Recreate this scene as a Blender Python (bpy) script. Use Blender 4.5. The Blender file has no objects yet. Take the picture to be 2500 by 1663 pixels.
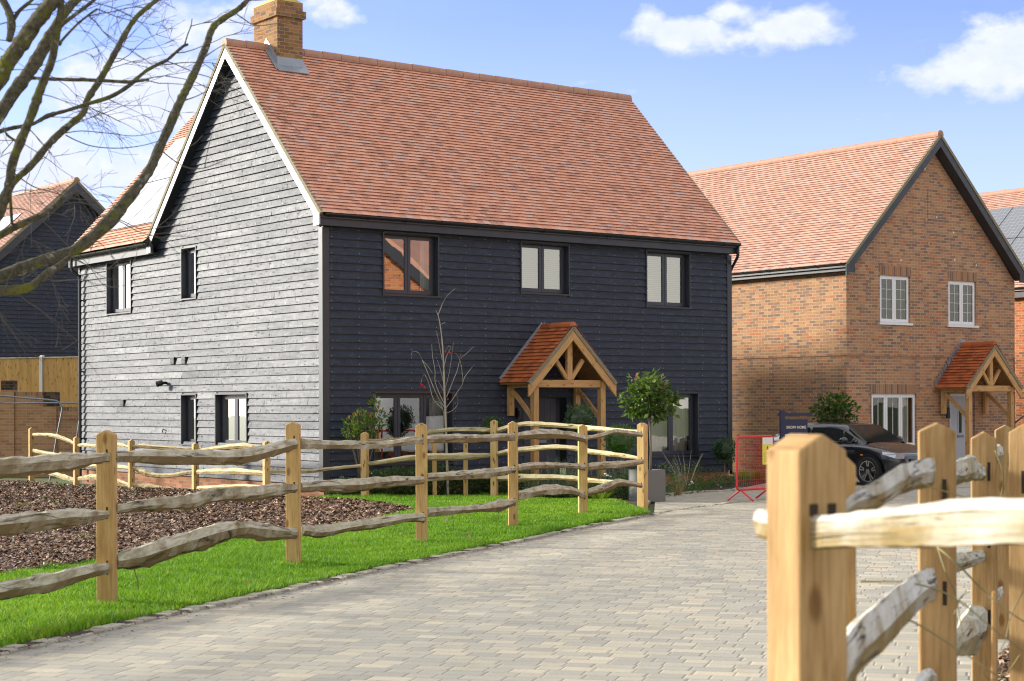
import bpy, bmesh, math, random
import numpy as np
from mathutils import Vector, Matrix
random.seed(7); rng = np.random.default_rng(7)
scene = bpy.context.scene
COL = scene.collection
rad = math.radians
V = Vector
# ------------------------------------------------------------------ camera
FPX, ROLL, CAMH, SLOPE = 4205.0, 0.0036, 1.37, 0.0105      # focal length in photo pixels, roll, eye height, fall of the ground
cam = bpy.data.cameras.new('camera'); cam_ob = bpy.data.objects.new('camera', cam); COL.objects.link(cam_ob)
cam.sensor_width = 36.0; cam.lens = 36.0*FPX/2500.0
cam.shift_y = (990-831.5)/2500.0
cam.clip_start = 0.05; cam.clip_end = 3000
right = V((1,0,-ROLL)).normalized(); up = V((ROLL,0,1)).normalized(); back = right.cross(up)
mw = Matrix((( right.x, up.x, back.x, 0),(right.y, up.y, back.y, 0),(right.z, up.z, back.z, CAMH),(0,0,0,1)))
cam_ob.matrix_world = mw
cam.dof.use_dof = True; cam.dof.focus_distance = 27.0; cam.dof.aperture_fstop = 6.2
scene.camera = cam_ob
# ------------------------------------------------------------------ sun, sky, exposure
SUN = V((-0.95, 0.31, 0.0)).normalized(); SUN_EL = rad(16.5)
sun_dir = V((SUN.x*math.cos(SUN_EL), SUN.y*math.cos(SUN_EL), math.sin(SUN_EL)))
sl = bpy.data.lights.new('sun', 'SUN'); so = bpy.data.objects.new('sun', sl); COL.objects.link(so)
sl.energy = 3.9; sl.angle = rad(8); sl.color = (1.0, 0.945, 0.845)
so.rotation_euler = sun_dir.to_track_quat('Z', 'Y').to_euler()
world = bpy.data.worlds.new('World'); scene.world = world; world.use_nodes = True
scene.view_settings.view_transform = 'Standard'; scene.view_settings.look = 'None'
scene.view_settings.exposure = 0.93; scene.view_settings.gamma = 1.0
scene.cycles.pixel_filter_type = 'BLACKMAN_HARRIS'; scene.cycles.filter_width = 1.15
scene.render.resolution_x = 1024; scene.render.resolution_y = 681

def ray(px, py):
    dx = px-1250; dy = py-990
    return V(((dx-ROLL*dy)/FPX, 1.0, (-ROLL*dx-dy)/FPX))
def at(px, py, Y):
    r = ray(px, py)*Y; return V((r.x, r.y, r.z+CAMH))
def gz(Y): return -SLOPE*Y
def G(px, py, dz=0.0):
    r = ray(px, py); Y = -(CAMH-dz)/(r.z+SLOPE); p = r*Y
    return V((p.x, p.y, gz(p.y)+dz))

class NT:
    """small helper to write node trees"""
    def __init__(s, nt): s.nt = nt; s.n = nt.nodes; s.l = nt.links
    def node(s, t, **kw):
        n = s.n.new(t)
        for k, v in kw.items():
            if k.startswith('i_'):
                key = k[2:]; key = int(key) if key.isdigit() else key.replace('_', ' ')
                n.inputs[key].default_value = v
            else: setattr(n, k, v)
        return n
    def link(s, a, b): s.l.new(a, b)
    def math(s, op, a, b=None, c=None, clamp=False):
        n = s.n.new('ShaderNodeMath'); n.operation = op; n.use_clamp = clamp
        for i, x in enumerate((a, b, c)):
            if x is None: continue
            if isinstance(x, (int, float)): n.inputs[i].default_value = x
            else: s.l.new(x, n.inputs[i])
        return n.outputs[0]
    def vmath(s, op, a, b=None):
        n = s.n.new('ShaderNodeVectorMath'); n.operation = op
        for i, x in enumerate((a, b)):
            if x is None: continue
            if isinstance(x, (tuple, list, Vector)): n.inputs[i].default_value = tuple(x)
            elif isinstance(x, (int, float)): n.inputs[3].default_value = x
            else: s.l.new(x, n.inputs[i])
        return n
    def mix(s, fac, a, b, blend='MIX'):
        n = s.n.new('ShaderNodeMix'); n.data_type = 'RGBA'; n.blend_type = blend
        for i, x in ((0, fac), (6, a), (7, b)):
            if isinstance(x, (int, float)): n.inputs[i].default_value = x
            elif isinstance(x, (tuple, list)): n.inputs[i].default_value = (*x[:3], 1)
            else: s.l.new(x, n.inputs[i])
        return n.outputs[2]
    def ramp(s, fac, stops, interp='LINEAR'):
        n = s.n.new('ShaderNodeValToRGB'); cr = n.color_ramp; cr.interpolation = interp
        while len(cr.elements) < len(stops): cr.elements.new(0.5)
        for e, (p, c) in zip(cr.elements, stops):
            e.position = p; e.color = (*c, 1) if len(c) == 3 else c
        if fac is not None: s.l.new(fac, n.inputs[0])
        return n.outputs[0]
    def noise(s, vec, scale, detail=4, rough=0.55, dist=0.0, dim='3D'):
        n = s.n.new('ShaderNodeTexNoise'); n.noise_dimensions = dim
        n.inputs['Scale'].default_value = scale; n.inputs['Detail'].default_value = detail
        n.inputs['Roughness'].default_value = rough; n.inputs['Distortion'].default_value = dist
        if vec is not None: s.l.new(vec, n.inputs['Vector'])
        return n.outputs[0]
    def scalev(s, vec, sc):
        n = s.n.new('ShaderNodeVectorMath'); n.operation = 'MULTIPLY'; s.l.new(vec, n.inputs[0]); n.inputs[1].default_value = sc
        return n.outputs[0]
    def sep(s, vec):
        n = s.n.new('ShaderNodeSeparateXYZ'); s.l.new(vec, n.inputs[0]); return n.outputs
    def comb(s, x, y, z=0.0):
        n = s.n.new('ShaderNodeCombineXYZ')
        for i, a in enumerate((x, y, z)):
            if isinstance(a, (int, float)): n.inputs[i].default_value = a
            else: s.l.new(a, n.inputs[i])
        return n.outputs[0]
    def bump(s, h, strength=0.4, dist=0.01, normal=None):
        n = s.n.new('ShaderNodeBump'); n.inputs['Strength'].default_value = strength; n.inputs['Distance'].default_value = dist
        s.l.new(h, n.inputs['Height'])
        if normal is not None: s.l.new(normal, n.inputs['Normal'])
        return n.outputs[0]

# sky: Nishita plus cumulus and thin high cloud, all by direction
w = NT(world.node_tree); w.n.clear()
out = w.node('ShaderNodeOutputWorld'); bg = w.node('ShaderNodeBackground'); bg.inputs[1].default_value = 0.13
sky = w.node('ShaderNodeTexSky'); sky.sky_type = 'NISHITA'; sky.sun_disc = False
sky.sun_elevation = SUN_EL; sky.sun_rotation = math.atan2(SUN.x, SUN.y); sky.altitude = 50
sky.air_density = 1.0; sky.dust_density = 0.6; sky.ozone_density = 2.2
tc = w.node('ShaderNodeTexCoord'); dirv = tc.outputs['Generated']
nz = w.noise(w.scalev(dirv, (1, 1, 1.7)), 17.0, 9, 0.56, 0.15)
nz2 = w.noise(w.scalev(dirv, (1, 1, 3.0)), 5.0, 6, 0.55, 0.3)
nz3 = w.noise(w.scalev(dirv, (1, 1, 1.4)), 60.0, 6, 0.6)
mask = None
clouds = [((1700,72),.050,.0145,1.0),((1790,30),.034,.016,1.0),((1905,72),.040,.016,.95),((1820,88),.036,.0100,.8),((1600,60),.022,.014,.8),
          ((2400,150),.048,.022,1.15),((2480,135),.050,.026,1.2),((2290,180),.050,.014,.9),((2330,200),.06,.009,.7),
          ((805,25),.022,.018,.75),((845,45),.016,.010,.6),((620,60),.05,.030,.45),((345,230),.050,.036,.95),((290,290),.09,.025,.7),((440,50),.09,.04,.6),
          ((1380,205),.030,.008,.42),((1545,225),.016,.007,.38),((2110,290),.02,.008,.4),((100,380),.12,.04,.85),((300,420),.10,.04,.8)]
for (px, py), sx, sz, wt in clouds:
    if px > 1200: sx, sz = sx*.80, sz*.85
    c = ray(px, py).normalized()
    d = w.vmath('SUBTRACT', dirv, c).outputs[0]
    d = w.scalev(d, (1/sx, 1/sx, 1/sz))
    ln = w.vmath('LENGTH', d).outputs['Value']
    m = w.math('MULTIPLY', w.math('SUBTRACT', 1.0, w.math('MULTIPLY', ln, 0.62), clamp=True), wt)
    mask = m if mask is None else w.math('MAXIMUM', mask, m)
dens = w.math('ADD', mask, w.math('MULTIPLY', w.math('SUBTRACT', nz, 0.5), 1.6))
dens = w.math('ADD', dens, w.math('MULTIPLY', w.math('SUBTRACT', nz3, 0.5), 0.5))
cm = w.math('MULTIPLY', w.math('SUBTRACT', dens, 0.40), 3.6, clamp=True)
cm = w.math('MULTIPLY', cm, w.math('MULTIPLY', mask, 2.2, clamp=True), clamp=True)
# thin veil nearer the horizon and round the sun
zz = w.sep(dirv)[2]
veil = w.math('MULTIPLY', w.math('SUBTRACT', 1.0, w.math('MULTIPLY', zz, 4.6), clamp=True), 0.80)
veil = w.math('ADD', veil, w.math('MULTIPLY', w.math('SUBTRACT', nz2, 0.5), 0.20), clamp=True)
sd = w.vmath('DOT_PRODUCT', dirv, tuple(sun_dir)).outputs['Value']
glow = w.math('MULTIPLY', w.math('POWER', w.math('MAXIMUM', sd, 0.0), 11.0), 0.9, clamp=True)
veil = w.math('MAXIMUM', veil, glow)
tint = w.mix(1.0, sky.outputs[0], (0.86, 0.79, 1.20), 'MULTIPLY')
c1 = w.mix(veil, tint, (3.5, 4.2, 5.3))
c1 = w.mix(w.math('MULTIPLY', glow, 0.6), c1, (26.0, 25.0, 22.0))
# broken cloud added overhead and behind the camera, out of view, as neutral fill
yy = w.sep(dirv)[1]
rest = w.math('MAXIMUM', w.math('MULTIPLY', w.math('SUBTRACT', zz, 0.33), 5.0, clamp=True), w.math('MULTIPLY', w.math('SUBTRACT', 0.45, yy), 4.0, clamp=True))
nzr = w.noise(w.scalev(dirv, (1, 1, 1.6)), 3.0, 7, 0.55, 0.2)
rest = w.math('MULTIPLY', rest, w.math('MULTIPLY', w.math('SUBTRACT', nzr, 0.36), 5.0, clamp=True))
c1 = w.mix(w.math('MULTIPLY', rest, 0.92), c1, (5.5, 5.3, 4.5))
shade = w.math('MULTIPLY', nz3, 1.0)
cc = w.mix(shade, (2.9, 3.3, 4.6), (4.3, 4.4, 5.1))
bankd = w.vmath('LENGTH', w.vmath('SUBTRACT', dirv, (-0.49, 0.76, 0.42)).outputs[0]).outputs['Value']  # bright cloud added out of view so the solar panels reflect white
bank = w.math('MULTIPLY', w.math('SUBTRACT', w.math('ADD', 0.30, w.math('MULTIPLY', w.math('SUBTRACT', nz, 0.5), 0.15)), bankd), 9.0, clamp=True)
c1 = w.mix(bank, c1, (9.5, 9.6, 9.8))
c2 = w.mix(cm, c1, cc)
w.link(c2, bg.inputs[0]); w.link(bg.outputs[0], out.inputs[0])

# ------------------------------------------------------------------ mesh building
class MB:
    def __init__(s): s.v = []; s.f = []; s.uv = []; s.r = []
    def face(s, pts, uv=None, r=None):
        b = len(s.v); s.v += [tuple(p) for p in pts]; s.f.append(tuple(range(b, b+len(pts))))
        if uv is None:
            a = V(pts[1])-V(pts[0]); n = a.cross(V(pts[-1])-V(pts[0]))
            ax = max(range(3), key=lambda i: abs(n[i]))
            i, j = [(1,2),(0,2),(0,1)][ax]
            uv = [(p[i], p[j]) for p in pts]
        s.uv += list(uv); s.r.append(random.random() if r is None else r)
    def box(s, x0, x1, y0, y1, z0, z1, r=None, skip=''):
        p = lambda x, y, z: (x, y, z)
        F = {'-x': [(x0,y1,z0),(x0,y0,z0),(x0,y0,z1),(x0,y1,z1)], '+x': [(x1,y0,z0),(x1,y1,z0),(x1,y1,z1),(x1,y0,z1)],
             '-y': [(x0,y0,z0),(x1,y0,z0),(x1,y0,z1),(x0,y0,z1)], '+y': [(x1,y1,z0),(x0,y1,z0),(x0,y1,z1),(x1,y1,z1)],
             '-z': [(x0,y1,z0),(x1,y1,z0),(x1,y0,z0),(x0,y0,z0)], '+z': [(x0,y0,z1),(x1,y0,z1),(x1,y1,z1),(x0,y1,z1)]}
        rr = random.random() if r is None else r
        for k, q in F.items():
            if k not in skip: s.face(q, r=rr)
        return s
    def beam(s, p0, p1, wd, th, side=None, r=None):
        """squared timber from p0 to p1; wd measured along `side`, th across it; u runs along the grain"""
        p0 = V(p0); p1 = V(p1); d = (p1-p0); L = d.length; d = d/L
        if side is None: side = V((0,0,1)) if abs(d.z) < .9 else V((1,0,0))
        side = V(side); side = (side-d*side.dot(d)).normalized(); o = d.cross(side)
        a = side*(wd/2); b = o*(th/2)
        q0 = [p0-a-b, p0+a-b, p0+a+b, p0-a+b]; q1 = [x+(p1-p0) for x in q0]
        rr = random.random() if r is None else r; ou = random.random()*20; ov = random.random()*20
        ws = [wd, th, wd, th]; acc = 0
        for i in range(4):
            j = (i+1) % 4
            s.face([q0[i], q0[j], q1[j], q1[i]], [(ou, ov+acc), (ou, ov+acc+ws[i]), (ou+L, ov+acc+ws[i]), (ou+L, ov+acc)], rr)
            acc += ws[i]
        s.face(q0[::-1], [(ou, ov), (ou, ov+.05), (ou+.02, ov+.05), (ou+.02, ov)], rr); s.face(q1, [(ou, ov), (ou, ov+.05), (ou+.02, ov+.05), (ou+.02, ov)], rr)
        return s
    def extrude(s, poly, d, r=None):
        """closed prism: polygon (list of 3-D points) pushed along vector d"""
        d = V(d); a = [V(p) for p in poly]; b = [p+d for p in a]; rr = random.random() if r is None else r
        s.face(a[::-1], r=rr); s.face(b, r=rr)
        for i in range(len(a)):
            j = (i+1) % len(a); s.face([a[i], a[j], b[j], b[i]], r=rr)
        return s
    def tube(s, path, rad_, n=8, cap=True, r=None, squash=1.0, jit=0.0, uo=None):
        path = [V(p) for p in path]; k = len(path)
        if isinstance(rad_, (int, float)): rad_ = [rad_]*k
        base = len(s.v); rr = random.random() if r is None else r
        prev = None; acc = 0; us = []
        for i, p in enumerate(path):
            t = (path[min(i+1, k-1)]-path[max(i-1, 0)])
            t = t.normalized() if t.length > 1e-9 else V((0,0,1))
            if prev is None:
                a = V((0,0,1)) if abs(t.z) < .9 else V((1,0,0)); a = (a-t*a.dot(t)).normalized()
            else: a = (prev-t*prev.dot(t)).normalized()
            prev = a; b = t.cross(a)
            if i: acc += (p-path[i-1]).length
            us.append(acc)
            for j in range(n):
                an = 2*math.pi*j/n
                q = rad_[i]*(1+(random.uniform(-jit, jit) if jit else 0))
                s.v.append(tuple(p+a*math.cos(an)*q+b*math.sin(an)*q*squash))
        o = random.random()*10 if uo is None else uo
        for i in range(k-1):
            for j in range(n):
                j2 = (j+1) % n
                s.f.append((base+i*n+j, base+i*n+j2, base+(i+1)*n+j2, base+(i+1)*n+j))
                c = 2*math.pi*max(rad_)/n
                s.uv += [(o+us[i], j*c), (o+us[i], (j+1)*c), (o+us[i+1], (j+1)*c), (o+us[i+1], j*c)]; s.r.append(rr)
        if cap:
            for i0, rev in ((base, True), (base+(k-1)*n, False)):
                idx = [i0+j for j in range(n)]
                if rev: idx = idx[::-1]
                s.f.append(tuple(idx)); s.uv += [(o+.01*math.cos(j), .01*math.sin(j)) for j in range(n)]; s.r.append(rr)
        return s
    def sphere(s, c, r, n=10, m=6, sc=(1,1,1), rr=None):
        c = V(c); rows = []
        for i in range(m+1):
            ph = math.pi*i/m; rows.append([c+V((r*sc[0]*math.sin(ph)*math.cos(2*math.pi*j/n), r*sc[1]*math.sin(ph)*math.sin(2*math.pi*j/n), r*sc[2]*math.cos(ph))) for j in range(n)])
        for i in range(m):
            for j in range(n):
                s.face([rows[i][j], rows[i+1][j], rows[i+1][(j+1)%n], rows[i][(j+1)%n]], r=rr)
        return s
    def build(s, name, mat, parent=None, smooth=False, fix=False, bevel=0.0, loc=None, rotz=0.0):
        me = bpy.data.meshes.new(name); me.from_pydata(s.v, [], s.f)
        ul = me.uv_layers.new(name='UVMap'); ul.data.foreach_set('uv', np.array(s.uv, dtype=np.float32).ravel())
        at_ = me.attributes.new('rnd', 'FLOAT', 'FACE'); at_.data.foreach_set('value', np.array(s.r, dtype=np.float32))
        if fix or bevel or smooth:
            bm = bmesh.new(); bm.from_mesh(me); bmesh.ops.remove_doubles(bm, verts=bm.verts, dist=1e-5)
            bmesh.ops.recalc_face_normals(bm, faces=bm.faces); bm.to_mesh(me); bm.free()
        if smooth: me.polygons.foreach_set('use_smooth', [True]*len(me.polygons))
        me.materials.append(mat); me.update()
        ob = bpy.data.objects.new(name, me); COL.objects.link(ob)
        if parent is not None: ob.parent = parent
        if loc is not None: ob.location = loc; ob.rotation_euler = (0, 0, rotz)
        if bevel:
            b = ob.modifiers.new('bevel', 'BEVEL'); b.width = bevel; b.segments = 2; b.limit_method = 'ANGLE'
        return ob

def tag(o, label=None, cat=None, group=None, kind=None):
    if label: o['label'] = label
    if cat: o['category'] = cat
    if group: o['group'] = group
    if kind: o['kind'] = kind
    return o
def empty(name, loc, rz=0.0, label=None, cat=None, group=None):
    o = bpy.data.objects.new(name, None); COL.objects.link(o); o.location = loc; o.rotation_euler = (0, 0, rz)
    o.empty_display_size = .2
    return tag(o, label, cat, group)
def kids(o): return [c for c in bpy.data.objects if c.parent == o]
def copy_tree(o, parent=None):
    c = o.copy(); COL.objects.link(c); c.parent = parent
    for ch in kids(o): copy_tree(ch, c)
    return c

# ------------------------------------------------------------------ materials
def newmat(name):
    m = bpy.data.materials.new(name); m.use_nodes = True; t = NT(m.node_tree); t.n.clear()
    o = t.node('ShaderNodeOutputMaterial'); b = t.node('ShaderNodeBsdfPrincipled'); t.link(b.outputs[0], o.inputs[0])
    return m, t, b
def plain(name, col, rough=0.6, metal=0.0, spec=0.5, var=0.0, bump=0.0, scale=40, trans=0.0):
    m, t, b = newmat(name)
    b.inputs['Roughness'].default_value = rough; b.inputs['Metallic'].default_value = metal; b.inputs['Specular IOR Level'].default_value = spec
    tcn = t.node('ShaderNodeTexCoord').outputs['Object']
    if var:
        nzz = t.noise(tcn, scale*.2, 6, .6)
        c = t.mix(nzz, tuple(x*(1-var) for x in col), tuple(min(1, x*(1+var)) for x in col)); t.link(c, b.inputs['Base Color'])
        t.link(t.math('ADD', t.math('MULTIPLY', t.noise(tcn, scale*.5, 4), .3), rough-.15), b.inputs['Roughness'])
    else: b.inputs['Base Color'].default_value = (*col, 1)
    if bump: t.link(t.bump(t.noise(tcn, scale, 6, .65), bump, .01), b.inputs['Normal'])
    if trans:
        b.inputs['Subsurface Weight'].default_value = 0
    return m

def timber(name, c_lo, c_hi, knot=(.16,.07,.02), rough=.75, bump=.25, knots=True, green=0.0, gscale=1.0):
    """sawn timber; grain runs along u of the uv map (metres)"""
    m, t, b = newmat(name)
    uv = t.node('ShaderNodeUVMap').outputs[0]
    rn = t.node('ShaderNodeAttribute', attribute_name='rnd').outputs['Fac']
    sh = t.vmath('ADD', uv, None); cx = t.comb(t.math('MULTIPLY', rn, 7.3), t.math('MULTIPLY', rn, 3.1)); t.link(cx, sh.inputs[1]); uv2 = sh.outputs[0]
    g1 = t.noise(t.scalev(uv2, (3*gscale, 60*gscale, 1)), 1.0, 5, .6, .6, '2D')
    g2 = t.noise(t.scalev(uv2, (2.0*gscale, 9*gscale, 1)), 1.0, 4, .6, .3, '2D')
    g3 = t.noise(t.scalev(uv2, (14, 170, 1)), 1.0, 3, .6, 0, '2D')
    f = t.math('ADD', t.math('MULTIPLY', g1, .45), t.math('ADD', t.math('MULTIPLY', g2, .45), t.math('MULTIPLY', g3, .15)))
    f = t.math('MULTIPLY', t.math('SUBTRACT', f, .36), 3.2, clamp=True)
    c = t.mix(f, c_lo, c_hi)
    c = t.mix(t.math('MULTIPLY', t.math('SUBTRACT', rn, .5), .5, clamp=True), c, tuple(x*.55 for x in c_lo))
    if knots:
        vo = t.node('ShaderNodeTexVoronoi', voronoi_dimensions='2D'); t.link(t.scalev(uv2, (2.6, 6.0, 1)), vo.inputs['Vector']); vo.inputs['Scale'].default_value = 1.0
        k = t.math('SUBTRACT', 1.0, t.math('MULTIPLY', vo.outputs['Distance'], 7.5), clamp=True)
        kk = t.math('MULTIPLY', t.math('MULTIPLY', k, 2.0, clamp=True), .75)
        c = t.mix(kk, c, knot)
    if green:
        gn = t.noise(t.node('ShaderNodeTexCoord').outputs['Object'], 5.0, 4, .6)
        c = t.mix(t.math('MULTIPLY', t.math('SUBTRACT', gn, .48), green*5, clamp=True), c, (.16,.17,.06))
    t.link(c, b.inputs['Base Color']); b.inputs['Roughness'].default_value = rough; b.inputs['Specular IOR Level'].default_value = .3
    h = t.math('ADD', t.math('MULTIPLY', g1, .6), t.math('MULTIPLY', g3, .4))
    t.link(t.bump(h, bump, .006), b.inputs['Normal'])
    return m

M = {}
M['post'] = timber('sawn_pine_post', (.40,.225,.07), (.68,.45,.185), knot=(.19,.08,.018))
M['post_near'] = timber('weathered_near_post', (.27,.150,.050), (.54,.345,.150), knot=(.15,.06,.012), green=.10, bump=.35)
M['post_far'] = timber('sawn_pine_post_green', (.44,.26,.075), (.68,.47,.20), knot=(.2,.1,.03), green=.14)
M['oak'] = timber('pale_oak', (.46,.25,.085), (.66,.40,.165), knot=(.25,.12,.04), bump=.2)
M['oak_dark'] = timber('oak_boarding', (.30,.15,.05), (.45,.24,.09))
M['closeboard'] = timber('fence_boarding', (.36,.21,.06), (.60,.38,.13), knot=(.18,.08,.03))

def rail_mat(name, pale, lo, brown, amt, cs=(1.3, 11, 1)):
    m, t, b = newmat(name)
    uv = t.node('ShaderNodeUVMap').outputs[0]
    oc = t.node('ShaderNodeTexCoord').outputs['Object']
    g1 = t.noise(t.scalev(uv, (3.5, 34, 1)), 1.0, 7, .68, .9, '2D')
    g2 = t.noise(oc, 4.0, 5, .6)
    g4 = t.noise(t.scalev(uv, cs), 1.0, 5, .6, 1.2, '2D')
    c = t.mix(t.math('MULTIPLY', t.math('SUBTRACT', g1, .32), 2.4, clamp=True), lo, pale)
    c = t.mix(t.math('MULTIPLY', t.math('SUBTRACT', g2, .52), 5.0*amt, clamp=True), c, brown)
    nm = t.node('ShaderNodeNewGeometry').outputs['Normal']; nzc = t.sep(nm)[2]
    c = t.mix(t.math('MULTIPLY', t.math('SUBTRACT', t.math('MULTIPLY', g2, .7), t.math('ADD', nzc, .12)), 2.6*amt, clamp=True), c, brown)  # undersides browner by normal: bark, plus their shade put into the colour
    cr = t.math('MULTIPLY', t.math('SUBTRACT', .40, g4), 9.0, clamp=True)      # splits along the grain
    c = t.mix(t.math('MULTIPLY', cr, .9), c, (.035,.025,.015))
    cr2 = t.math('MULTIPLY', t.math('SUBTRACT', .36, t.noise(t.scalev(uv, (2.2, 42, 1)), 1.0, 5, .65, 1.6, '2D')), 12.0, clamp=True); c = t.mix(t.math('MULTIPLY', cr2, .75), c, (.06,.045,.025))
    t.link(c, b.inputs['Base Color']); b.inputs['Roughness'].default_value = .85; b.inputs['Specular IOR Level'].default_value = .2
    h = t.math('SUBTRACT', t.math('ADD', t.math('MULTIPLY', g1, .6), t.math('MULTIPLY', g2, .4)), t.math('MULTIPLY', cr, .5))
    t.link(t.bump(h, .7, .02), b.inputs['Normal'])
    return m
M['rail'] = rail_mat('cleft_chestnut_grey', (.72,.67,.53), (.36,.32,.21), (.20,.14,.065), .7)
M['rail_yellow'] = rail_mat('cleft_chestnut_pale', (.74,.66,.42), (.44,.35,.18), (.30,.22,.09), .6)
M['rail_white'] = rail_mat('cleft_chestnut_bleached', (.80,.78,.66), (.42,.40,.28), (.26,.22,.09), .5, (2.0, 40, 1))
M['rail_near'] = rail_mat('cleft_chestnut_near', (.88,.87,.80), (.66,.63,.52), (.30,.21,.07), .8, (2.2, 70, 1))

def boards_mat(name, c1, c2, rough, spec):
    m, t, b = newmat(name)
    uv = t.node('ShaderNodeUVMap').outputs[0]
    rn = t.node('ShaderNodeAttribute', attribute_name='rnd').outputs['Fac']
    sh = t.vmath('ADD', uv, None); t.link(t.comb(t.math('MULTIPLY', rn, 31.3), t.math('MULTIPLY', rn, 13.1)), sh.inputs[1]); uv2 = sh.outputs[0]
    g1 = t.noise(t.scalev(uv2, (2.2, 55, 1)), 1.0, 6, .62, .5, '2D')
    g2 = t.noise(t.scalev(uv2, (5, 10, 1)), 1.0, 6, .65, .2, '2D')
    gp = t.noise(t.scalev(uv2, (.55, 2.5, 1)), 1.0, 4, .6, .2, '2D')
    tick = t.noise(t.scalev(uv2, (26, 4.5, 1)), 1.0, 3, .55, .4, '2D')       # saw marks and cross checks
    vo = t.node('ShaderNodeTexVoronoi', voronoi_dimensions='2D'); t.link(t.scalev(uv2, (2.3, 8.0, 1)), vo.inputs['Vector']); vo.inputs['Scale'].default_value = 1.0
    knot = t.math('SUBTRACT', 1.0, t.math('MULTIPLY', vo.outputs['Distance'], 6.5), clamp=True)
    knot = t.math('MULTIPLY', knot, t.math('GREATER_THAN', t.sep(vo.outputs['Color'])[0], .35))
    tk = t.math('MULTIPLY', t.math('SUBTRACT', tick, .62), 9.0, clamp=True)
    c = t.mix(g1, c1, c2); c = t.mix(t.math('MULTIPLY', t.math('SUBTRACT', g2, .5), 1.4, clamp=True), c, tuple(x*1.9 for x in c2))
    t.link(c, b.inputs['Base Color'])
    r = t.math('ADD', rough-.10, t.math('MULTIPLY', g2, .16))
    r = t.math('ADD', r, t.math('MULTIPLY', t.math('SUBTRACT', rn, .5), .035))
    t.link(r, b.inputs['Roughness'])
    tk2 = t.math('MULTIPLY', t.math('SUBTRACT', t.noise(t.scalev(uv2, (60, 7, 1)), 1.0, 3, .6, .3, '2D'), .60), 8.0, clamp=True)
    s_ = t.math('SUBTRACT', 1.0, t.math('ADD', t.math('MULTIPLY', knot, 1.0), t.math('ADD', t.math('MULTIPLY', tk, .85), t.math('MULTIPLY', tk2, .5))), clamp=True)
    s_ = t.math('MULTIPLY', s_, t.math('ADD', .45, t.math('MULTIPLY', g1, .95)))
    s_ = t.math('MULTIPLY', s_, t.math('ADD', .45, t.math('MULTIPLY', gp, 1.1)))
    t.link(t.math('MULTIPLY', s_, spec), b.inputs['Specular IOR Level'])
    h = t.math('ADD', t.math('MULTIPLY', g1, .5), t.math('ADD', t.math('MULTIPLY', g2, .35), t.math('MULTIPLY', knot, .4)))
    t.link(t.bump(h, .18, .004), b.inputs['Normal'])
    return m
M['clad'] = boards_mat('dark_stained_weatherboard', (.027,.032,.044), (.052,.059,.078), .52, .16)
M['clad_far'] = M['clad']
M['paint'] = plain('dark_painted_trim', (.030,.034,.042), .42, spec=.5, var=.2, scale=8)
M['frame'] = plain('anthracite_window_frame', (.034,.038,.055), .35)
M['plastic'] = plain('black_gutter_plastic', (.020,.022,.026), .30)
M['white'] = plain('white_window_frame', (.80,.80,.79), .35)
M['black'] = plain('black_metal_fitting', (.012,.012,.013), .4)
m, t, b = newmat('dark_gloss_bargeboard'); b.inputs['Base Color'].default_value = (.030,.034,.042,1); b.inputs['Specular IOR Level'].default_value = 1.0; oc = t.node('ShaderNodeTexCoord').outputs['Object']
t.link(t.math('ADD', .40, t.math('MULTIPLY', t.noise(oc, 12, 5, .6), .14)), b.inputs['Roughness']); b.inputs['IOR'].default_value = 1.9; t.link(t.bump(t.noise(oc, 35, 5, .6), .15, .004), b.inputs['Normal']); M['barge'] = m
M['lead'] = plain('lead_sheet', (.30,.33,.37), .42, metal=.35, var=.2, scale=20)
M['mortar'] = plain('lichen_mortar', (.25,.215,.135), .9, var=.35, bump=.5, scale=60)
M['flaunch'] = plain('yellow_flaunching', (.56,.42,.12), .9, var=.3, bump=.5, scale=30)
M['nail'] = plain('steel_nail', (.55,.56,.58), .4, metal=.3)
M['ridge'] = plain('clay_ridge_tile', (.42,.23,.155), .7, var=.3, bump=.3, scale=25)
M['concrete'] = plain('concrete', (.50,.49,.45), .85, var=.15, bump=.3, scale=30)
M['steel'] = plain('galvanised_steel', (.22,.24,.26), .45, metal=.6, var=.3, scale=30)
M['red'] = plain('red_painted_steel', (.62,.030,.035), .38, var=.25, scale=14)
M['navy'] = plain('navy_sign', (.012,.020,.070), .4)
M['signwhite'] = plain('sign_white', (.78,.78,.76), .4)
M['yellow'] = plain('sign_yellow', (.85,.70,.05), .45)
M['planter'] = plain('grey_fibrestone', (.16,.165,.155), .6, var=.12, scale=6)
M['bark'] = plain('young_bark', (.20,.16,.11), .85, var=.4, bump=.4, scale=60)
M['slot'] = plain('painted_mortise_shade', (.035,.022,.012), .9)  # darkness inside a mortise hole, given as a flat colour
M['olive'] = plain('olive_stem', (.26,.22,.09), .8, var=.3, scale=40)
M['berry'] = plain('red_berry', (.50,.02,.03), .3)
M['petal'] = plain('white_petal', (.85,.85,.82), .6)

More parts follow.
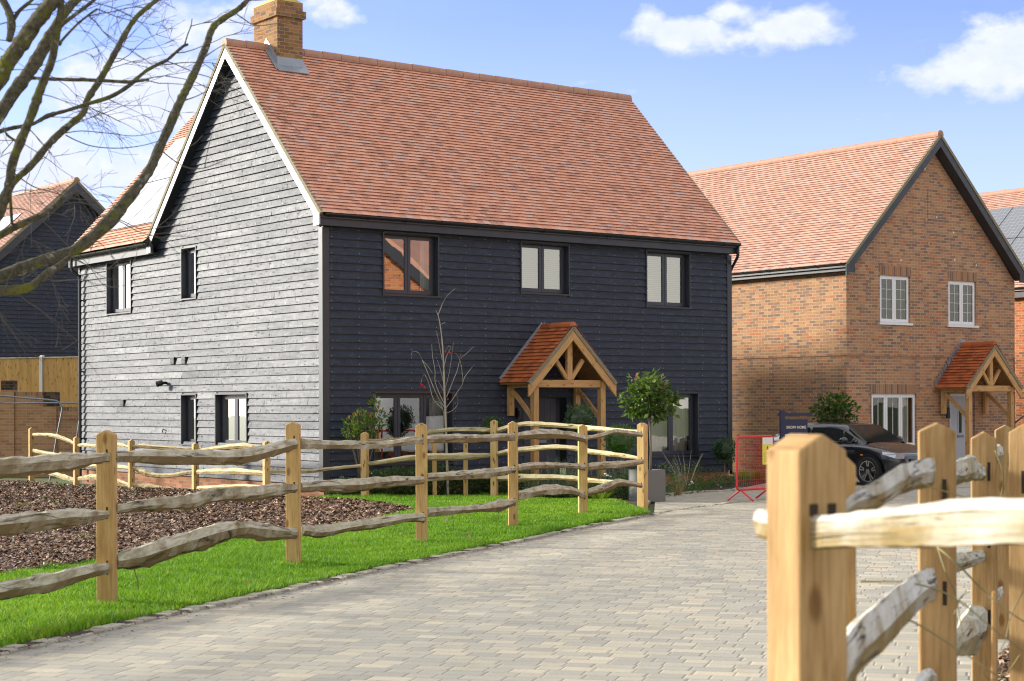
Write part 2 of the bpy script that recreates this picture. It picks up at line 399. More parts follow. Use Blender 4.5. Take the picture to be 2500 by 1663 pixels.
def leafmat(name, cols, rough=.45, spec=.5, trans=.35):
    m, t, b = newmat(name)
    rn = t.node('ShaderNodeAttribute', attribute_name='rnd').outputs['Fac']
    k = len(cols); c = t.ramp(rn, [(i/(k-1) if k > 1 else 0, x) for i, x in enumerate(cols)])
    t.link(c, b.inputs['Base Color']); b.inputs['Roughness'].default_value = rough; b.inputs['Specular IOR Level'].default_value = spec
    tr = t.node('ShaderNodeBsdfTranslucent'); t.link(t.mix(.5, c, (.25,.45,.03), 'MIX'), tr.inputs[0])
    mx = t.node('ShaderNodeMixShader'); mx.inputs[0].default_value = trans
    t.link(b.outputs[0], mx.inputs[1]); t.link(tr.outputs[0], mx.inputs[2])
    o = [n for n in t.n if n.type == 'OUTPUT_MATERIAL'][0]; t.link(mx.outputs[0], o.inputs[0])
    return m
M['grass'] = leafmat('lawn_grass', [(.04,.13,.006),(.10,.27,.008),(.20,.40,.012),(.44,.50,.07)], .55, .3, .4)
M['lf_dark'] = leafmat('dark_glossy_leaf', [(.015,.045,.010),(.030,.085,.015),(.055,.13,.025)], .3, .6, .15)
M['lf_mid'] = leafmat('green_glossy_leaf', [(.035,.10,.012),(.07,.18,.02),(.13,.26,.03)], .3, .6, .25)
M['lf_phot'] = leafmat('photinia_leaf', [(.05,.13,.015),(.09,.20,.02),(.16,.27,.035),(.30,.10,.03),(.42,.09,.03)], .3, .6, .25)
M['lf_loll'] = leafmat('pale_glossy_leaf', [(.04,.09,.015),(.09,.18,.03),(.18,.29,.05),(.34,.40,.16),(.24,.17,.05)], .28, .7, .3)
M['lf_dusk'] = leafmat('dusky_low_leaf', [(.018,.035,.012),(.035,.07,.02),(.07,.11,.035),(.12,.16,.06)], .5, .4, .2)
M['lf_silver'] = leafmat('silvery_leaf', [(.12,.17,.09),(.20,.26,.15),(.30,.34,.22)], .6, .3, .25)
M['lf_lime'] = leafmat('lime_grass_leaf', [(.15,.26,.02),(.28,.40,.03),(.42,.48,.08)], .5, .3, .4)
M['lf_ground'] = leafmat('ground_cover_leaf', [(.02,.045,.012),(.045,.10,.02),(.09,.15,.035),(.14,.13,.05)], .5, .4, .25)
M['lf_dry'] = leafmat('dead_leaf', [(.18,.08,.03),(.34,.20,.10),(.55,.48,.36)], .7, .2, .2)
M['lf_red'] = leafmat('red_new_leaf', [(.55,.08,.06),(.65,.16,.12)], .35, .5, .3)

def cells(t, uv, wd, ht, gap, stagger=0.5, rowrand=0.0, irregular=0.0):
    """running-bond cells: returns (random 0..1, second random, joint mask)"""
    x, y = t.sep(uv)[0:2]
    yr = t.math('DIVIDE', y, ht); row = t.math('FLOOR', yr); fy = t.math('SUBTRACT', yr, row)
    off = t.math('MULTIPLY', t.math('MODULO', t.math('ABSOLUTE', row), 2.0), stagger)
    if rowrand:
        wn = t.node('ShaderNodeTexWhiteNoise', noise_dimensions='1D'); t.link(row, wn.inputs['W']); off = t.math('MULTIPLY', wn.outputs[0], 1.0)
    xr = t.math('ADD', t.math('DIVIDE', x, wd), off)
    if irregular:
        xr = t.math('ADD', xr, t.math('MULTIPLY', t.math('SINE', t.math('ADD', t.math('MULTIPLY', xr, 2.1), t.math('MULTIPLY', row, 1.7))), irregular))
    col = t.math('FLOOR', xr); fx = t.math('SUBTRACT', xr, col)
    wn = t.node('ShaderNodeTexWhiteNoise', noise_dimensions='2D'); t.link(t.comb(col, row), wn.inputs['Vector'])
    ex = t.math('MULTIPLY', t.math('MINIMUM', fx, t.math('SUBTRACT', 1.0, fx)), wd)
    ey = t.math('MULTIPLY', t.math('MINIMUM', fy, t.math('SUBTRACT', 1.0, fy)), ht)
    e = t.math('MINIMUM', ex, ey)
    mask = t.math('SUBTRACT', 1.0, t.math('DIVIDE', e, gap/2), clamp=True)
    cs = t.sep(wn.outputs['Color'])
    return wn.outputs['Value'], cs[1], cs[2], mask, e
def brickmat(name, stops, mortar, wd=.225, ht=.075, gap=.011, big=.5):
    m, t, b = newmat(name)
    uv = t.node('ShaderNodeUVMap').outputs[0]
    wob = t.noise(uv, 9.0, 3, .5, 0, '2D'); uvw = t.vmath('ADD', uv, None)
    t.link(t.comb(t.math('MULTIPLY', t.math('SUBTRACT', wob, .5), .004), t.math('MULTIPLY', t.math('SUBTRACT', wob, .5), .006)), uvw.inputs[1])
    r1, r2, r3, mask, e = cells(t, uvw.outputs[0], wd, ht, gap)
    n1 = t.noise(uv, 28, 6, .65, 0, '2D'); n2 = t.noise(uv, 1.1, 3, .6, 0, '2D'); n3 = t.noise(uv, 120, 4, .6, 0, '2D')
    f = t.math('ADD', r1, t.math('MULTIPLY', t.math('SUBTRACT', n2, .5), big), clamp=True)
    c = t.ramp(f, stops, 'CONSTANT')
    c = t.mix(t.math('MULTIPLY', t.math('SUBTRACT', n1, .42), 1.9, clamp=True), c, t.mix(.5, c, (.16,.12,.11)))
    c = t.mix(t.math('MULTIPLY', t.math('SUBTRACT', r2, .6), .5, clamp=True), c, (.52,.32,.18))
    mk = t.math('MULTIPLY', t.math('GREATER_THAN', mask, .12), 1.0)
    c = t.mix(mk, c, mortar)
    t.link(c, b.inputs['Base Color']); b.inputs['Roughness'].default_value = .88; b.inputs['Specular IOR Level'].default_value = .2
    h = t.math('ADD', t.math('MULTIPLY', t.math('SUBTRACT', 1.0, mk), .8), t.math('ADD', t.math('MULTIPLY', n1, .35), t.math('MULTIPLY', r3, .25)))
    t.link(t.bump(h, .55, .008), b.inputs['Normal'])
    return m
stock = [(0,(0.274,0.162,0.117)),(.13,(0.304,0.173,0.111)),(.25,(0.434,0.222,0.116)),(.42,(0.478,0.247,0.125)),(.58,(0.412,0.229,0.134)),(.74,(0.488,0.178,0.083)),(.82,(0.520,0.287,0.147)),(.94,(0.247,0.154,0.122))]
M['brick'] = brickmat('stock_brick', stock, (.54,.45,.28))
M['brick_red'] = brickmat('red_brick', [(0,(.42,.13,.05)),(.3,(.50,.16,.055)),(.55,(.36,.10,.045)),(.7,(.54,.20,.07)),(.9,(.20,.08,.05))], (.50,.38,.24))
M['brick_plinth'] = brickmat('plinth_brick', [(0,(.34,.13,.075)),(.3,(.44,.19,.09)),(.6,(.38,.16,.09)),(.8,(.26,.12,.08))], (.36,.27,.17))
M['brick_chimney'] = brickmat('chimney_brick', [(0,(.20,.105,.055)),(.25,(.28,.145,.07)),(.5,(.33,.17,.075)),(.7,(.16,.10,.075)),(.85,(.32,.135,.055))], (.36,.27,.10), gap=.013)
M['brick_wall'] = brickmat('garden_wall_brick', [(0,(.40,.22,.12)),(.3,(.48,.27,.14)),(.6,(.44,.22,.11)),(.85,(.34,.18,.11))], (.52,.38,.20))
M['brick_dark'] = brickmat('blue_brick', [(0,(.035,.025,.022)),(.5,(.075,.045,.035)),(.85,(.17,.10,.05))], (.16,.12,.06))
M['soldier'] = brickmat('soldier_brick', [(0,(.22,.13,.09)),(.25,(.40,.20,.10)),(.5,(.33,.19,.12)),(.75,(.46,.22,.09)),(.9,(.18,.11,.09))], (.46,.34,.20), wd=.075, ht=.24)

def tilemat(name, stops, blotch):
    m, t, b = newmat(name)
    rn = t.node('ShaderNodeAttribute', attribute_name='rnd').outputs['Fac']
    uv = t.node('ShaderNodeUVMap').outputs[0]
    oc = t.node('ShaderNodeTexCoord').outputs['Object']
    n1 = t.noise(oc, 9.0, 4, .6); n2 = t.noise(oc, 60, 5, .65); n3 = t.noise(oc, .9, 3, .6)
    f = t.math('ADD', rn, t.math('MULTIPLY', t.math('SUBTRACT', n3, .5), .30), clamp=True)
    c = t.ramp(f, stops)
    c = t.mix(t.math('MULTIPLY', t.math('MULTIPLY', t.math('SUBTRACT', n1, .50), 4.5, clamp=True), blotch), c, (.21,.145,.14))
    c = t.mix(t.math('MULTIPLY', t.math('SUBTRACT', n2, .52), .8, clamp=True), c, (.24,.15,.12))
    t.link(c, b.inputs['Base Color']); b.inputs['Roughness'].default_value = .62; b.inputs['Specular IOR Level'].default_value = .45
    t.link(t.bump(n2, .35, .004), b.inputs['Normal'])
    return m
M['tile'] = tilemat('clay_tile', [(0,(.52,.275,.195)),(.2,(.69,.325,.20)),(.5,(.78,.375,.235)),(.8,(.80,.43,.29)),(1,(.62,.42,.35))], .20)
M['tile_pale'] = tilemat('pale_clay_tile', [(0,(.40,.25,.205)),(.2,(.53,.285,.205)),(.5,(.60,.33,.235)),(.8,(.62,.37,.28)),(1,(.50,.37,.32))], .25)
M['tile_porch'] = tilemat('orange_clay_tile', [(0,(.30,.07,.02)),(.3,(.50,.12,.03)),(.6,(.60,.17,.04)),(1,(.42,.10,.03))], .55)

def glassmat(nm='window_glass', base=.27):
    m = bpy.data.materials.new(nm); m.use_nodes = True; t = NT(m.node_tree); t.n.clear()
    o = t.node('ShaderNodeOutputMaterial'); tr = t.node('ShaderNodeBsdfTransparent'); tr.inputs[0].default_value = (.86,.88,.87,1)
    gl = t.node('ShaderNodeBsdfGlossy'); gl.inputs['Roughness'].default_value = .004; gl.inputs['Color'].default_value = (.95,.95,.95,1)
    oc = t.node('ShaderNodeTexCoord').outputs['Object']
    t.link(t.bump(t.noise(oc, 1.6, 2, .5), .05, .02), gl.inputs['Normal'])
    fr = t.node('ShaderNodeFresnel'); fr.inputs[0].default_value = 1.5
    fac = t.math('ADD', t.math('MULTIPLY', fr.outputs[0], 1.5), base, clamp=True)
    mx = t.node('ShaderNodeMixShader'); t.link(fac, mx.inputs[0]); t.link(tr.outputs[0], mx.inputs[1]); t.link(gl.outputs[0], mx.inputs[2]); t.link(mx.outputs[0], o.inputs[0])
    return m
M['glass'] = glassmat(); M['glass_dim'] = glassmat('clear_window_glass', .03)
M['room'] = plain('room_paint', (.30,.29,.27), .9)
M['room_dark'] = plain('dark_room', (.05,.05,.05), .9)
M['curtain'] = plain('pale_curtain', (.62,.60,.54), .9, var=.1, scale=30)
M['blind'] = plain('white_blind', (.74,.72,.66), .7)
M['dwood'] = plain('brown_wooden_back', (.30,.12,.05), .6)
# ------------------------------------------------------------------ ground, paving, lawn
def sheet(name, pts, mat, dz, kind='structure', uvrot=0.0):
    m = MB(); c, s = math.cos(uvrot), math.sin(uvrot)
    q = [(p[0], p[1], gz(p[1])+dz) for p in pts]
    m.face(q, [(p[0]*c+p[1]*s, -p[0]*s+p[1]*c) for p in q], .5)
    o = m.build(name, mat); bm = bmesh.new(); bm.from_mesh(o.data); bmesh.ops.triangulate(bm, faces=bm.faces)
    for f in bm.faces:
        if f.normal.z < 0: f.normal_flip()
    bm.to_mesh(o.data); bm.free()
    return tag(o, kind=kind)

m, t, b = newmat('earth'); oc = t.node('ShaderNodeTexCoord').outputs['Object']
t.link(t.mix(t.noise(oc, 3, 6, .6), (.05,.07,.02), (.11,.14,.04)), b.inputs['Base Color']); b.inputs['Roughness'].default_value = .95
t.link(t.bump(t.noise(oc, 20, 6, .6), .6, .03), b.inputs['Normal']); M['earth'] = m
sheet('ground', [(-900,-60),(900,-60),(900,1400),(-900,1400)], M['earth'], -0.03)

m, t, b = newmat('block_paving')
uv = t.node('ShaderNodeUVMap').outputs[0]
r1, r2, r3, mask, e = cells(t, uv, .185, .150, .0095, rowrand=1.0, irregular=.16)
n1 = t.noise(uv, 40, 6, .7, 0, '2D'); n2 = t.noise(uv, .55, 4, .6, 0, '2D'); n3 = t.noise(uv, 3.0, 4, .6, 0, '2D')
f = t.math('ADD', t.math('MULTIPLY', r1, .85), t.math('MULTIPLY', t.math('SUBTRACT', n2, .45), .45), clamp=True)
c = t.ramp(f, [(0,(.33,.315,.27)),(.28,(.39,.37,.305)),(.5,(.42,.395,.32)),(.72,(.47,.425,.325)),(.9,(.55,.49,.37)),(1,(.53,.485,.38))])
c = t.mix(t.math('MULTIPLY', t.math('SUBTRACT', n1, .45), 1.0, clamp=True), c, (.24,.225,.19))
c = t.mix(t.math('MULTIPLY', t.math('SUBTRACT', n3, .56), 1.2, clamp=True), c, (.30,.25,.16))
jn = t.math('MULTIPLY', t.math('POWER', mask, .7), t.math('ADD', .42, t.math('MULTIPLY', r2, .58)))
c = t.mix(jn, c, (.11,.095,.06))
st_ = t.math('MULTIPLY', t.math('SUBTRACT', t.noise(uv, .9, 6, .7, 1.5, '2D'), .60), 2.2, clamp=True); c = t.mix(t.math('MULTIPLY', st_, .6), c, (.20,.185,.15))
t.link(c, b.inputs['Base Color']); b.inputs['Roughness'].default_value = .78; b.inputs['Specular IOR Level'].default_value = .35
edge = t.math('DIVIDE', e, .012, clamp=True)
h = t.math('ADD', edge, t.math('ADD', t.math('MULTIPLY', r3, .35), t.math('MULTIPLY', n1, .25)))
t.link(t.bump(h, .5, .006), b.inputs['Normal']); M['paving'] = m

# edge of the road against the lawn, from its near left end to the planter, then round the bed
kerb_px = [(-420,1690),(0,1600),(169,1562),(410,1507),(660,1454),(850,1412),(1041,1371),(1287,1321),(1468,1282),(1600,1258)]
kerb = [G(*p) for p in kerb_px]
def smooth_path(pts, n=6):
    out_ = []
    P_ = [pts[0]]+list(pts)+[pts[-1]]
    for i in range(1, len(P_)-2):
        p0, p1, p2, p3 = P_[i-1], P_[i], P_[i+1], P_[i+2]
        for k in range(n):
            u = k/n
            out_.append(.5*((2*p1)+(p2-p0)*u+(2*p0-5*p1+4*p2-p3)*u*u+(3*p1-p0-3*p2+p3)*u*u*u))
    out_.append(pts[-1]); return out_
kerb = smooth_path(kerb, 8)
bed_px = [(1560,1246),(1600,1212),(1640,1208),(1700,1203),(1780,1199),(1805,1192)]
bed_edge = [G(*p) for p in bed_px]
pave_pts = [(p.x-.02, p.y) for p in kerb] + [(p.x, p.y) for p in bed_edge[1:]] + [(6.2,40.5),(7.0,47),(40,60),(60,40),(40,-10),(-25,-10),(-25,6)]
sheet('paving', pave_pts, M['paving'], 0.0, uvrot=rad(-15))

# granite setts along the edge: each a small rough block inside one strip
m, t, b = newmat('granite_sett'); oc = t.node('ShaderNodeTexCoord').outputs['Object']
rn = t.node('ShaderNodeAttribute', attribute_name='rnd').outputs['Fac']
c = t.ramp(rn, [(0,(.34,.32,.25)),(.5,(.50,.47,.37)),(1,(.64,.60,.48))]); c = t.mix(t.math('MULTIPLY', t.noise(oc, 45, 6, .7), .8), c, (.20,.19,.14))
t.link(c, b.inputs['Base Color']); b.inputs['Roughness'].default_value = .85; t.link(t.bump(t.noise(oc, 50, 6, .7), .6, .01), b.inputs['Normal']); M['sett'] = m
def setts(path, width, name, h=.02, gap=.012, L0=.10):
    mb = MB(); d = [0]
    for a, b_ in zip(path, path[1:]): d.append(d[-1]+(b_-a).length)
    def pt(s_):
        s_ = max(0, min(d[-1]-1e-4, s_))
        for i in range(len(d)-1):
            if d[i+1] >= s_:
                u = (s_-d[i])/(d[i+1]-d[i]); a = path[i].lerp(path[i+1], u); tt = (path[i+1]-path[i]).normalized(); return a, V((-tt.y, tt.x, 0))
    s_ = 0
    while s_ < d[-1]-.2:
        L = L0*random.uniform(.9, 2.1)
        a, n = pt(s_+gap); b_, n2 = pt(s_+L); j = lambda: random.uniform(-.007, .007)
        hh = h+random.uniform(-.006, .010); o = random.uniform(-.014, .014)
        q = [a-n*(width/2+j()-o), b_-n2*(width/2+j()-o), b_+n2*(width/2+j()+o), a+n*(width/2+j()+o)]
        lo = [V((p.x, p.y, gz(p.y)-.02)) for p in q]; ci = (q[0]+q[1]+q[2]+q[3])/4
        mid = [V((p.x, p.y, gz(p.y)+hh-.008)) for p in q]; hi = [p+(V((ci.x, ci.y, p.z))-p)*.12+V((0,0,.008)) for p in mid]
        r = random.random()
        mb.face(hi, r=r)
        for i in range(4):
            k = (i+1) % 4; mb.face([lo[i], lo[k], mid[k], mid[i]], r=r); mb.face([mid[i], mid[k], hi[k], hi[i]], r=r)
        s_ += L
    return tag(mb.build(name, M['sett']), kind='structure')
setts([p+V((-.03,.05,0)) for p in kerb], .11, 'kerb')
setts(smooth_path([G(1600,1256),G(1640,1246),G(1750,1232),G(1850,1220),G(2000,1207),G(2200,1196),G(2500,1186)], 6), .10, 'drain_kerb', h=.012)
setts(smooth_path(bed_edge, 5), .10, 'bed_kerb', h=.03)

def inpoly(px, py, poly):
    n = len(poly); r = np.zeros(len(px), bool); j = n-1
    for i in range(n):
        xi, yi = poly[i][0], poly[i][1]; xj, yj = poly[j][0], poly[j][1]
        c = ((yi > py) != (yj > py)) & (px < (xj-xi)*(py-yi)/(yj-yi+1e-12)+xi); r ^= c; j = i
    return r
mulch_px = [(-420,1470),(0,1414),(106,1395),(300,1363),(550,1324),(702,1308),(850,1284),(960,1264),(1012,1250),(960,1236),(823,1223),(740,1219),(640,1212),(477,1201),(321,1196),(186,1190),(77,1180),(-300,1176)]
mulch = [G(*p) for p in mulch_px]
lawn_px_back = [(1560,1246),(1500,1226),(1400,1216),(1290,1216),(1180,1210),(900,1212),(800,1214)]
lawn = [(p.x-.09, p.y+.03) for p in kerb]+[(q.x, q.y) for q in [G(*p) for p in lawn_px_back]]+[(-2.6,31.9),(-4,31.3),(-11.5,38.5),(-30,38.5),(-30,12)]
M['lawnbase'] = plain('lawn_soil', (.045,.085,.012), .95, var=.4, bump=.5, scale=30)
sheet('lawn', lawn, M['lawnbase'], 0.012)
M['soil'] = plain('bed_soil', (.055,.038,.026), .95, var=.5, bump=1.0, scale=40)
sheet('planting_bed', [(q.x, q.y) for q in [G(*p) for p in lawn_px_back[::-1]]]+[(q.x, q.y) for q in bed_edge]+[(6.4,41),(3,41),(-4,34)], M['soil'], 0.016)
# bare worn strip of soil between turf and setts
mb = MB()
for a, b_ in zip(kerb, kerb[1:]):
    t_ = (b_-a).normalized(); n = V((-t_.y, t_.x, 0))
    mb.face([a+n*.0, b_+n*.0, b_+n*random.uniform(.12,.17), a+n*random.uniform(.12,.17)])
for i, v_ in enumerate(mb.v): mb.v[i] = (v_[0], v_[1], gz(v_[1])+.020)
tag(mb.build('soil', M['soil']), kind='structure')

def blades(name, poly, dens, hmin, hmax, mat, wmin=.003, wmax=.006, lean=.5, zfn=None, excl=None):
    xs = [p[0] for p in poly]; ys = [p[1] for p in poly]
    A = (max(xs)-min(xs))*(max(ys)-min(ys)); n = int(A*dens)
    x = rng.uniform(min(xs), max(xs), n); y = rng.uniform(min(ys), max(ys), n)
    k = inpoly(x, y, poly) & (np.abs(x/np.maximum(y, .1)) < .33) & (y > 8)
    k &= rng.random(n) < np.clip(16.0/np.maximum(y, 1), .25, 1.0)**1.4
    if excl is not None: k &= ~inpoly(x, y, excl)
    x, y = x[k], y[k]; n = len(x); sc = np.clip(y/16.0, 1.0, 1.8)
    z = -SLOPE*y+.012
    patch = .80+.18*np.sin(x*5.1+np.sin(y*3.3)*2)*np.sin(y*4.3+np.sin(x*2.7)*2)+.30*np.sin(x*1.7+y*.9)*np.sin(y*1.3-x*.6)
    h = rng.uniform(hmin, hmax, n)*patch; wd = rng.uniform(wmin, wmax, n)*sc; an = rng.uniform(0, 2*math.pi, n)
    lx = rng.normal(0, lean, n)*h; ly = rng.normal(0, lean, n)*h
    dx, dy = np.cos(an)*wd, np.sin(an)*wd
    v = np.empty((n, 5, 3)); v[:,0] = np.c_[x-dx, y-dy, z]; v[:,1] = np.c_[x+dx, y+dy, z]
    v[:,2] = np.c_[x+dx*.7+lx*.4, y+dy*.7+ly*.4, z+h*.6]; v[:,3] = np.c_[x-dx*.7+lx*.4, y-dy*.7+ly*.4, z+h*.6]; v[:,4] = np.c_[x+lx, y+ly, z+h]
    me = bpy.data.meshes.new(name); me.vertices.add(n*5); me.vertices.foreach_set('co', v.ravel())
    base = np.arange(n)*5
    li = np.empty((n, 7), dtype=np.int32)
    for j, o in enumerate((0,1,2,3,3,2,4)): li[:, j] = base+o
    me.loops.add(n*7); me.loops.foreach_set('vertex_index', li.ravel())
    me.polygons.add(n*2); st = np.empty((n,2), dtype=np.int32); st[:,0] = np.arange(n)*7; st[:,1] = st[:,0]+4
    tot = np.tile([4,3], n).astype(np.int32)
    me.polygons.foreach_set('loop_start', st.ravel()); me.polygons.foreach_set('loop_total', tot)
    big = .5+.5*np.sin(x*.8+1.1)*np.sin(y*.5+x*.3); fine = np.sin(x*5.1+np.sin(y*3.3)*2)*np.sin(y*4.3+np.sin(x*2.7)*2)
    r = np.clip(rng.normal(.40+.22*(big-.5)+.16*fine, .24, n), 0, 1)
    a = me.attributes.new('rnd', 'FLOAT', 'FACE'); a.data.foreach_set('value', np.repeat(r, 2).astype(np.float32))
    me.update(); me.validate(); me.materials.append(mat)
    o = bpy.data.objects.new(name, me); COL.objects.link(o)
    return tag(o, kind='stuff')
mulch_in = [(p.x, p.y) for p in mulch]
g_ = blades('grass', lawn, 5200, .035, .085, M['grass'], excl=mulch_in)
tag(g_, 'bright green mown lawn grass between fence and paving', 'grass')

# bark mulch: thousands of loose chips over a low bumpy bed
def mulchbed(name, poly, dens, size, cols, zoff=.02, limit=True):
    xs = [p[0] for p in poly]; ys = [p[1] for p in poly]
    A = (max(xs)-min(xs))*(max(ys)-min(ys)); n = int(A*dens)
    x = rng.uniform(min(xs), max(xs), n); y = rng.uniform(min(ys), max(ys), n)
    k = inpoly(x, y, poly)
    if limit: k &= (np.abs(x/np.maximum(y, .1)) < .33)
    k &= rng.random(n) < np.clip(20.0/np.maximum(y, 1), .3, 1.0)**1.3
    x, y = x[k], y[k]; n = len(x); sc = np.clip(y/20.0, 1.0, 1.5)
    z = -SLOPE*y+zoff+.015*np.sin(x*2.1)*np.sin(y*1.7)+rng.uniform(-.012, .022, n)
    L = rng.uniform(.35, 1.0, n)*size*sc; W = L*rng.uniform(.3, .75, n); an = rng.uniform(0, 2*math.pi, n)
    tl = rng.normal(0, .38, n); tw = rng.normal(0, .45, n)
    c, s = np.cos(an), np.sin(an)
    v = np.empty((n,4,3))
    for j, (a, b_) in enumerate(((-1,-1),(1,-.7),(1,.8),(-1,1))):
        u = a*L/2; q = b_*W/2
        v[:,j] = np.c_[x+c*u-s*q, y+s*u+c*q, z+u*np.sin(tl)+q*np.sin(tw)+.004*(a*b_)]
    me = bpy.data.meshes.new(name); me.from_pydata(v.reshape(-1,3).tolist(), [], [(4*i,4*i+1,4*i+2,4*i+3) for i in range(n)])
    a = me.attributes.new('rnd', 'FLOAT', 'FACE'); a.data.foreach_set('value', rng.random(n).astype(np.float32))
    me.materials.append(cols); o = bpy.data.objects.new(name, me); COL.objects.link(o)
    return tag(o, kind='stuff')
m, t, b = newmat('bark_chip')
rn = t.node('ShaderNodeAttribute', attribute_name='rnd').outputs['Fac']
t.link(t.ramp(rn, [(0,(.025,.014,.008)),(.3,(.08,.042,.022)),(.52,(.17,.088,.044)),(.74,(.30,.165,.088)),(.92,(.46,.31,.19)),(1,(.62,.48,.36))]), b.inputs['Base Color'])
b.inputs['Roughness'].default_value = .6; M['chip'] = m
sheet('mulch_soil', [(p.x, p.y) for p in mulch], M['soil'], 0.022)
tag(mulchbed('bark_mulch', mulch_in, 2300, .062, M['chip'], .035), 'brown bark mulch bed between the two rail fences', 'bark mulch')
rb = [(1.35,6.2),(2.0,8.0),(3.4,11.3),(9,14),(9,2.2),(1.6,2.2),(1.1,4.0)]
sheet('mulch_soil', rb, M['soil'], 0.02)
tag(mulchbed('bark_mulch', [p for p in rb], 2600, .05, M['chip'], .03, True), 'dark bark mulch behind the right hand fence', 'bark mulch')
# ------------------------------------------------------------------ building helpers
class House:
    def __init__(s, name, o, th, gb, label, cat='house', group=None):
        s.gb = gb; s.root = empty(name, (o[0], o[1], gb), th, label, cat, group)
        s.u = V((math.cos(th), math.sin(th), 0)); s.v = V((-math.sin(th), math.cos(th), 0)); s.o = V((o[0], o[1], 0))
    def part(s, mb, name, mat, **kw):
        o = mb.build(name, mat, s.root, **kw); o.location = (0, 0, -s.gb); return o
    def emptypart(s, name):
        o = bpy.data.objects.new(name, None); COL.objects.link(o); o.parent = s.root; o.location = (0, 0, -s.gb); o.empty_display_size = .1; return o
FR = lambda a, d, z: V((a, d, z))          # face along local x, inward +y
GA = lambda a, d, z: V((d, a, z))          # face along local y, inward +x
def pbox(mb, P, a0, a1, d0, d1, z0, z1, r=None):
    p = P(a0, d0, z0); q = P(a1, d1, z1)
    mb.box(min(p.x,q.x), max(p.x,q.x), min(p.y,q.y), max(p.y,q.y), z0, z1, r)
def clad(P, a0, a1, z0, n, holes=(), top=None, step=.15, seglen=(2.4,4.2), warp=.0022):
    mb = MB(); nails = MB()
    for k in range(n):
        zb = z0+k*step; lo, hi = a0, a1
        if top:
            lo, hi = top(zb); lo = max(lo, a0); hi = min(hi, a1)
            if hi-lo < .1: break
        segs = [(lo, hi)]
        for h0, h1, hz0, hz1 in holes:
            if zb+.075 > hz0 and zb+.075 < hz1:
                ns = []
                for s0, s1 in segs:
                    if h1 <= s0 or h0 >= s1: ns.append((s0, s1)); continue
                    if h0 > s0: ns.append((s0, h0))
                    if h1 < s1: ns.append((h1, s1))
                segs = ns
        for s0, s1 in segs:
            x = s0
            while x < s1-.01:
                L = random.uniform(*seglen); e = x+L
                if s1-e < .8: e = s1
                r = random.random(); m_ = max(1, int((e-x)/.5)); ob = random.uniform(.036,.043); ot = random.uniform(.006,.012); zz_ = [random.uniform(-warp, warp) for _ in range(m_+1)]
                oo = [random.uniform(-.0018,.0018) for _ in range(m_+1)]
                for i in range(m_):
                    xa = x+(e-x)*i/m_+(.0015 if i == 0 else 0); xb = x+(e-x)*(i+1)/m_-(.0015 if i == m_-1 else 0)
                    za, zc = zb+zz_[i], zb+zz_[i+1]; oa, oc_ = ob+oo[i], ob+oo[i+1]
                    tl_ = P(xa,-ot-.004,zb+step-.017); tr_ = P(xb,-ot-.004,zb+step-.017); bl = P(xa,-oa,za); br = P(xb,-oc_,zc)
                    mb.face([bl, br, tr_, tl_], [(xa, zb), (xb, zb), (xb, zb+step), (xa, zb+step)], r)
                    mb.face([P(xa,-.004,za), P(xb,-.004,zc), br, bl], [(xa, zb), (xb, zb), (xb, zb+.02), (xa, zb+.02)], r)
                    if i == 0: mb.face([P(xa,-.004,za), bl, tl_], [(xa,zb)]*3, r)
                    if i == m_-1: mb.face([P(xb,-.004,zc), br, tr_], [(xb,zb)]*3, r)
                x = e
            x = s0+.06
            while x < s1-.03:                       # nail heads over each batten
                zc = zb+.030+random.uniform(-.006,.006); xx = x+random.uniform(-.012,.012)
                c = P(xx, -.036, zc); rr = .0070
                pts = [P(xx+rr*math.cos(j*math.pi/3), -.0425, zc+rr*math.sin(j*math.pi/3)) for j in range(6)]
                nails.face(pts, r=.5)
                x += .6
    return mb, nails
def wallgrid(P, a0, a1, z0, z1, holes, d=0.0, top=None):
    """flat wall with rectangular holes; with `top` an added gable polygon above z1"""
    mb = MB(); A = sorted(set([a0, a1]+[h for q in holes for h in q[:2]])); Z = sorted(set([z0, z1]+[h for q in holes for h in q[2:]]))
    A = [a for a in A if a0 <= a <= a1]; Z = [z for z in Z if z0 <= z <= z1]
    for i in range(len(A)-1):
        for j in range(len(Z)-1):
            am, zm = (A[i]+A[i+1])/2, (Z[j]+Z[j+1])/2
            if any(h[0] < am < h[1] and h[2] < zm < h[3] for h in holes): continue
            q = [(A[i],Z[j]),(A[i+1],Z[j]),(A[i+1],Z[j+1]),(A[i],Z[j+1])]
            mb.face([P(a, d, z) for a, z in q], q)
    if top:
        mb.face([P(a, d, z) for a, z in top], top)
    return mb
def slats(P, a0, a1, z0, z1, d, pitch=.075, tilt=.42):
    mb = MB(); z = z0
    while z < z1:
        mb.face([P(a0, d, z), P(a1, d, z), P(a1, d+.028, z+.028*tilt), P(a0, d+.028, z+.028*tilt)]); z += pitch*.55
    return mb
def drape(P, a0, a1, z0, z1, d, amp=.025, wl=.09):
    mb = MB(); n = max(6, int((a1-a0)/.015)); pa = None
    ph = random.random()*6
    for i in range(n+1):
        a = a0+(a1-a0)*i/n; dd = d+amp*math.sin(a/wl*2*math.pi+ph+.8*math.sin(a*9))
        if pa is not None: mb.face([P(pa[0], pa[1], z0), P(a, dd, z0), P(a, dd, z1), P(pa[0], pa[1], z1)])
        pa = (a, dd)
    return mb
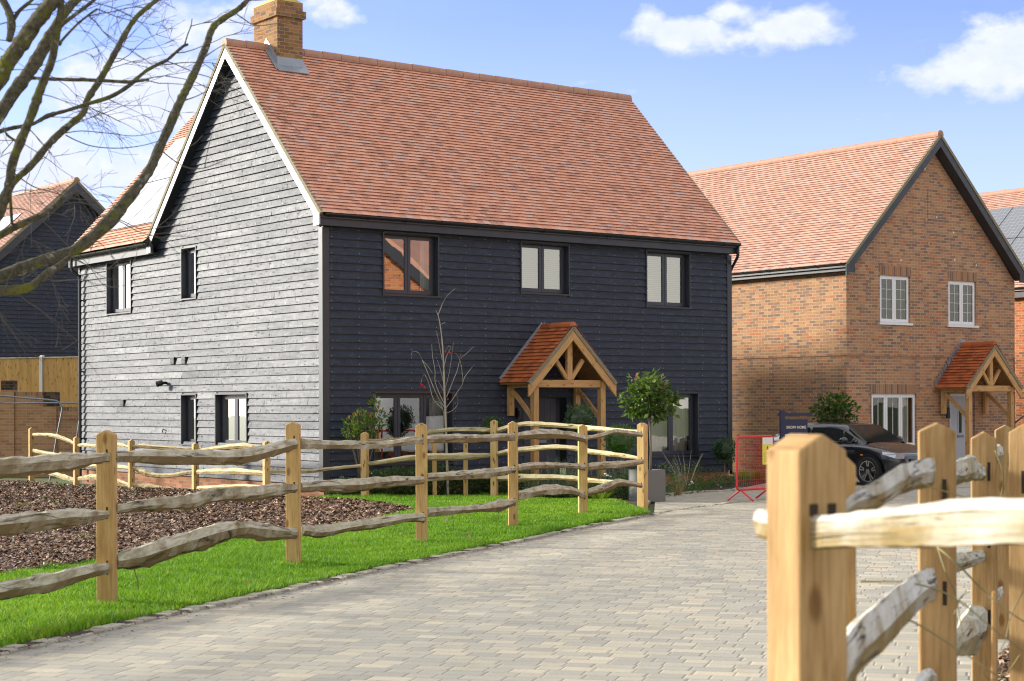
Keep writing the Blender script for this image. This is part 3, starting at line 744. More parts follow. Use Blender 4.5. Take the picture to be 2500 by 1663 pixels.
def window(H, P, a0, a1, z0, z1, nsash, fm, dep=.13, style='blind', bars=0, liner=True, sill=True, lm=None, white=False):
    lm = lm or M['paint']; mb = MB()
    if liner:
        pbox(mb, P, a0-.012, a0+.016, -.052, dep, z0, z1); pbox(mb, P, a1-.016, a1+.012, -.052, dep, z0, z1)
        pbox(mb, P, a0+.016, a1-.016, -.050, dep, z1-.016, z1+.012)
        pbox(mb, P, a0-.02, a1+.02, -.058, dep, z0-.026, z0+.004)
        ia0, ia1, iz0, iz1 = a0+.016, a1-.016, z0+.004, z1-.016
        root = H.part(mb, 'window', lm)
    else:
        ia0, ia1, iz0, iz1 = a0, a1, z0, z1
        root = H.part(mb, 'window', lm) if False else None
    f = MB(); fw = .045
    pbox(f, P, ia0, ia1, dep-.03, dep+.05, iz0, iz0+fw); pbox(f, P, ia0, ia1, dep-.03, dep+.05, iz1-fw, iz1)
    pbox(f, P, ia0, ia0+fw, dep-.03, dep+.05, iz0+fw, iz1-fw); pbox(f, P, ia1-fw, ia1, dep-.03, dep+.05, iz0+fw, iz1-fw)
    if root is None: root = H.part(f, 'window', fm)
    else: f.build('window_frame', fm, root)
    wa = (ia1-ia0)/nsash; glass = MB(); gb_ = MB()
    for i in range(nsash):
        s0 = ia0+wa*i+(fw-.012 if i == 0 else .004); s1 = ia0+wa*(i+1)-(fw-.012 if i == nsash-1 else .004)
        t0, t1 = iz0+fw-.012, iz1-fw+.012; sw = .062; s = MB(); do = dep-.048
        pbox(s, P, s0, s1, do, do+.05, t0, t0+sw+.01); pbox(s, P, s0, s1, do, do+.05, t1-sw, t1)
        pbox(s, P, s0, s0+sw, do, do+.05, t0+sw+.01, t1-sw); pbox(s, P, s1-sw, s1, do, do+.05, t0+sw+.01, t1-sw)
        s.build('sash', fm, root)
        g0, g1, h0, h1 = s0+sw, s1-sw, t0+sw+.01, t1-sw
        glass.face([P(g0, do+.022, h0), P(g1, do+.022, h0), P(g1, do+.022, h1), P(g0, do+.022, h1)])
        if bars or white is None:
            gm = (g0+g1)/2; pbox(gb_, P, gm-.006, gm+.006, do+.012, do+.030, h0, h1)
            for k in range(1, bars):
                zz_ = h0+(h1-h0)*k/bars; pbox(gb_, P, g0, gm-.009, do+.014, do+.028, zz_-.004, zz_+.004); pbox(gb_, P, gm+.009, g1, do+.014, do+.028, zz_-.004, zz_+.004)
    glass.build('pane', M['glass'] if H.root.name == 'clad_house' and P is FR else M['glass_dim'], root)
    if gb_.f: gb_.build('glazing_bar', fm, root)
    if sill and not liner:
        s = MB(); pbox(s, P, a0-.05, a1+.05, -.05, dep-.02, z0-.045, z0+.005); s.build('sill', fm, root)
    rm = MB(); A0, A1, Z0, Z1, D0, D1 = ia0-.3, ia1+.3, iz0-.3, iz1+.1, dep+.052, dep+2.2
    Q = lambda a, d, z: P(a, d, z)
    rm.face([Q(A0,D1,Z0),Q(A1,D1,Z0),Q(A1,D1,Z1),Q(A0,D1,Z1)]); rm.face([Q(A0,D0,Z0),Q(A0,D1,Z0),Q(A0,D1,Z1),Q(A0,D0,Z1)])
    rm.face([Q(A1,D0,Z0),Q(A1,D1,Z0),Q(A1,D1,Z1),Q(A1,D0,Z1)]); rm.face([Q(A0,D0,Z1),Q(A1,D0,Z1),Q(A1,D1,Z1),Q(A0,D1,Z1)]); rm.face([Q(A0,D0,Z0),Q(A1,D0,Z0),Q(A1,D1,Z0),Q(A0,D1,Z0)])
    rm.build('room', M['room'] if style in ('blind','white') else M['room_dark'], root)
    if style in ('blind', 'white'):
        slats(P, ia0+.03, ia1-.03, iz0+.02, iz1-.03, dep+.09).build('blind', M['blind'], root)
    if style == 'mixed' or style == 'curtain':
        cw = (ia1-ia0)
        drape(P, ia1-cw*.17, ia1-.02, iz0, iz1, dep+.16).build('curtain', M['curtain'], root)
        drape(P, ia0+.02, ia0+cw*.13, iz0, iz1, dep+.16).build('curtain', M['curtain'], root)
    if style == 'sheer':
        drape(P, ia0+.03, ia1-.03, iz0, iz1, dep+.14, .012, .11).build('curtain', M['curtain'], root)
    return root

def tiles(O, A, U, L, S, gauge=.1, tw=.168, lift=.040, skip=None, jitter=.0022):
    O, A, U = V(O), V(A).normalized(), V(U).normalized(); N = A.cross(U)
    if N.z < 0: N = -N
    mb = MB(); n = int(S/gauge); slope_uv = 0
    for k in range(n+1):
        s0 = k*gauge-(.04 if k == 0 else 0); s1 = min(k*gauge+gauge+.045, S)
        if s1-s0 < .02: continue
        x = -tw if k % 2 else -tw/2
        while x < L:
            a = max(0, x+.0015); b_ = min(L, x+tw-.0015); x += tw
            if b_-a < .01: continue
            if skip and skip((a+b_)/2, s0): continue
            h0 = lift+random.uniform(-jitter, jitter); h1 = .006; dj = random.uniform(-.0022, .0022); tl = random.uniform(-.002, .002)
            r = random.random()
            p0 = O+A*a+U*(s0+dj)+N*(h0-tl); p1 = O+A*b_+U*(s0-dj)+N*(h0+tl); p2 = O+A*b_+U*s1+N*h1; p3 = O+A*a+U*s1+N*h1
            mb.face([p0, p1, p2, p3], [(a, s0), (b_, s0), (b_, s1), (a, s1)], r)
            q0, q1 = p0-N*.007+U*.001, p1-N*.007+U*.001; u2, u3 = p2-N*.010, p3-N*.010
            mb.face([q0, q1, p1, p0], [(a, s0), (b_, s0), (b_, s0+.01), (a, s0+.01)], r)
            mb.face([q0, p0, p3], [(a, s0)]*3, r); mb.face([p1, q1, p2], [(a, s0)]*3, r); mb.face([q1, q0, u3, u2], [(a, s0)]*4, r)
    return mb
def ridge(O, A, L, rr=.105, seg=.42):
    O, A = V(O), V(A).normalized(); side = V((0,0,1)).cross(A).normalized(); mb = MB(); n = max(1, round(L/seg)); seg = L/n
    for i in range(n):
        r = random.random(); c0 = O+A*(i*seg+.004); c1 = O+A*((i+1)*seg-.004); o = random.uniform(-.004,.004)
        prev = None
        for j in range(9):
            an = rad(-28)+(math.pi+2*rad(28))*j/8; d = side*math.cos(an)*rr+V((0,0,math.sin(an)*rr+o))
            d2 = side*math.cos(an)*(rr*.965)+V((0,0,math.sin(an)*rr*.965+o))
            if prev: mb.face([c0+prev[0], c0+d, c1+d2, c1+prev[1]], r=r); mb.face([c0, c0+d, c0+prev[0]], r=r); mb.face([c1, c1+prev[1], c1+d2], r=r)
            prev = (d, d2)
    return mb
def gutter(O, A, L, outw, r=.058, bracket=.85):
    """half-round gutter with clips; O is the back top edge line"""
    O, A, outw = V(O), V(A).normalized(), V(outw).normalized(); c = O+outw*(r+.01); mb = MB()
    def arc(c0, c1, ra):
        pr = None
        for j in range(9):
            an = math.pi*j/8; d = -outw*math.cos(an)*ra-V((0,0,1))*math.sin(an)*ra
            if pr is not None: mb.face([c0+pr, c0+d, c1+d, c1+pr])
            pr = d
    arc(c, c+A*L, r); arc(c, c+A*L, r-.004)
    for c_ in (c, c+A*L):
        mb.face([c_]+[c_-outw*math.cos(math.pi*j/8)*r-V((0,0,1))*math.sin(math.pi*j/8)*r for j in range(9)])
    x = .12
    while x < L:
        arc(c+A*(x-.018), c+A*(x+.018), r+.010); mb.box(*(lambda p: (p.x-.012,p.x+.012,p.y-.012,p.y+.012,p.z-.05,p.z-.03))(c+A*x-outw*.03)); x += bracket
    return mb
def rakeboard(P, a0, z0, a1, z1, d0, d1, h):
    """sloping board: top edge from (a0,z0) to (a1,z1), vertical depth h, between depths d0,d1"""
    mb = MB(); q = [(a0,z0),(a1,z1),(a1,z1-h),(a0,z0-h)]
    f = [P(a, d0, z) for a, z in q]; k = [P(a, d1, z) for a, z in q]
    L = math.hypot(a1-a0, z1-z0); uv = [(0,0),(L,0),(L,h),(0,h)]; r = random.random()
    mb.face(f, uv, r); mb.face(k[::-1], uv, r)
    for i in range(4):
        j = (i+1) % 4; mb.face([f[i], k[i], k[j], f[j]], None, r)
    return mb
def merge(*mbs):
    o = MB()
    for m_ in mbs:
        b_ = len(o.v); o.v += m_.v; o.f += [tuple(i+b_ for i in f) for f in m_.f]; o.uv += m_.uv; o.r += m_.r
    return o

def porch(H, P, cx, zt, ze, half=1.10, dep=1.02, pz0=-.36, ph=.872, lead=False):
    """gabled oak porch; P maps (along, inward, up). ridge height zt, eaves ze"""
    root = H.emptypart('porch'); pw = .125; pd = -(dep-.09)
    for sx in (-1, 1):
        a = cx+sx*ph
        mb = MB(); p0 = P(a, pd+pw/2, pz0+.16); mb.beam(p0, P(a, pd+pw/2, ze-.13), pw, pw, side=P(1,0,0)-P(0,0,0)); mb.build('post', M['oak'], root, bevel=.005, fix=True)
        mb = MB(); q0 = P(a, pd+pw/2, pz0-.02); q1 = P(a, pd+pw/2, pz0+.16); mb.beam(q0, q1, pw*.72, pw*.72, side=P(1,0,0)-P(0,0,0)); mb.build('post_base', M['concrete'], root)
        mb = MB(); mb.beam(P(a, -.075, ze-.70), P(a, -.075, ze-.13), .13, .085, side=P(1,0,0)-P(0,0,0)); mb.build('wall_post', M['oak'], root, bevel=.005, fix=True)
        mb = MB(); mb.beam(P(a, 0.0, ze-.07), P(a, pd-.02, ze-.07), .13, .10, side=V((0,0,1))); mb.build('wall_plate', M['oak'], root, bevel=.004, fix=True)
        mb = MB(); pts = []
        for i in range(7):                          # curved brace from the wall up to the front post
            u = i/6; pts.append(P(a, -.13-(dep-.30)*u, ze-.20-.60*(u**1.15)))
        for i in range(6): mb.beam(pts[i], pts[i+1], .085, .055, side=V((0,0,1)), r=.4)
        mb.build('brace', M['oak'], root)
    mb = MB(); mb.beam(P(cx-ph+.06, pd+.05, ze-.055), P(cx+ph-.06, pd+.05, ze-.055), .15, .075, side=V((0,0,1))); mb.build('tie_beam', M['oak'], root, bevel=.005, fix=True)
    sl_ = (zt-.10-ze)/half; ia = zt-.33
    mb = MB(); mb.beam(P(cx, pd+.05, ze+.02), P(cx, pd+.05, ia+.10), .13, .08, side=P(1,0,0)-P(0,0,0)); mb.build('king_post', M['oak'], root, bevel=.004, fix=True)
    for sx in (-1, 1):
        mb = MB(); mb.beam(P(cx+sx*.06, pd+.045, ze+.05), P(cx+sx*.36, pd+.045, ze+.05+.38), .085, .06, side=P(1,0,0)-P(0,0,0)); mb.build('strut', M['oak'], root, bevel=.004, fix=True)
        # barge board with plumb-cut foot
        q = [(cx, zt-.13), (cx+sx*half*1.035, ze-.085), (cx+sx*half*1.035, ze-.32), (cx, zt-.335)]
        b_ = MB(); f = [P(a, -dep-.01, z) for a, z in q]; b2 = [P(a, -dep+.03, z) for a, z in q]; L = 1.6; r = random.random()
        uv = [(0,.18),(L,.18),(L+.1,0),(0,0)]
        b_.face(f, uv, r); b_.face(b2[::-1], uv[::-1], r)
        for i in range(4):
            j = (i+1) % 4; b_.face([f[i], b2[i], b2[j], f[j]], [(0,0),(0,.04),(1.6,.04),(1.6,0)], r)
        b_.build('bargeboard', M['oak'], root, fix=True)
        v_ = MB(); v_.beam(P(cx, -dep-.005, zt-.085), P(cx+sx*(half+.035), -dep-.005, ze-.055), .075, .05, side=V((0,0,1))); v_.build('verge', M['mortar'], root)
        # rafter slab and boarding under the tiles
        U = (P(cx, 0, zt)-P(cx+sx*half, 0, ze)); A = P(0,-1,0)-P(0,0,0); Us = U.length
        bd = MB(); e0 = P(cx+sx*half, .0, ze-.07); e1 = P(cx, .0, zt-.085)
        bd.extrude([e0, e1, e1+V((0,0,.045)), e0+V((0,0,.045))], P(0,-dep+.03,0)-P(0,0,0)); bd.build('boarding', M['oak_dark'], root, fix=True)
        O = P(cx+sx*half, 0.0, ze-.02)
        tl = tiles(O, A, U, dep+.03, Us-.03, gauge=.1); tl.build('roof_tiles', M['tile_porch'], root)
        if lead:
            l_ = MB(); n_ = 14
            for i in range(n_):
                u0, u1 = i/n_, (i+1)/n_; a0_, a1_ = cx+sx*half*(1-u0), cx+sx*half*(1-u1); z0_, z1_ = ze+(zt-ze)*u0, ze+(zt-ze)*u1
                pbox(l_, P, min(a0_,a1_)-.02, max(a0_,a1_)+.02, -.012, -.003, z0_-.02, z1_+.11)
            l_.build('flashing', M['lead'], root)
        else:
            l_ = MB(); l_.beam(P(cx+sx*half, -.035, ze+.03), P(cx, -.035, zt+.03), .10, .02, side=V((0,0,1))); l_.build('flashing', M['lead'], root)
    ridge(P(cx, .0, zt-.045), P(0,-1,0)-P(0,0,0), dep+.02, .085, .30).build('ridge_tile', M['tile_porch'], root)
    return root
def door(H, P, a0, a1, z0, z1, mat, fm, dep=.12, glass_w=None, letter=True):
    f = MB(); fw = .06
    pbox(f, P, a0, a0+fw, dep-.04, dep+.05, z0, z1); pbox(f, P, a1-fw, a1, dep-.04, dep+.05, z0, z1); pbox(f, P, a0+fw, a1-fw, dep-.04, dep+.05, z1-fw, z1)
    root = H.part(f, 'door', fm)
    l = MB(); pbox(l, P, a0+fw, a1-fw, dep-.02, dep+.025, z0+.03, z1-fw); 
    n_ = 5; 
    for i in range(1, n_): 
        a = a0+fw+(a1-a0-2*fw)*i/n_; pbox(l, P, a-.004, a+.004, dep-.024, dep-.018, z0+.08, z1-fw-.05)
    l.build('door_leaf', mat, root)
    if glass_w:
        g0, g1, h0, h1 = glass_w; g = MB(); pbox(g, P, g0-.04, g1+.04, dep-.034, dep-.019, h0-.04, h0); pbox(g, P, g0-.04, g1+.04, dep-.034, dep-.019, h1, h1+.04)
        pbox(g, P, g0-.04, g0, dep-.034, dep-.019, h0, h1); pbox(g, P, g1, g1+.04, dep-.034, dep-.019, h0, h1); g.build('glazing_frame', mat, root)
        g = MB(); pbox(g, P, g0, g1, dep-.028, dep-.021, h0, h1); g.build('pane', M['glassdark'], root)
    if letter:
        am = (a0+a1)/2; g = MB(); pbox(g, P, am-.13, am+.13, dep-.034, dep-.020, z0+.95, z0+1.01); g.build('letter_box', M['steel'], root)
    g = MB(); pbox(g, P, a1-fw-.10, a1-fw-.075, dep-.07, dep-.02, z0+.95, z0+1.15); g.build('door_handle', M['steel'], root)
    return root
m = bpy.data.materials.new('dark_glass'); m.use_nodes = True; b = m.node_tree.nodes['Principled BSDF']; b.inputs['Base Color'].default_value = (.02,.022,.022,1); b.inputs['Roughness'].default_value = .05; b.inputs['IOR'].default_value = 1.6; M['glassdark'] = m
m, t, b = newmat('solar_glass'); uv = t.node('ShaderNodeUVMap').outputs[0]
x, y = t.sep(uv)[0:2]
def lines(t, c_, step, wd): 
    q = t.math('FRACT', t.math('DIVIDE', c_, step)); e_ = t.math('MINIMUM', q, t.math('SUBTRACT', 1.0, q)); return t.math('LESS_THAN', e_, wd/step/2)
ln = t.math('MAXIMUM', lines(t, x, .168, .008), lines(t, y, .168, .008))
c = t.mix(ln, (.045,.055,.085), (.34,.36,.40)); t.link(c, b.inputs['Base Color']); b.inputs['Roughness'].default_value = .16; b.inputs['IOR'].default_value = 1.55; b.inputs['Specular IOR Level'].default_value = .8
b.inputs['Coat Weight'].default_value = 1.0; b.inputs['Coat Roughness'].default_value = .12; b.inputs['Coat IOR'].default_value = 2.4
M['solar'] = m
def solar(parent, O, A, U, cols, rows, pwid=1.05, phgt=1.7, name='solar_panel'):
    O, A, U = V(O), V(A).normalized(), V(U).normalized(); N = A.cross(U)
    if N.z < 0: N = -N
    for i in range(cols):
        for j in range(rows):
            o = O+A*(i*(pwid+.02))+U*(j*(phgt+.02))+N*.05
            g = MB(); q = [o, o+A*pwid, o+A*pwid+U*phgt, o+U*phgt]
            mf = MB(); mf.extrude([p-N*.03 for p in q], N*.035); fr = mf.build(name, M['frame'], parent, fix=True)
            g.face([o+A*.012+U*.012+N*.006, o+A*(pwid-.012)+U*.012+N*.006, o+A*(pwid-.012)+U*(phgt-.012)+N*.006, o+A*.012+U*(phgt-.012)+N*.006], [(0,0),(pwid,0),(pwid,phgt),(0,phgt)])
            g.build('solar_cells', M['solar'], fr)

# ------------------------------------------------------------------ main house: black weatherboard, clay tiles
TH1 = rad(37.26); A0_ = at(791, 1183.7, 32.43)
H1 = House('clad_house', (A0_.x, A0_.y), TH1, gz(34)-.02, 'large dark weatherboarded house with orange clay tiled roof and brick chimney in the middle')
L1, W1 = 10.62, 11.25; ZB = -.114; YR, ZR, ZE, EO = 3.45, 8.79, 5.02, .28
holes_f = [(1.315,2.615,3.522,4.73),(4.665,5.935,3.68,4.73),(8.095,9.375,3.512,4.73),(1.09,2.95,.24,1.63),(8.19,9.615,.245,1.636),(4.72,5.87,-.40,1.61)]
holes_g = [(8.35,9.66,3.525,4.745),(5.135,5.82,3.68,4.77),(5.157,5.85,.565,1.63),(2.932,4.278,.57,1.63)]
cf, nf = clad(FR, .10, L1-.10, ZB, 33, holes_f); wf = H1.part(cf, 'wall', M['clad']); nf.build('nail_heads', M['nail'], wf)['kind'] = 'stuff'
def gtop(z):
    if z < 4.9-.1: return (0.0, 99)
    return (-.14+(z-4.95)/1.016, 7.02-(z-4.95)/1.016)
cg, ng = clad(GA, .09, W1-.05, ZB, 58, holes_g, top=gtop, seglen=(1.6,4.2)); wg = H1.part(cg, 'wall', M['clad']); ng.build('nail_heads', M['nail'], wg)['kind'] = 'stuff'
# backing walls (also the unseen sides)
bk = merge(wallgrid(FR, 0.0, L1, ZB, 4.95, holes_f, .002), wallgrid(GA, .003, W1, ZB, 4.95, holes_g, .002, top=[(-.1,4.95),(6.95,4.95),(3.45,8.45)]))
for P_, a0, a1, d in ((GA, 0, W1, L1), (FR, 0, L1, W1)): bk.face([P_(a0,d,ZB),P_(a1,d,ZB),P_(a1,d,4.95),P_(a0,d,4.95)])
bk.face([(L1-.01,-.1,4.95),(L1-.01,6.95,4.95),(L1-.01,3.45,8.45)]); bk.face([(0,W1,4.95),(7.4,W1,4.95),(3.7,W1,8.5)])
H1.part(bk, 'wall', M['paint'])
cr_, nr_ = clad(lambda a, d, z: V((L1-d, a, z)), .09, 6.85, ZB, 58, [], top=gtop); H1.part(cr_, 'wall', M['clad'])
p = MB(); zb_ = H1.gb-.3
for P_, a1, hl in ((FR, L1-.02, [(4.72,5.87,-9,1.61)]), (GA, W1-.02, [])):
    q = wallgrid(P_, .02, a1, zb_, ZB+.004, hl, .012); p = merge(p, q)
H1.part(p, 'plinth', M['brick_plinth'])
# corner boards
cb = MB(); cb.box(-.050,.0,-.050,.090,ZB,4.74); cb.box(.0,.100,-.050,.0,ZB,4.74); H1.part(cb, 'corner_board', M['paint'], fix=False)
cb = MB(); cb.box(L1-.095,L1+.04,-.042,.0,ZB,4.74); cb.box(L1,L1+.04,.0,.09,ZB,4.74); H1.part(cb, 'corner_board', M['paint'])
cb = MB(); cb.box(-.045,.0,W1-.06,W1+.03,ZB,4.72); H1.part(cb, 'corner_board', M['paint'])
# windows
window(H1, FR, *holes_f[0], 2, M['frame'], style='mixed'); window(H1, FR, *holes_f[1], 2, M['frame'], style='blind'); window(H1, FR, *holes_f[2], 2, M['frame'], style='white')
w4 = window(H1, FR, *holes_f[3], 3, M['frame'], style='mixed'); window(H1, FR, *holes_f[4], 2, M['frame'], style='sheer')
window(H1, GA, *holes_g[0], 2, M['frame'], style='curtain'); window(H1, GA, *holes_g[1], 1, M['frame'], style='dark'); window(H1, GA, *holes_g[2], 1, M['frame'], style='dark'); window(H1, GA, *holes_g[3], 2, M['frame'], style='mixed')
w3 = [c for c in kids(H1.root) if c.name.startswith('window')][2]
o = MB()          # back of a wooden chair standing behind the right upper blind
pbox(o, FR, 8.32, 8.62, .30, .34, 3.56, 3.72); pbox(o, FR, 8.26, 8.66, .30, .34, 3.72, 3.95); pbox(o, FR, 8.40, 8.54, .30, .34, 3.95, 4.16); o.build('chair_back', M['dwood'], w3)
door(H1, FR, 4.84, 5.80, -.36, 1.60, M['frame'], M['frame'], dep=.16)
# roof
U1 = V((0, YR+EO, ZR-ZE)); OV = .22
rf = tiles((-OV-.02,-EO,ZE-.03), (1,0,0), U1, 10.68+OV+.04, U1.length-.02, skip=lambda a, s: .95 < a < 1.56 and s > U1.length-.62)
roof1 = H1.part(rf, 'roof', M['tile'])
sb = MB(); th = .07
for sgn, ye, yr in ((1, -EO+.02, YR), (-1, 2*YR+EO-.02, YR)):
    sb.extrude([(-OV+.03, ye, ZE-.06-th), (-OV+.03, yr, ZR-.05-th), (-OV+.03, yr, ZR-.05), (-OV+.03, ye, ZE-.06)], (10.65+OV, 0, 0))
sb.build('roof_boarding', M['paint'], roof1, fix=True)
U1b = V((0, -(YR+EO), ZR-ZE)); tiles((10.68+.02,2*YR+EO,ZE-.03), (-1,0,0), U1b, 10.68+OV+.04, U1b.length-.02).build('rear_roof_tiles', M['tile'], roof1)
ridge((-OV-.03, YR, ZR-.03), (1,0,0), 10.70+OV, .115, .45).build('ridge_tiles', M['ridge'], roof1)
for sx in (-1, 1):
    ye = YR-sx*(YR+EO+.02)
    for xo, nm in ((-OV-.008, 'front'), (10.68-.03, 'back')):
        v_ = MB(); v_.beam((xo+.012, YR, ZR-.055), (xo+.012, ye, ZE-.055), .075, .055, side=V((0,0,1))); v_.build('verge', M['mortar'], roof1)
        b_ = rakeboard(lambda a, d, z: V((d, a, z)), YR, ZR-.095, ye+sx*.06, ZE-.095+.06, xo, xo+.03, .225); H1.part(b_, 'bargeboard', M['barge'], fix=True)
    s_ = MB(); s_.extrude([(-OV+.02, YR, ZR-.30), (-OV+.02, ye+sx*.15, ZE-.14), (-OV+.02, ye+sx*.15, ZE-.12), (-OV+.02, YR, ZR-.28)], (OV-.02, 0, 0)); H1.part(s_, 'soffit', M['paint'], fix=True)
# boxed eaves with fascia and gutter
e = MB(); e.box(-OV+.0, 10.66, -.205, -.18, 4.755, 4.985); H1.part(e, 'fascia', M['paint'])
e = MB(); e.box(-OV+.03, 10.65, -.18, .0, 4.757, 4.772); H1.part(e, 'soffit', M['paint'])
e = MB(); e.box(-OV-.01,-OV+.02,-.22,-.02,4.75,5.0); H1.part(e, 'eaves_box_end', M['barge'])
e = MB(); e.box(-OV-.01,-OV+.02,6.94,7.12,4.75,5.0); H1.part(e, 'eaves_box_end', M['barge'])
H1.part(gutter((-OV+.08,-.21,4.975), (1,0,0), 10.62+OV-.02, (0,-1,0)), 'gutter', M['plastic'])
d_ = MB(); d_.tube([(L1+.02,-.27,4.92),(L1+.02,-.27,4.76),(L1+.03,-.24,4.68),(L1+.10,-.02,4.50),(L1+.10,.06,4.38),(L1+.10,.06,-.2)], .034, 10); H1.part(d_, 'downpipe', M['plastic'], smooth=True)
# rear wing with its own eaves over the gable wall
YW0, YW1 = 7.0, 11.45; Uw = V((3.75, 0, 4.03)); 
wr = tiles((-.32, YW1, 5.0), (0,-1,0), Uw, YW1-YW0-.02, 5.4, skip=lambda a, s: (YW1-a < 2*YR+.5-.02) and False)
wroof = H1.part(wr, 'roof', M['tile'])
sb = MB(); sb.extrude([(-.28,YW0,4.90),(3.45,YW0,4.90+4.0),(3.45,YW0,4.97+4.0),(-.28,YW0,4.97)], (0, YW1-YW0-.03, 0)); sb.extrude([(7.2,YW0,4.90),(3.45,YW0,4.90+4.0),(3.45,YW0,4.97+4.0),(7.2,YW0,4.97)], (0, YW1-YW0-.03, 0)); sb.build('roof_boarding', M['paint'], wroof, fix=True)
ridge((3.45, YW1, 9.0), (0,-1,0), 5.0, .115, .45).build('ridge_tiles', M['ridge'], wroof)
v_ = MB(); v_.beam((-.30,YW1-.02,4.96), (3.43,YW1-.02,8.97), .12, .05, side=V((0,0,1))); v_.build('verge', M['mortar'], wroof)
solar(wroof, V((-.32, YW1-.55, 5.0))+Uw.normalized()*.62, (0,-1,0), Uw, 4, 2, 1.0, 1.68)
e = MB(); e.box(-.20,-.175, 6.9, 11.40, 4.735, 4.95); H1.part(e, 'fascia', M['paint'])
e = MB(); e.box(-.175, .0, 6.9, 11.38, 4.74, 4.755); H1.part(e, 'soffit', M['paint'])
e = MB(); e.box(-.22,-.03,11.40,11.43,4.72,4.98); H1.part(e, 'eaves_box_end', M['barge'])
H1.part(gutter((-.21, 6.98, 4.96), (0,1,0), 4.5, (-1,0,0)), 'gutter', M['plastic'])
d_ = MB(); d_.tube([(-.27,11.16,4.90),(-.27,11.16,4.70),(-.25,11.14,4.62),(-.12,11.08,4.50),(-.105,11.06,4.42),(-.105,11.06,-.35)], .036, 10)
for z in (.6, 2.2, 3.9): d_.box(-.105,-.03,11.03,11.09,z,z+.03)
H1.part(d_, 'downpipe', M['plastic'], smooth=False)
# small fittings on the gable wall
for a0, a1, z0, z1 in ((6.15,6.345,2.29,2.445),(5.615,5.80,2.287,2.44),(8.725,8.92,1.386,1.535)):
    q = MB(); q.box(-.060,-.03,a0,a1,z0,z1)
    for k in range(5): q.box(-.072,-.060,a0+.01,a1-.01,z0+.012+k*.029,z0+.022+k*.029)
    H1.part(q, 'vent', M['black'])
q = MB(); q.tube([(-.03,6.58,1.89),(-.10,6.58,1.89),(-.14,6.60,1.86)], .03, 8); q.tube([(-.13,6.57,1.90),(-.22,6.66,1.86)], [.055,.065], 10); H1.part(q, 'security_light', M['black'])
q = MB(); q.tube([(-.035,6.67,.86),(-.075,6.67,.88),(-.085,6.67,.84),(-.07,6.67,.80)], .012, 6); H1.part(q, 'tap', M['black'])
# chimney
ch = MB(); cx0, cx1, cy0, cy1 = .735, 1.33, 3.0, 3.98
def sbox(mb, x0, x1, y0, y1, z0, z1):
    mb.face([(x0,y0,z0),(x1,y0,z0),(x1,y0,z1),(x0,y0,z1)], [(x0,z0),(x1,z0),(x1,z1),(x0,z1)]); mb.face([(x1,y1,z0),(x0,y1,z0),(x0,y1,z1),(x1,y1,z1)], [(x1,z0),(x0,z0),(x0,z1),(x1,z1)])
    mb.face([(x0,y1,z0),(x0,y0,z0),(x0,y0,z1),(x0,y1,z1)], [(y1,z0),(y0,z0),(y0,z1),(y1,z1)]); mb.face([(x1,y0,z0),(x1,y1,z0),(x1,y1,z1),(x1,y0,z1)], [(y0,z0),(y1,z0),(y1,z1),(y0,z1)])
    mb.face([(x0,y0,z1),(x1,y0,z1),(x1,y1,z1),(x0,y1,z1)]); mb.face([(x0,y1,z0),(x1,y1,z0),(x1,y0,z0),(x0,y0,z0)])
sbox(ch, cx0, cx1, cy0, cy1, 8.0, 9.37); sbox(ch, cx0-.055, cx1+.055, cy0-.055, cy1+.055, 9.37, 9.52); sbox(ch, cx0-.004, cx1+.004, cy0-.004, cy1+.004, 9.52, 9.70)
chim = H1.part(ch, 'chimney', M['brick_chimney'])
fl = MB(); r0 = [(cx0,cy0,9.70),(cx1,cy0,9.70),(cx1,cy1,9.70),(cx0,cy1,9.70)]; r1 = [(cx0+.10,cy0+.12,9.80),(cx1-.10,cy0+.12,9.80),(cx1-.10,cy1-.12,9.80),(cx0+.10,cy1-.12,9.80)]
fl.face(r1)
for i in range(4): fl.face([r0[i], r0[(i+1)%4], r1[(i+1)%4], r1[i]])
fl.build('flaunching', M['flaunch'], chim)
for y in (3.27, 3.71):
    q = MB(); q.tube([((cx0+cx1)/2,y,9.78),((cx0+cx1)/2,y,9.84),((cx0+cx1)/2,y,10.14)], [.12,.11,.095], 14); q.build('chimney_pot', M['ridge'], chim, smooth=False)
lf = MB(); sl1 = (ZR-ZE)/(YR+EO); zf = ZE+sl1*(cy0+EO)
lf.box(cx0-.008, cx1+.008, cy0-.010, cy0, zf-.02, zf+.20)
lf.extrude([(cx0-.06,cy0-.16,zf-.16+.045),(cx1+.06,cy0-.16,zf-.16+.045),(cx1+.06,cy0+.0,zf+.040),(cx0-.06,cy0+.0,zf+.040)], (0,.0,.008))
for x0, x1 in ((cx0-.012, cx0-.002), (cx1+.002, cx1+.012)):
    lf.extrude([(x0,cy0,zf-.02),(x0,YR,ZR-.05),(x0,2*YR-cy0+.1,zf-.1),(x0,2*YR-cy0+.1,zf+.10),(x0,YR,ZR+.19),(x0,cy0,zf+.20)], (x1-x0,0,0))
for x0, x1 in ((cx0-.10, cx0), (cx1, cx1+.10)):
    lf.extrude([(x0,cy0-.12,zf-.12+.038),(x1,cy0-.12,zf-.12+.038),(x1,YR,ZR+.038),(x0,YR,ZR+.038)], (0,0,.006))
lf.build('lead_flashing', M['lead'], chim, fix=True)
porch(H1, FR, 5.235, 3.02, 1.86)
q = MB(); q.box(4.52,4.60,-.12,-.03,1.10,1.32); q.box(4.535,4.585,-.15,-.12,1.14,1.26); H1.part(q, 'wall_light', M['black'])
q = MB(); q.box(4.60,6.0,-.95,-.02,gz(34)-.1,-.30); H1.part(q, 'doorstep', M['concrete'])
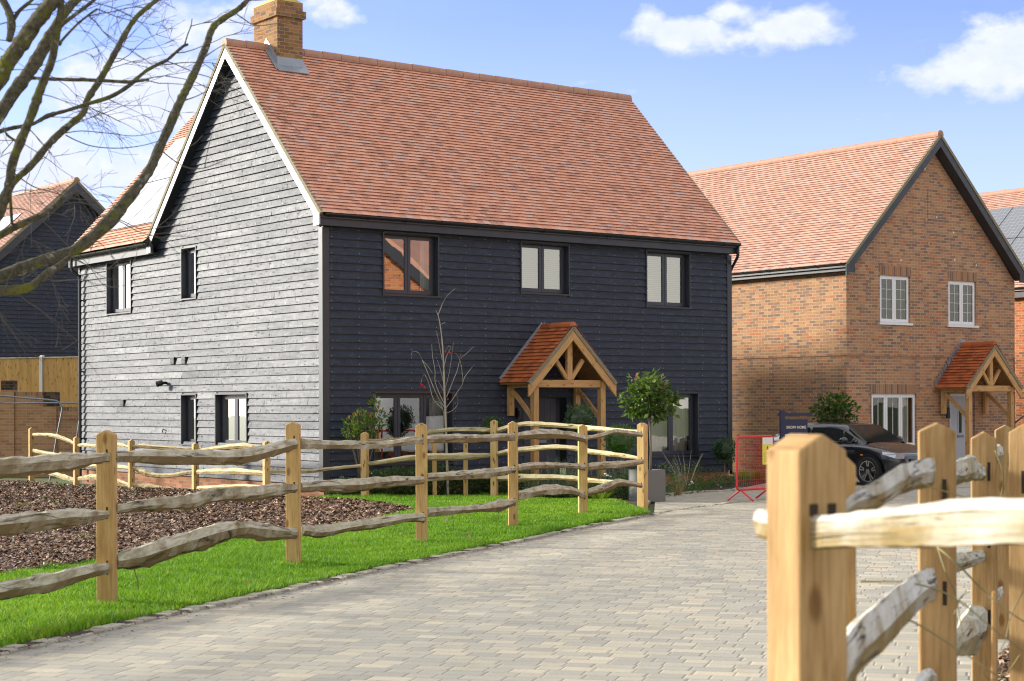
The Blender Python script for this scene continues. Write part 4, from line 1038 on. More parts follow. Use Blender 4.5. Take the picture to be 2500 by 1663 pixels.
# ------------------------------------------------------------------ brick house on the right
TH2 = rad(36.04); C0_ = at(2067, 1000, 41.9)
H2 = House('brick_house', (C0_.x, C0_.y), TH2, gz(44)-.02, 'tall brown brick house with white windows and clay tiled gable, right of the black house')
XW, LY, YR2, ZR2, ZE2 = 6.43, 10.9, 3.12, 8.20, 4.80       # gable width (local x), length (local y); ridge runs along local y
hk = [(1.20,2.315,3.385,4.57),(3.768,4.865,3.387,4.535),(.884,2.537,.293,1.628),(3.80,4.80,-.45,1.64)]
def slot(P): return P
gtop2 = [(0,4.6),(XW,4.6),(XW/2,7.95)]
k_ = wallgrid(FR, 0, XW, 2.56, 4.6, hk, 0.0, top=gtop2)
H2.part(k_, 'wall', M['brick'])
H2.part(wallgrid(FR, .022, XW-.022, H2.gb-.4, 2.56, hk, .022), 'wall', M['brick'])
k_ = wallgrid(GA, 0, LY, 2.56, 4.75, [], 0.0); H2.part(k_, 'wall', M['brick'])
k_ = wallgrid(GA, .022, LY, H2.gb-.4, 2.56, [], .022); H2.part(k_, 'wall', M['brick'])
k_ = MB()
for x in (XW,): k_.face([(x,0,H2.gb-.4),(x,LY,H2.gb-.4),(x,LY,4.75),(x,0,4.75)], [(0,-.8),(LY,-.8),(LY,4.75),(0,4.75)])
k_.face([(0,LY,H2.gb-.4),(XW,LY,H2.gb-.4),(XW,LY,4.6),(XW/2,LY,7.95),(0,LY,4.6)])
k_.face([(0,0,2.56),(XW,0,2.56),(XW,.022,2.56),(0,.022,2.56)]); k_.face([(0,0,2.56),(0,LY,2.56),(.022,LY,2.56),(.022,0,2.56)])
H2.part(k_, 'wall', M['brick'])
def soldier(H, a0, a1, z0, d=-.004):
    q = MB(); f = [(a0,z0),(a1,z0),(a1,z0+.235),(a0,z0+.235)]
    q.face([V((a, d, z)) for a, z in f], [(a-a0, z-z0+.002) for a, z in f]); q.face([V((a1, d, z0)), V((a1, .03, z0)), V((a1, .03, z0+.235)), V((a1, d, z0+.235))]); q.face([V((a0, d, z0)), V((a1, d, z0)), V((a1, .06, z0)), V((a0, .06, z0))])
    H.part(q, 'brick_lintel', M['soldier'])
soldier(H2, 1.17, 2.35, 4.572); soldier(H2, 3.74, 4.89, 4.537); soldier(H2, .85, 2.57, 1.630, .018)
for h, n, st, br in ((hk[0],2,'dark',4),(hk[1],2,'dark',4),(hk[2],3,'curtain',1)):
    window(H2, FR, *h, n, M['white'], dep=.085, style=st, bars=br, liner=False)
rv = MB()
for a0, a1, z0, z1 in hk:
    rv.face([(a0,.0,z0),(a0,.20,z0),(a0,.20,z1),(a0,.0,z1)], [(0,z0),(.2,z0),(.2,z1),(0,z1)]); rv.face([(a1,.0,z0),(a1,.20,z0),(a1,.20,z1),(a1,.0,z1)], [(0,z0),(.2,z0),(.2,z1),(0,z1)])
    rv.face([(a0,.0,z1),(a1,.0,z1),(a1,.20,z1),(a0,.20,z1)]); rv.face([(a0,.0,z0),(a1,.0,z0),(a1,.20,z0),(a0,.20,z0)])
H2.part(rv, 'wall', M['brick'])
U2 = V((YR2+.30, 0, ZR2-ZE2)); OV2 = .30
rf2 = H2.part(tiles((-.30, LY+.15, ZE2-.02), (0,-1,0), U2, LY+.15+OV2, U2.length-.02), 'roof', M['tile_pale'])
sb = MB()
for xe in (-.28, 2*YR2+.28): sb.extrude([(xe,-OV2+.02,ZE2-.12),(YR2,-OV2+.02,ZR2-.12),(YR2,-OV2+.02,ZR2-.04),(xe,-OV2+.02,ZE2-.04)], (0, LY+.1+OV2, 0))
sb.build('roof_boarding', M['paint'], rf2, fix=True)
tiles((2*YR2+.30, -OV2, ZE2-.02), (0,1,0), V((-(YR2+.30),0,ZR2-ZE2)), LY+.15+OV2, U2.length-.02).build('rear_roof_tiles', M['tile_pale'], rf2)
ridge((YR2, LY+.15, ZR2-.03), (0,-1,0), LY+.17+OV2, .115, .45).build('ridge_tiles', M['ridge'], rf2)
for sx in (-1, 1):
    xe = YR2+sx*(YR2+.32)
    v_ = MB(); v_.beam((YR2,-OV2-.005,ZR2-.045),(xe,-OV2-.005,ZE2-.045),.07,.05,side=V((0,0,1))); v_.build('verge', M['mortar'], rf2)
    H2.part(rakeboard(FR, YR2, ZR2-.085, xe-sx*.0, ZE2-.085, -OV2-.012, -OV2+.02, .25), 'bargeboard', M['paint'], fix=True)
    q = MB(); x0, x1 = sorted((xe, xe-sx*.30)); q.box(x0+.0, x1-.0, -OV2-.016, -OV2+.02, 4.555, 4.80); H2.part(q, 'eaves_box_end', M['paint'])
    s_ = MB(); s_.extrude([(YR2,-OV2+.02,ZR2-.34),(xe-sx*.1,-OV2+.02,ZE2-.18),(xe-sx*.1,-OV2+.02,ZE2-.16),(YR2,-OV2+.02,ZR2-.32)], (0,OV2-.02,0)); H2.part(s_, 'soffit', M['paint'], fix=True)
q = MB(); q.box(-.215,-.19,-OV2+.02,LY,4.60,4.78); H2.part(q, 'fascia', M['paint'])
q = MB(); q.box(-.19,.0,-OV2+.02,LY,4.602,4.617); H2.part(q, 'soffit', M['paint'])
H2.part(gutter((-.225,-OV2+.03,4.79), (0,1,0), LY+OV2-.1, (-1,0,0)), 'gutter', M['plastic'])
q = MB(); q.box(2.98,3.06,-.012,-.001,6.05,6.80); q.box(3.06,3.14,-.012,-.001,6.05,6.11); H2.part(q, 'arrow_slot', M['brick'])
for a, z in ((2.86,7.30),(3.30,6.10),(3.95,5.75),(4.85,4.95),(4.0,5.05),(1.95,4.95)):
    q = MB(); q.box(a,a+.045,-.006,.0,z,z+.04); H2.part(q, 'weep_vent', M['signwhite'])
porch(H2, FR, 4.31, 2.92, 1.81, half=1.05, ph=.83, pz0=-.47, lead=True)
door(H2, FR, 3.86, 4.80, -.45, 1.635, plain('pale_grey_door', (.46,.50,.55), .4), M['white'], dep=.12, glass_w=(4.26,4.38,.62,1.22), letter=True)
q = MB(); q.tube([(3.62,-.02,1.18),(3.62,-.10,1.20)], .02, 6); q.tube([(3.62,-.10,1.0),(3.62,-.10,1.28)], [.055,.045], 8); H2.part(q, 'wall_light', M['black'])
q = MB(); q.box(3.7,5.0,-.9,-.0,H2.gb-.1,H2.gb+.14); H2.part(q, 'doorstep', M['brick_plinth'])

# ------------------------------------------------------------------ further red brick house with solar roof (right edge) and dark gabled house (left edge)
O3 = V((15.2, 52, 0)); v3 = V((-math.sin(TH2), math.cos(TH2), 0)); O3 = O3-v3*8
H3 = House('brick_house', (O3.x, O3.y), TH2, gz(48)-.3, 'red brick house with solar panels on its roof, partly hidden at the right edge')
H3.part(wallgrid(GA, 0, 15, H3.gb-.2, 4.72, []), 'wall', M['brick_red'])
q = MB(); q.face([(0,0,H3.gb-.2),(7,0,H3.gb-.2),(7,0,4.7),(3.5,0,8.0),(0,0,4.7)], [(0,0),(7,0),(7,5.3),(3.5,8.5),(0,5.3)]); q.face([(0,15,H3.gb-.2),(7,15,H3.gb-.2),(7,15,4.7),(3.5,15,8.0),(0,15,4.7)]); q.face([(7,0,H3.gb-.2),(7,15,H3.gb-.2),(7,15,4.7),(7,0,4.7)]); H3.part(q, 'wall', M['brick_red'])
U3 = V((3.8,0,3.45)); r3 = H3.part(tiles((-.30,15.1,4.85), (0,-1,0), U3, 15.4, U3.length), 'roof', M['tile_pale'])
q = MB(); q.extrude([(7.3,-.3,4.8),(3.5,-.3,8.2),(3.5,-.3,8.28),(7.3,-.3,4.88)], (0,15.4,0)); q.extrude([(-.28,-.3,4.75),(3.5,-.3,8.18),(3.5,-.3,8.24),(-.28,-.3,4.81)], (0,15.4,0)); q.build('roof_boarding', M['tile_pale'], r3, fix=True)
ridge((3.5,15.1,8.28), (0,-1,0), 15.4, .115, .45).build('ridge_tiles', M['ridge'], r3)
solar(r3, V((-.30,12.3,4.85))+U3.normalized()*.75, (0,-1,0), U3, 10, 2, 1.05, 1.70)
q = MB(); q.box(-.21,-.18,-.2,15,4.55,4.80); H3.part(q, 'fascia', M['paint'])
H3.part(gutter((-.22,-.2,4.84), (0,1,0), 15.2, (-1,0,0)), 'gutter', M['plastic'])
# silver handrail beside it
q = MB(); a = at(2477,1033,46); b_ = at(2520,1000,45); q.tube([V((a.x,a.y,gz(46))), a, b_, V((b_.x,b_.y,gz(45)))], .03, 8)
tag(q.build('handrail', M['steel']), 'silver tubular handrail beside the far red brick wall', 'handrail')

# left: dark gable
def left_house():
    Y0 = 63.0; ap = at(180, 444, Y0); th = TH1; half = 4.55
    u = V((math.cos(th), math.sin(th), 0)); o = V((ap.x, ap.y, 0))-u*half
    H = House('clad_house', (o.x, o.y), th, 0.0, 'dark weatherboarded gable house far left, seen behind the bare tree')
    zr = ap.z; ze = zr-half*.93; zt = zr-.3
    H.zr = zr
    c, n = clad(FR, 0, 2*half, .2, int((zr-.3)/.15)-1, [(3.0,6.2,.2,2.50)], top=lambda z: ((z-ze+.35)/.93, 2*half-(z-ze+.35)/.93) if z > ze-.3 else (0, 2*half), warp=.001)
    w_ = H.part(c, 'wall', M['clad']); n.build('nail_heads', M['nail'], w_)['kind'] = 'stuff'
    q = MB(); q.face([(0,0.002,-1),(2*half,.002,-1),(2*half,.002,ze),(half,.002,zr-.3),(0,.002,ze)]); q.face([(0,11,-1),(2*half,11,-1),(2*half,11,ze),(half,11,zr-.3),(0,11,ze)])
    q.face([(0,0,-1),(0,11,-1),(0,11,ze),(0,0,ze)]); q.face([(2*half,0,-1),(2*half,11,-1),(2*half,11,ze),(2*half,0,ze)]); H.part(q, 'wall', M['paint'])
    U = V((half+.35, 0, (half+.35)*.93)); zb = zr-U.z+.05
    r_ = H.part(tiles((-.35,11.2,zb), (0,-1,0), U, 11.5, U.length-.02), 'roof', M['tile_pale'])
    s = MB()
    for x in (-.33, 2*half+.33): s.extrude([(x,-.28,zb-.10),(half,-.28,zr-.06),(half,-.28,zr+.02),(x,-.28,zb-.02)], (0,11.4,0))
    s.build('roof_boarding', M['paint'], r_, fix=True)
    ridge((half,11.2,zr+.03), (0,-1,0), 11.5, .12, .45).build('ridge_tiles', M['ridge'], r_)
    for sx in (-1, 1):
        xe = half+sx*(half+.36); v_ = MB(); v_.beam((half,-.30,zr+.0),(xe,-.30,zb-.02),.08,.05,side=V((0,0,1))); v_.build('verge', M['mortar'], r_)
        H.part(rakeboard(FR, half, zr-.05, xe, zb-.07, -.315, -.28, .34), 'bargeboard', M['paint'], fix=True)
    solar(r_, V((-.35,9.6,zb))+U.normalized()*1.6, (0,-1,0), U, 7, 2, 1.1, 1.7)
    return H
H4 = left_house()

# ------------------------------------------------------------------ boundary on the left: boarded fence on the bank, stepped brick wall, guard rails
def closeboard():
    A = at(-160, 866, 52); B = at(235, 868, 50.0); d = (B-A); L = math.hypot(d.x, d.y); th = math.atan2(d.y, d.x); zt = A.z
    root = empty('closeboard_fence', (A.x, A.y, .55), th, 'tall boarded timber fence with a concrete post behind the brick garden wall', 'fence')
    b = MB(); x = 0
    while x < L:
        wd = random.uniform(.095,.105); t0, t1 = random.uniform(-.012,-.018), random.uniform(-.004,.0)
        zz_ = 2.26+random.uniform(-.008,.008); ou = random.random()*9
        b.face([(x,t0,0),(x+wd,t1,0),(x+wd,t1,zz_),(x,t0,zz_)], [(ou,0),(ou,wd),(ou+2.2,wd),(ou+2.2,0)]); b.face([(x,t0,0),(x,t0+.02,0),(x,t0+.02,zz_),(x,t0,zz_)], [(ou,0),(ou,.02),(ou+2.2,.02),(ou+2.2,0)])
        x += wd-.012
    b.build('boards', M['closeboard'], root)
    c = MB(); c.box(0,L,-.045,.04,2.265,2.295); c.build('capping', M['rail_white'], root)
    xp = (at(121,900,51)-A).dot(V((math.cos(th), math.sin(th), 0)))
    for xx in (xp-3.0, xp, xp+3.0):
        c = MB(); c.box(xx-.055,xx+.055,-.07,.05,-.6,2.30); c.extrude([(xx-.055,-.07,2.30),(xx+.055,-.07,2.30),(xx+.04,-.02,2.345),(xx-.04,-.02,2.345)], (0,.10,0)); c.build('post', M['concrete'], root)
closeboard()
def bank():
    pts = [at(-900,1000,50), at(260,1000,47.5), at(260,1000,120), at(-900,1000,120)]
    m_ = MB(); m_.face([(p.x,p.y,.62) for p in pts]); m_.face([(pts[0].x,pts[0].y,-1),(pts[1].x,pts[1].y,-1),(pts[1].x,pts[1].y,.62),(pts[0].x,pts[0].y,.62)])
    tag(m_.build('terrain', M['earth']), kind='structure')
bank()
def gardenwall():
    Y = 46.5; root = empty('garden_wall', (at(-200,1000,Y).x, Y, gz(Y)), 0.0, 'stepped brown brick garden wall with dark brick piers left of the black house', 'wall')
    ox, oz = at(-200,1000,Y).x, gz(Y)
    X = lambda px: at(px,1000,Y).x-ox
    Z = lambda py: at(100,py,Y).z-oz
    def bx(x0, x1, y0, y1, z1, name, mat, z0=-.3):
        m_ = MB(); sbox(m_, x0, x1, y0, y1, z0, z1); m_.build(name, mat, root)
    bx(0, X(107), 0, .215, Z(962), 'wall_panel', M['brick_wall']); bx(X(107), X(232), 0, .215, Z(999), 'wall_panel', M['brick_wall'])
    for x0, x1, zt, zl in ((X(4),X(35),929,952),(X(107),X(139),957,993)):
        bx(x0, x1, -.05, .30, Z(zl), 'pier', M['brick_wall']); bx(x0-.0, x1+.0, -.055, .305, Z(zt), 'pier_cap', M['brick_dark'], z0=Z(zl)+.002)
    for x0, x1, zt in ((0, X(4), 957),(X(35), X(107), 957),(X(139), X(232), 994)):
        m_ = MB(); m_.box(x0, x1, -.004, .22, Z(zt)-.10, Z(zt)); o = m_.build('coping', M['soldier'], root)
        if x0 == X(139):
            pass
    m_ = MB(); m_.box(X(139), X(190), -.03, -.002, Z(1022)-.03, Z(1022)); m_.build('string_course', M['brick_wall'], root)
gardenwall()
def hoop(pts, Y, label):
    m_ = MB(); p = [at(x, y, Y+dy) for x, y, dy in pts]; m_.tube(smooth_path(p, 5), .021, 8)
    o = m_.build('guard_rail', M['steel'], smooth=True); tag(o, label, 'guard rail', 'tubular guard rails by the garden wall')
hoop([(-60,962,0),(0,966,0),(60,972,0),(125,977,0),(142,981,0),(151,993,0),(150,1010,0),(142,1050,0),(134,1095,0),(126,1150,0),(118,1186,0)], 43.5, 'grey tubular guard rail nearer the camera, left of the two hoops')
hoop([(-60,972,0),(0,982,0),(18,985,0),(100,984,0),(170,984,0),(190,986,0),(197,995,0),(196,1010,0),(191,1045,0),(186,1085,0),(180,1172,0)], 45.3, 'grey tubular guard rail ending beside the drainpipe')
# ------------------------------------------------------------------ split rail fences
def fpost(root, x, y, zt, rot, mat, wd=.125, base=-.05, pitch=.035, slots=(), bev=.006, dp=None, sw=.007):
    """square post with a two-way weathered top; slots = heights of the dark mortise patches above its foot"""
    dp = dp or wd; o = root.matrix_world.translation; gb = gz(y); h = zt-gb; a, b_ = wd/2, dp/2
    lo = [(-a,-b_,base),(a,-b_,base),(a,b_,base),(-a,b_,base)]; hi = [(-a,-b_,h-pitch),(a,-b_,h-pitch),(a,b_,h-pitch),(-a,b_,h-pitch)]; r0, r1 = (0,-b_,h), (0,b_,h)
    m_ = MB(); ou, ov = random.random()*30, random.random()*30; r = random.random()
    def side(p, q, k, top=None):
        wdt = (V(q)-V(p)).length
        pts = [p, q, (q[0],q[1],h-pitch), (p[0],p[1],h-pitch)]; uv = [(ou,ov+k),(ou,ov+k+wdt),(ou+h,ov+k+wdt),(ou+h,ov+k)]
        if top: pts.insert(3, top); uv.insert(3, (ou+h+pitch, ov+k+wdt/2))
        m_.face(pts, uv, r)
    side(lo[0], lo[1], 0, r0); side(lo[1], lo[2], .2); side(lo[2], lo[3], .4, r1); side(lo[3], lo[0], .6)
    m_.face([hi[0], r0, r1, hi[3]], [(ou,ov),(ou,ov+.06),(ou+.12,ov+.06),(ou+.12,ov)], r); m_.face([r0, hi[1], hi[2], r1], [(ou,ov),(ou,ov+.06),(ou+.12,ov+.06),(ou+.12,ov)], r)
    p = m_.build('post', mat, None, fix=True, bevel=bev); p.parent = root
    p.location = (x-root.location.x, y-root.location.y, gb-root.location.z); p.rotation_euler = (0, 0, rot)
    if slots:
        for z, dx, hh in slots:
            s = MB(); s.box(dx-sw, dx+sw, -b_-.0015, -b_+.002, z-hh, z+hh); s.build('mortise_shade_patch', M['slot'], p)  # no hole is cut: a thin dark patch carries its shade as colour
    return p
def rail(root, pts, mat, thick=.62, n=7, jag=.12, seed=0, sub=7, taper=True, lump=1.0):
    """cleft rail through (world point, half height) stations"""
    random.seed(seed); P_ = [V(p) for p, h in pts]; Hh = [h for p, h in pts]
    path = smooth_path(P_, sub); hs = []
    k = len(P_)
    for i in range(k-1):
        for j in range(sub): hs.append(Hh[i]+(Hh[i+1]-Hh[i])*j/sub)
    hs.append(Hh[-1]); N = len(path)
    # angular cross-section that slowly changes along the rail
    angs = [2*math.pi*j/n+random.uniform(-.22,.22) for j in range(n)]; base = [random.uniform(.84,1.16) for j in range(n)]; ph = [random.uniform(0,6.28) for j in range(n)]
    m_ = MB(); off = len(m_.v); u = 0; us = []
    tw = random.uniform(-.5,.5); ou = random.random()*20
    for i, p in enumerate(path):
        t_ = (path[min(i+1,N-1)]-path[max(i-1,0)]).normalized(); sd = t_.cross(V((0,0,1))).normalized(); upv = sd.cross(t_).normalized()
        if i: u += (p-path[i-1]).length
        us.append(u); e = min(i, N-1-i)/max(1,(N-1)); 
        for j in range(n):
            an = angs[j]+tw*i/N*.6; q = base[j]*(1+lump*(.07*math.sin(ph[j]+i*.45)+.05*math.sin(2.3*ph[j]+i*1.3)+random.uniform(-jag,jag)*.7))
            hz = hs[i]*q; th_ = hs[i]*thick*q*(.8 if e > .12 or not taper else .62)
            m_.v.append(tuple(p+upv*math.sin(an)*hz+sd*math.cos(an)*th_))
    for i in range(N-1):
        for j in range(n):
            j2 = (j+1) % n; m_.f.append((off+i*n+j, off+i*n+j2, off+(i+1)*n+j2, off+(i+1)*n+j))
            c = .035; m_.uv += [(ou+us[i],j*c),(ou+us[i],(j+1)*c),(ou+us[i+1],(j+1)*c),(ou+us[i+1],j*c)]; m_.r.append(.5)
    for i0, rv in ((0,True),((N-1)*n,False)):
        idx = [off+i0+j for j in range(n)]; m_.f.append(tuple(idx[::-1] if rv else idx)); m_.uv += [(ou, j*.01) for j in range(n)]; m_.r.append(.5)
    m_.v = [tuple(V(v_)-root.location) for v_ in m_.v]
    return m_.build('rail', mat, root, fix=True)
def on_line(px, py, A, B):
    """point of the ray through a pixel on the upright plane through ground points A, B"""
    r = ray(px, py); d = V((B.x-A.x, B.y-A.y, 0)); nrm = V((-d.y, d.x, 0)); t_ = (A.x*nrm.x+A.y*nrm.y)/(r.x*nrm.x+r.y*nrm.y)
    return V((r.x*t_, r.y*t_, r.z*t_+CAMH))
def rails_px(root, A, B, specs, mat, seed, thick=.62, back=0.0, grow=1.0, **kw):
    d = V((B.x-A.x, B.y-A.y, 0)).normalized(); nb = V((-d.y, d.x, 0))*back
    for i, sp in enumerate(specs):
        pts = []
        for x, yt, yb in sp:
            a = on_line(x, yt, A+nb, B+nb); b_ = on_line(x, yb, A+nb, B+nb); pts.append(((a+b_)/2, (a.z-b_.z)/2*grow))
        rail(root, pts, mat, seed=seed*10+i, thick=thick, **kw)
# front fence -------------------------------------------------------
pp = [(262,1483,1050),(717,1388,1029),(1030,1331,1032),(1253,1289,1028),(1423,1260,1036),(1569,1243,1032)]
gp = [G(x, yb) for x, yb, yt in pp]
ff = empty('split_rail_fence', (gp[2].x, gp[2].y, gz(gp[2].y)), 0, 'weathered three-rail cleft fence running along the lawn beside the paving', 'fence', 'split rail fences'); bpy.context.view_layer.update()
p0 = gp[0]+(gp[0]-gp[1])*1.0
allp = [p0]+gp
rotf = [-.02,-.04,-.03,.0,.05,.10,-.62]
bays = [
 [[(-400,1150,1215),(-200,1125,1185),(0,1114,1166),(108,1106,1157),(180,1103,1147),(233,1104,1134),(266,1105,1126)],
  [(-400,1290,1350),(-200,1275,1335),(0,1254,1312),(79,1247,1301),(162,1238,1290),(215,1242,1280),(264,1245,1265)],
  [(-400,1500,1560),(-200,1455,1510),(0,1420,1466),(108,1400,1450),(198,1380,1420),(264,1375,1400)]],
 [[(282,1100,1128),(338,1097,1129),(444,1095,1133),(550,1097,1133),(613,1091,1127),(677,1076,1110),(724,1070,1093)],
  [(284,1233,1256),(338,1220,1249),(423,1211,1243),(465,1203,1245),(528,1192,1224),(613,1186,1224),(677,1180,1211),(725,1182,1201)],
  [(284,1353,1387),(338,1334,1387),(402,1315,1366),(465,1296,1347),(528,1279,1328),(592,1273,1311),(655,1279,1319),(727,1292,1313)]],
 [[(733,1070,1097),(809,1075,1098),(877,1076,1098),(946,1076,1095),(1005,1067,1086),(1031,1066,1085)],
  [(735,1177,1201),(809,1168,1201),(877,1167,1199),(946,1160,1191),(1034,1163,1180)],
  [(738,1281,1309),(786,1284,1314),(855,1273,1300),(923,1264,1291),(991,1254,1277),(1037,1254,1275)]],
 [[(1040,1064,1082),(1105,1061,1081),(1164,1061,1080),(1256,1059,1075)],
  [(1042,1155,1173),(1105,1152,1173),(1196,1143,1166),(1257,1139,1155)],
  [(1044,1238,1266),(1105,1236,1257),(1173,1232,1252),(1218,1218,1252),(1258,1219,1234)]],
 [[(1262,1057,1073),(1323,1048,1073),(1378,1051,1073),(1428,1063,1080)],
  [(1264,1134,1150),(1309,1127,1146),(1378,1130,1143),(1428,1133,1148)],
  [(1264,1200,1223),(1309,1189,1214),(1359,1184,1209),(1400,1191,1209),(1428,1205,1218)]],
 [[(1432,1064,1076),(1468,1057,1070),(1500,1048,1061),(1541,1051,1066),(1568,1057,1068)],
  [(1434,1130,1150),(1482,1127,1146),(1523,1125,1143),(1570,1120,1132)],
  [(1434,1193,1211),(1482,1177,1200),(1514,1168,1186),(1568,1182,1191)]]]
for i, p in enumerate(allp):
    zt = at(pp[i-1][0], pp[i-1][2], p.y).z if i else at(262,1050,gp[0].y).z
    h = zt-gz(p.y); sl_ = []
    if i:
        for sp in bays[i-1]:
            x, a, b_ = sp[-1]; za, zb_ = on_line(x, a, allp[i-1], p).z, on_line(x, b_, allp[i-1], p).z; sl_.append(((za+zb_)/2-gz(p.y)+.012, .018, (za-zb_)/2+.014))
    fpost(ff, p.x, p.y, zt, rotf[i], M['post'] if i < 5 else M['post_far'], wd=.128, slots=sl_)
for i, sp in enumerate(bays):
    rails_px(ff, allp[i], allp[i+1], sp, M['rail'], 11+i, back=-.050)
# roots and splinters hanging under two rails
random.seed(5)
for x, y0, x1, y1, k in ((325,1388,341,1456,0),(1102,1252,1107,1300,2),(1214,1250,1216,1262,2),(964,1283,962,1296,1)):
    a = on_line(x, y0-6, allp[k+1], allp[k+2]); b_ = on_line(x1, y1, allp[k+1], allp[k+2]); tw_ = MB(); tw_.tube([a-ff.location, (a+b_)/2+V((.01,0,0))-ff.location, b_-ff.location], [.005,.004,.002], 5); tw_.build('twig', M['bark'], ff)
# garden fence behind -------------------------------------------------
gf = empty('split_rail_fence', (-4.6, 32.0, gz(32)), 0, 'pale yellowish cleft rail fence along the house side of the bark bed', 'fence', 'split rail fences'); bpy.context.view_layer.update()
bq = [(77,1178,1044,None),(186.6,1187,1066,None),(321,1197,1073,None),(477,1201,1081,None),(651,1219,1076,32.0),(891,1216,1055,31.4),(1207,1207,1025,31.5),(1421,1215,1036,30.3)]
gq = [V((at(x,y,Y).x, Y, gz(Y))) if Y else G(x, y) for x, y, t_, Y in bq]
for (x, yb, yt, Y), p in zip(bq, gq):
    zt = at(x, yt, p.y).z; h = zt-gz(p.y)
    if x == 1421: zt -= .03
    fpost(gf, p.x, p.y, zt, .55 if x < 700 else (-.35 if x < 1100 else -.30), M['post_far'], wd=.115, slots=[(h*.82,.0,.03),(h*.50,.0,.03),(h*.2,.0,.03)])
gp6 = gp[5]
B_ = [
 [[(81,1057,1066),(110,1057,1066),(140,1060,1072),(165,1070,1080),(183,1080,1089)],[(81,1095,1104),(130,1105,1115),(183,1108,1118)],[(81,1140,1150),(120,1148,1160),(160,1160,1172),(183,1168,1178)]],
 [[(190,1084,1092),(207,1082,1092),(232,1084,1095),(289,1081,1092),(316,1089,1098)],[(190,1135,1143),(250,1132,1143),(316,1136,1147)],[(190,1165,1173),(226,1158,1172),(270,1163,1175),(316,1180,1190)]],
 [[(326,1088,1096),(344,1083,1094),(367,1085,1096),(450,1092,1100),(474,1094,1102)],[(326,1137,1147),(354,1147,1162),(373,1154,1165),(418,1156,1166),(450,1150,1160),(474,1147,1157)],[(326,1178,1189),(367,1180,1194),(411,1189,1199),(474,1192,1202)]],
 [[(481,1097,1104),(537,1087,1099),(592,1080,1096),(646,1091,1101)],[(481,1147,1157),(571,1144,1159),(646,1151,1161)],[(481,1187,1197),(592,1182,1190),(646,1186,1196)]],
 [[(655,1092,1101),(760,1086,1096),(886,1078,1087)],[(655,1145,1155),(743,1146,1156),(818,1139,1147),(886,1132,1140)],[(655,1190,1199),(760,1188,1198),(886,1180,1189)]],
 [[(896,1072,1080),(1007,1064,1074),(1043,1050,1063),(1105,1043,1055),(1180,1043,1056),(1203,1047,1057)],[(896,1129,1138),(1005,1111,1125),(1046,1108,1125),(1141,1105,1123),(1200,1107,1116)],[(896,1178,1187),(1050,1168,1176),(1200,1162,1169)]],
 [[(1212,1046,1057),(1277,1030,1041),(1332,1031,1043),(1409,1036,1048),(1421,1038,1050)],[(1212,1103,1112),(1268,1091,1107),(1359,1086,1098),(1421,1091,1104)],[(1212,1164,1173),(1268,1157,1177),(1359,1159,1173),(1421,1163,1178)]]]
for i, sp in enumerate(B_): rails_px(gf, gq[i], gq[i+1], sp, M['rail_yellow'], 31+i, thick=.7)
rails_px(gf, gq[7], gp6, [[(1424,1039,1051),(1480,1043,1054),(1550,1050,1059),(1566,1053,1061)],[(1424,1093,1107),(1500,1104,1116),(1566,1116,1124)],[(1424,1164,1179),(1514,1173,1182),(1566,1178,1187)]], M['rail_yellow'], 40, thick=.7)
# near right-hand fence -------------------------------------------------
rp = [V((.635,3.72,0)), V((1.43,5.80,0)), V((2.30,8.40,0)), V((3.12,10.9,0)), V((4.3,13.6,0)), V((5.7,16.2,0))]
rf_ = empty('split_rail_fence', (1.43, 5.8, gz(5.8)), 0, 'cleft rail fence with sawn yellow posts close to the camera at the right', 'fence', 'split rail fences'); bpy.context.view_layer.update()
fpost(rf_, rp[0].x, rp[0].y, at(1975,1058,3.7).z, rad(25.7), M['post_near'], wd=.125, pitch=.036, slots=[(1.185,-.026,.013),(1.185,.021,.013)], sw=.011)
fpost(rf_, rp[1].x, rp[1].y, at(2286,1031,5.8).z, rad(-12), M['post_near'], wd=.122, pitch=.030, slots=[(1.13,.022,.050),(.80,.022,.040),(.42,.022,.04)])
fpost(rf_, rp[2].x, rp[2].y, at(2400,1053,8.4).z, rad(-14), M['post_near'], wd=.122, slots=[(1.13,.022,.045),(.80,.022,.040),(.42,.022,.04)])
fpost(rf_, rp[3].x, rp[3].y, at(2448,1037,10.9).z, rad(-14), M['post_near'], wd=.125, slots=[(1.13,.022,.045),(.80,.022,.040)])
fpost(rf_, rp[4].x, rp[4].y, rp[4].y*-SLOPE+1.36, rad(-16), M['post_near'], wd=.125)
q4 = V((at(2046,1100,4.6).x, 4.6, 0)); fpost(rf_, q4.x, q4.y, at(2046,1104,4.6).z, rad(10), M['post_near'], wd=.075)
q5 = V((at(2492,1030,6.9).x, 6.9, 0)); fpost(rf_, q5.x+.035, q5.y, at(2492,1034,6.9).z, rad(-40), M['post_near'], wd=.125, slots=[(1.13,.0,.045)])
def rl(A, B, specs, mat, seed, **kw): rails_px(rf_, A, B, specs, mat, seed, **kw)
fr_dir = V((.43,-.90,0)); A_ = rp[0]+V((.90,.43,0))*(-.024)
near = []
for x, yt, yb in ((1958,1262,1348),(2020,1256,1346),(2081,1252,1341),(2160,1241,1343),(2242,1231,1343),(2370,1217,1340),(2500,1213,1337),(2720,1215,1350),(3100,1225,1400)):
    a = on_line(x, yt, A_, A_+fr_dir); b_ = on_line(x, yb, A_, A_+fr_dir); near.append(((a+b_)/2, (a.z-b_.z)/2))
rail(rf_, near, M['rail_near'], seed=77, thick=.55, jag=.02, n=8, sub=6, lump=.45)
st = [(rp[0]-fr_dir*.19+V((0,0,near[0][0].z+.012)), .034), (rp[0]-fr_dir*.02+V((0,0,near[0][0].z+.006)), .036), (near[0][0], .040)]
rail(rf_, st, M['rail_near'], seed=78, thick=.5, jag=.02, n=8)
a1 = rp[0]+V((.06,.05,0))
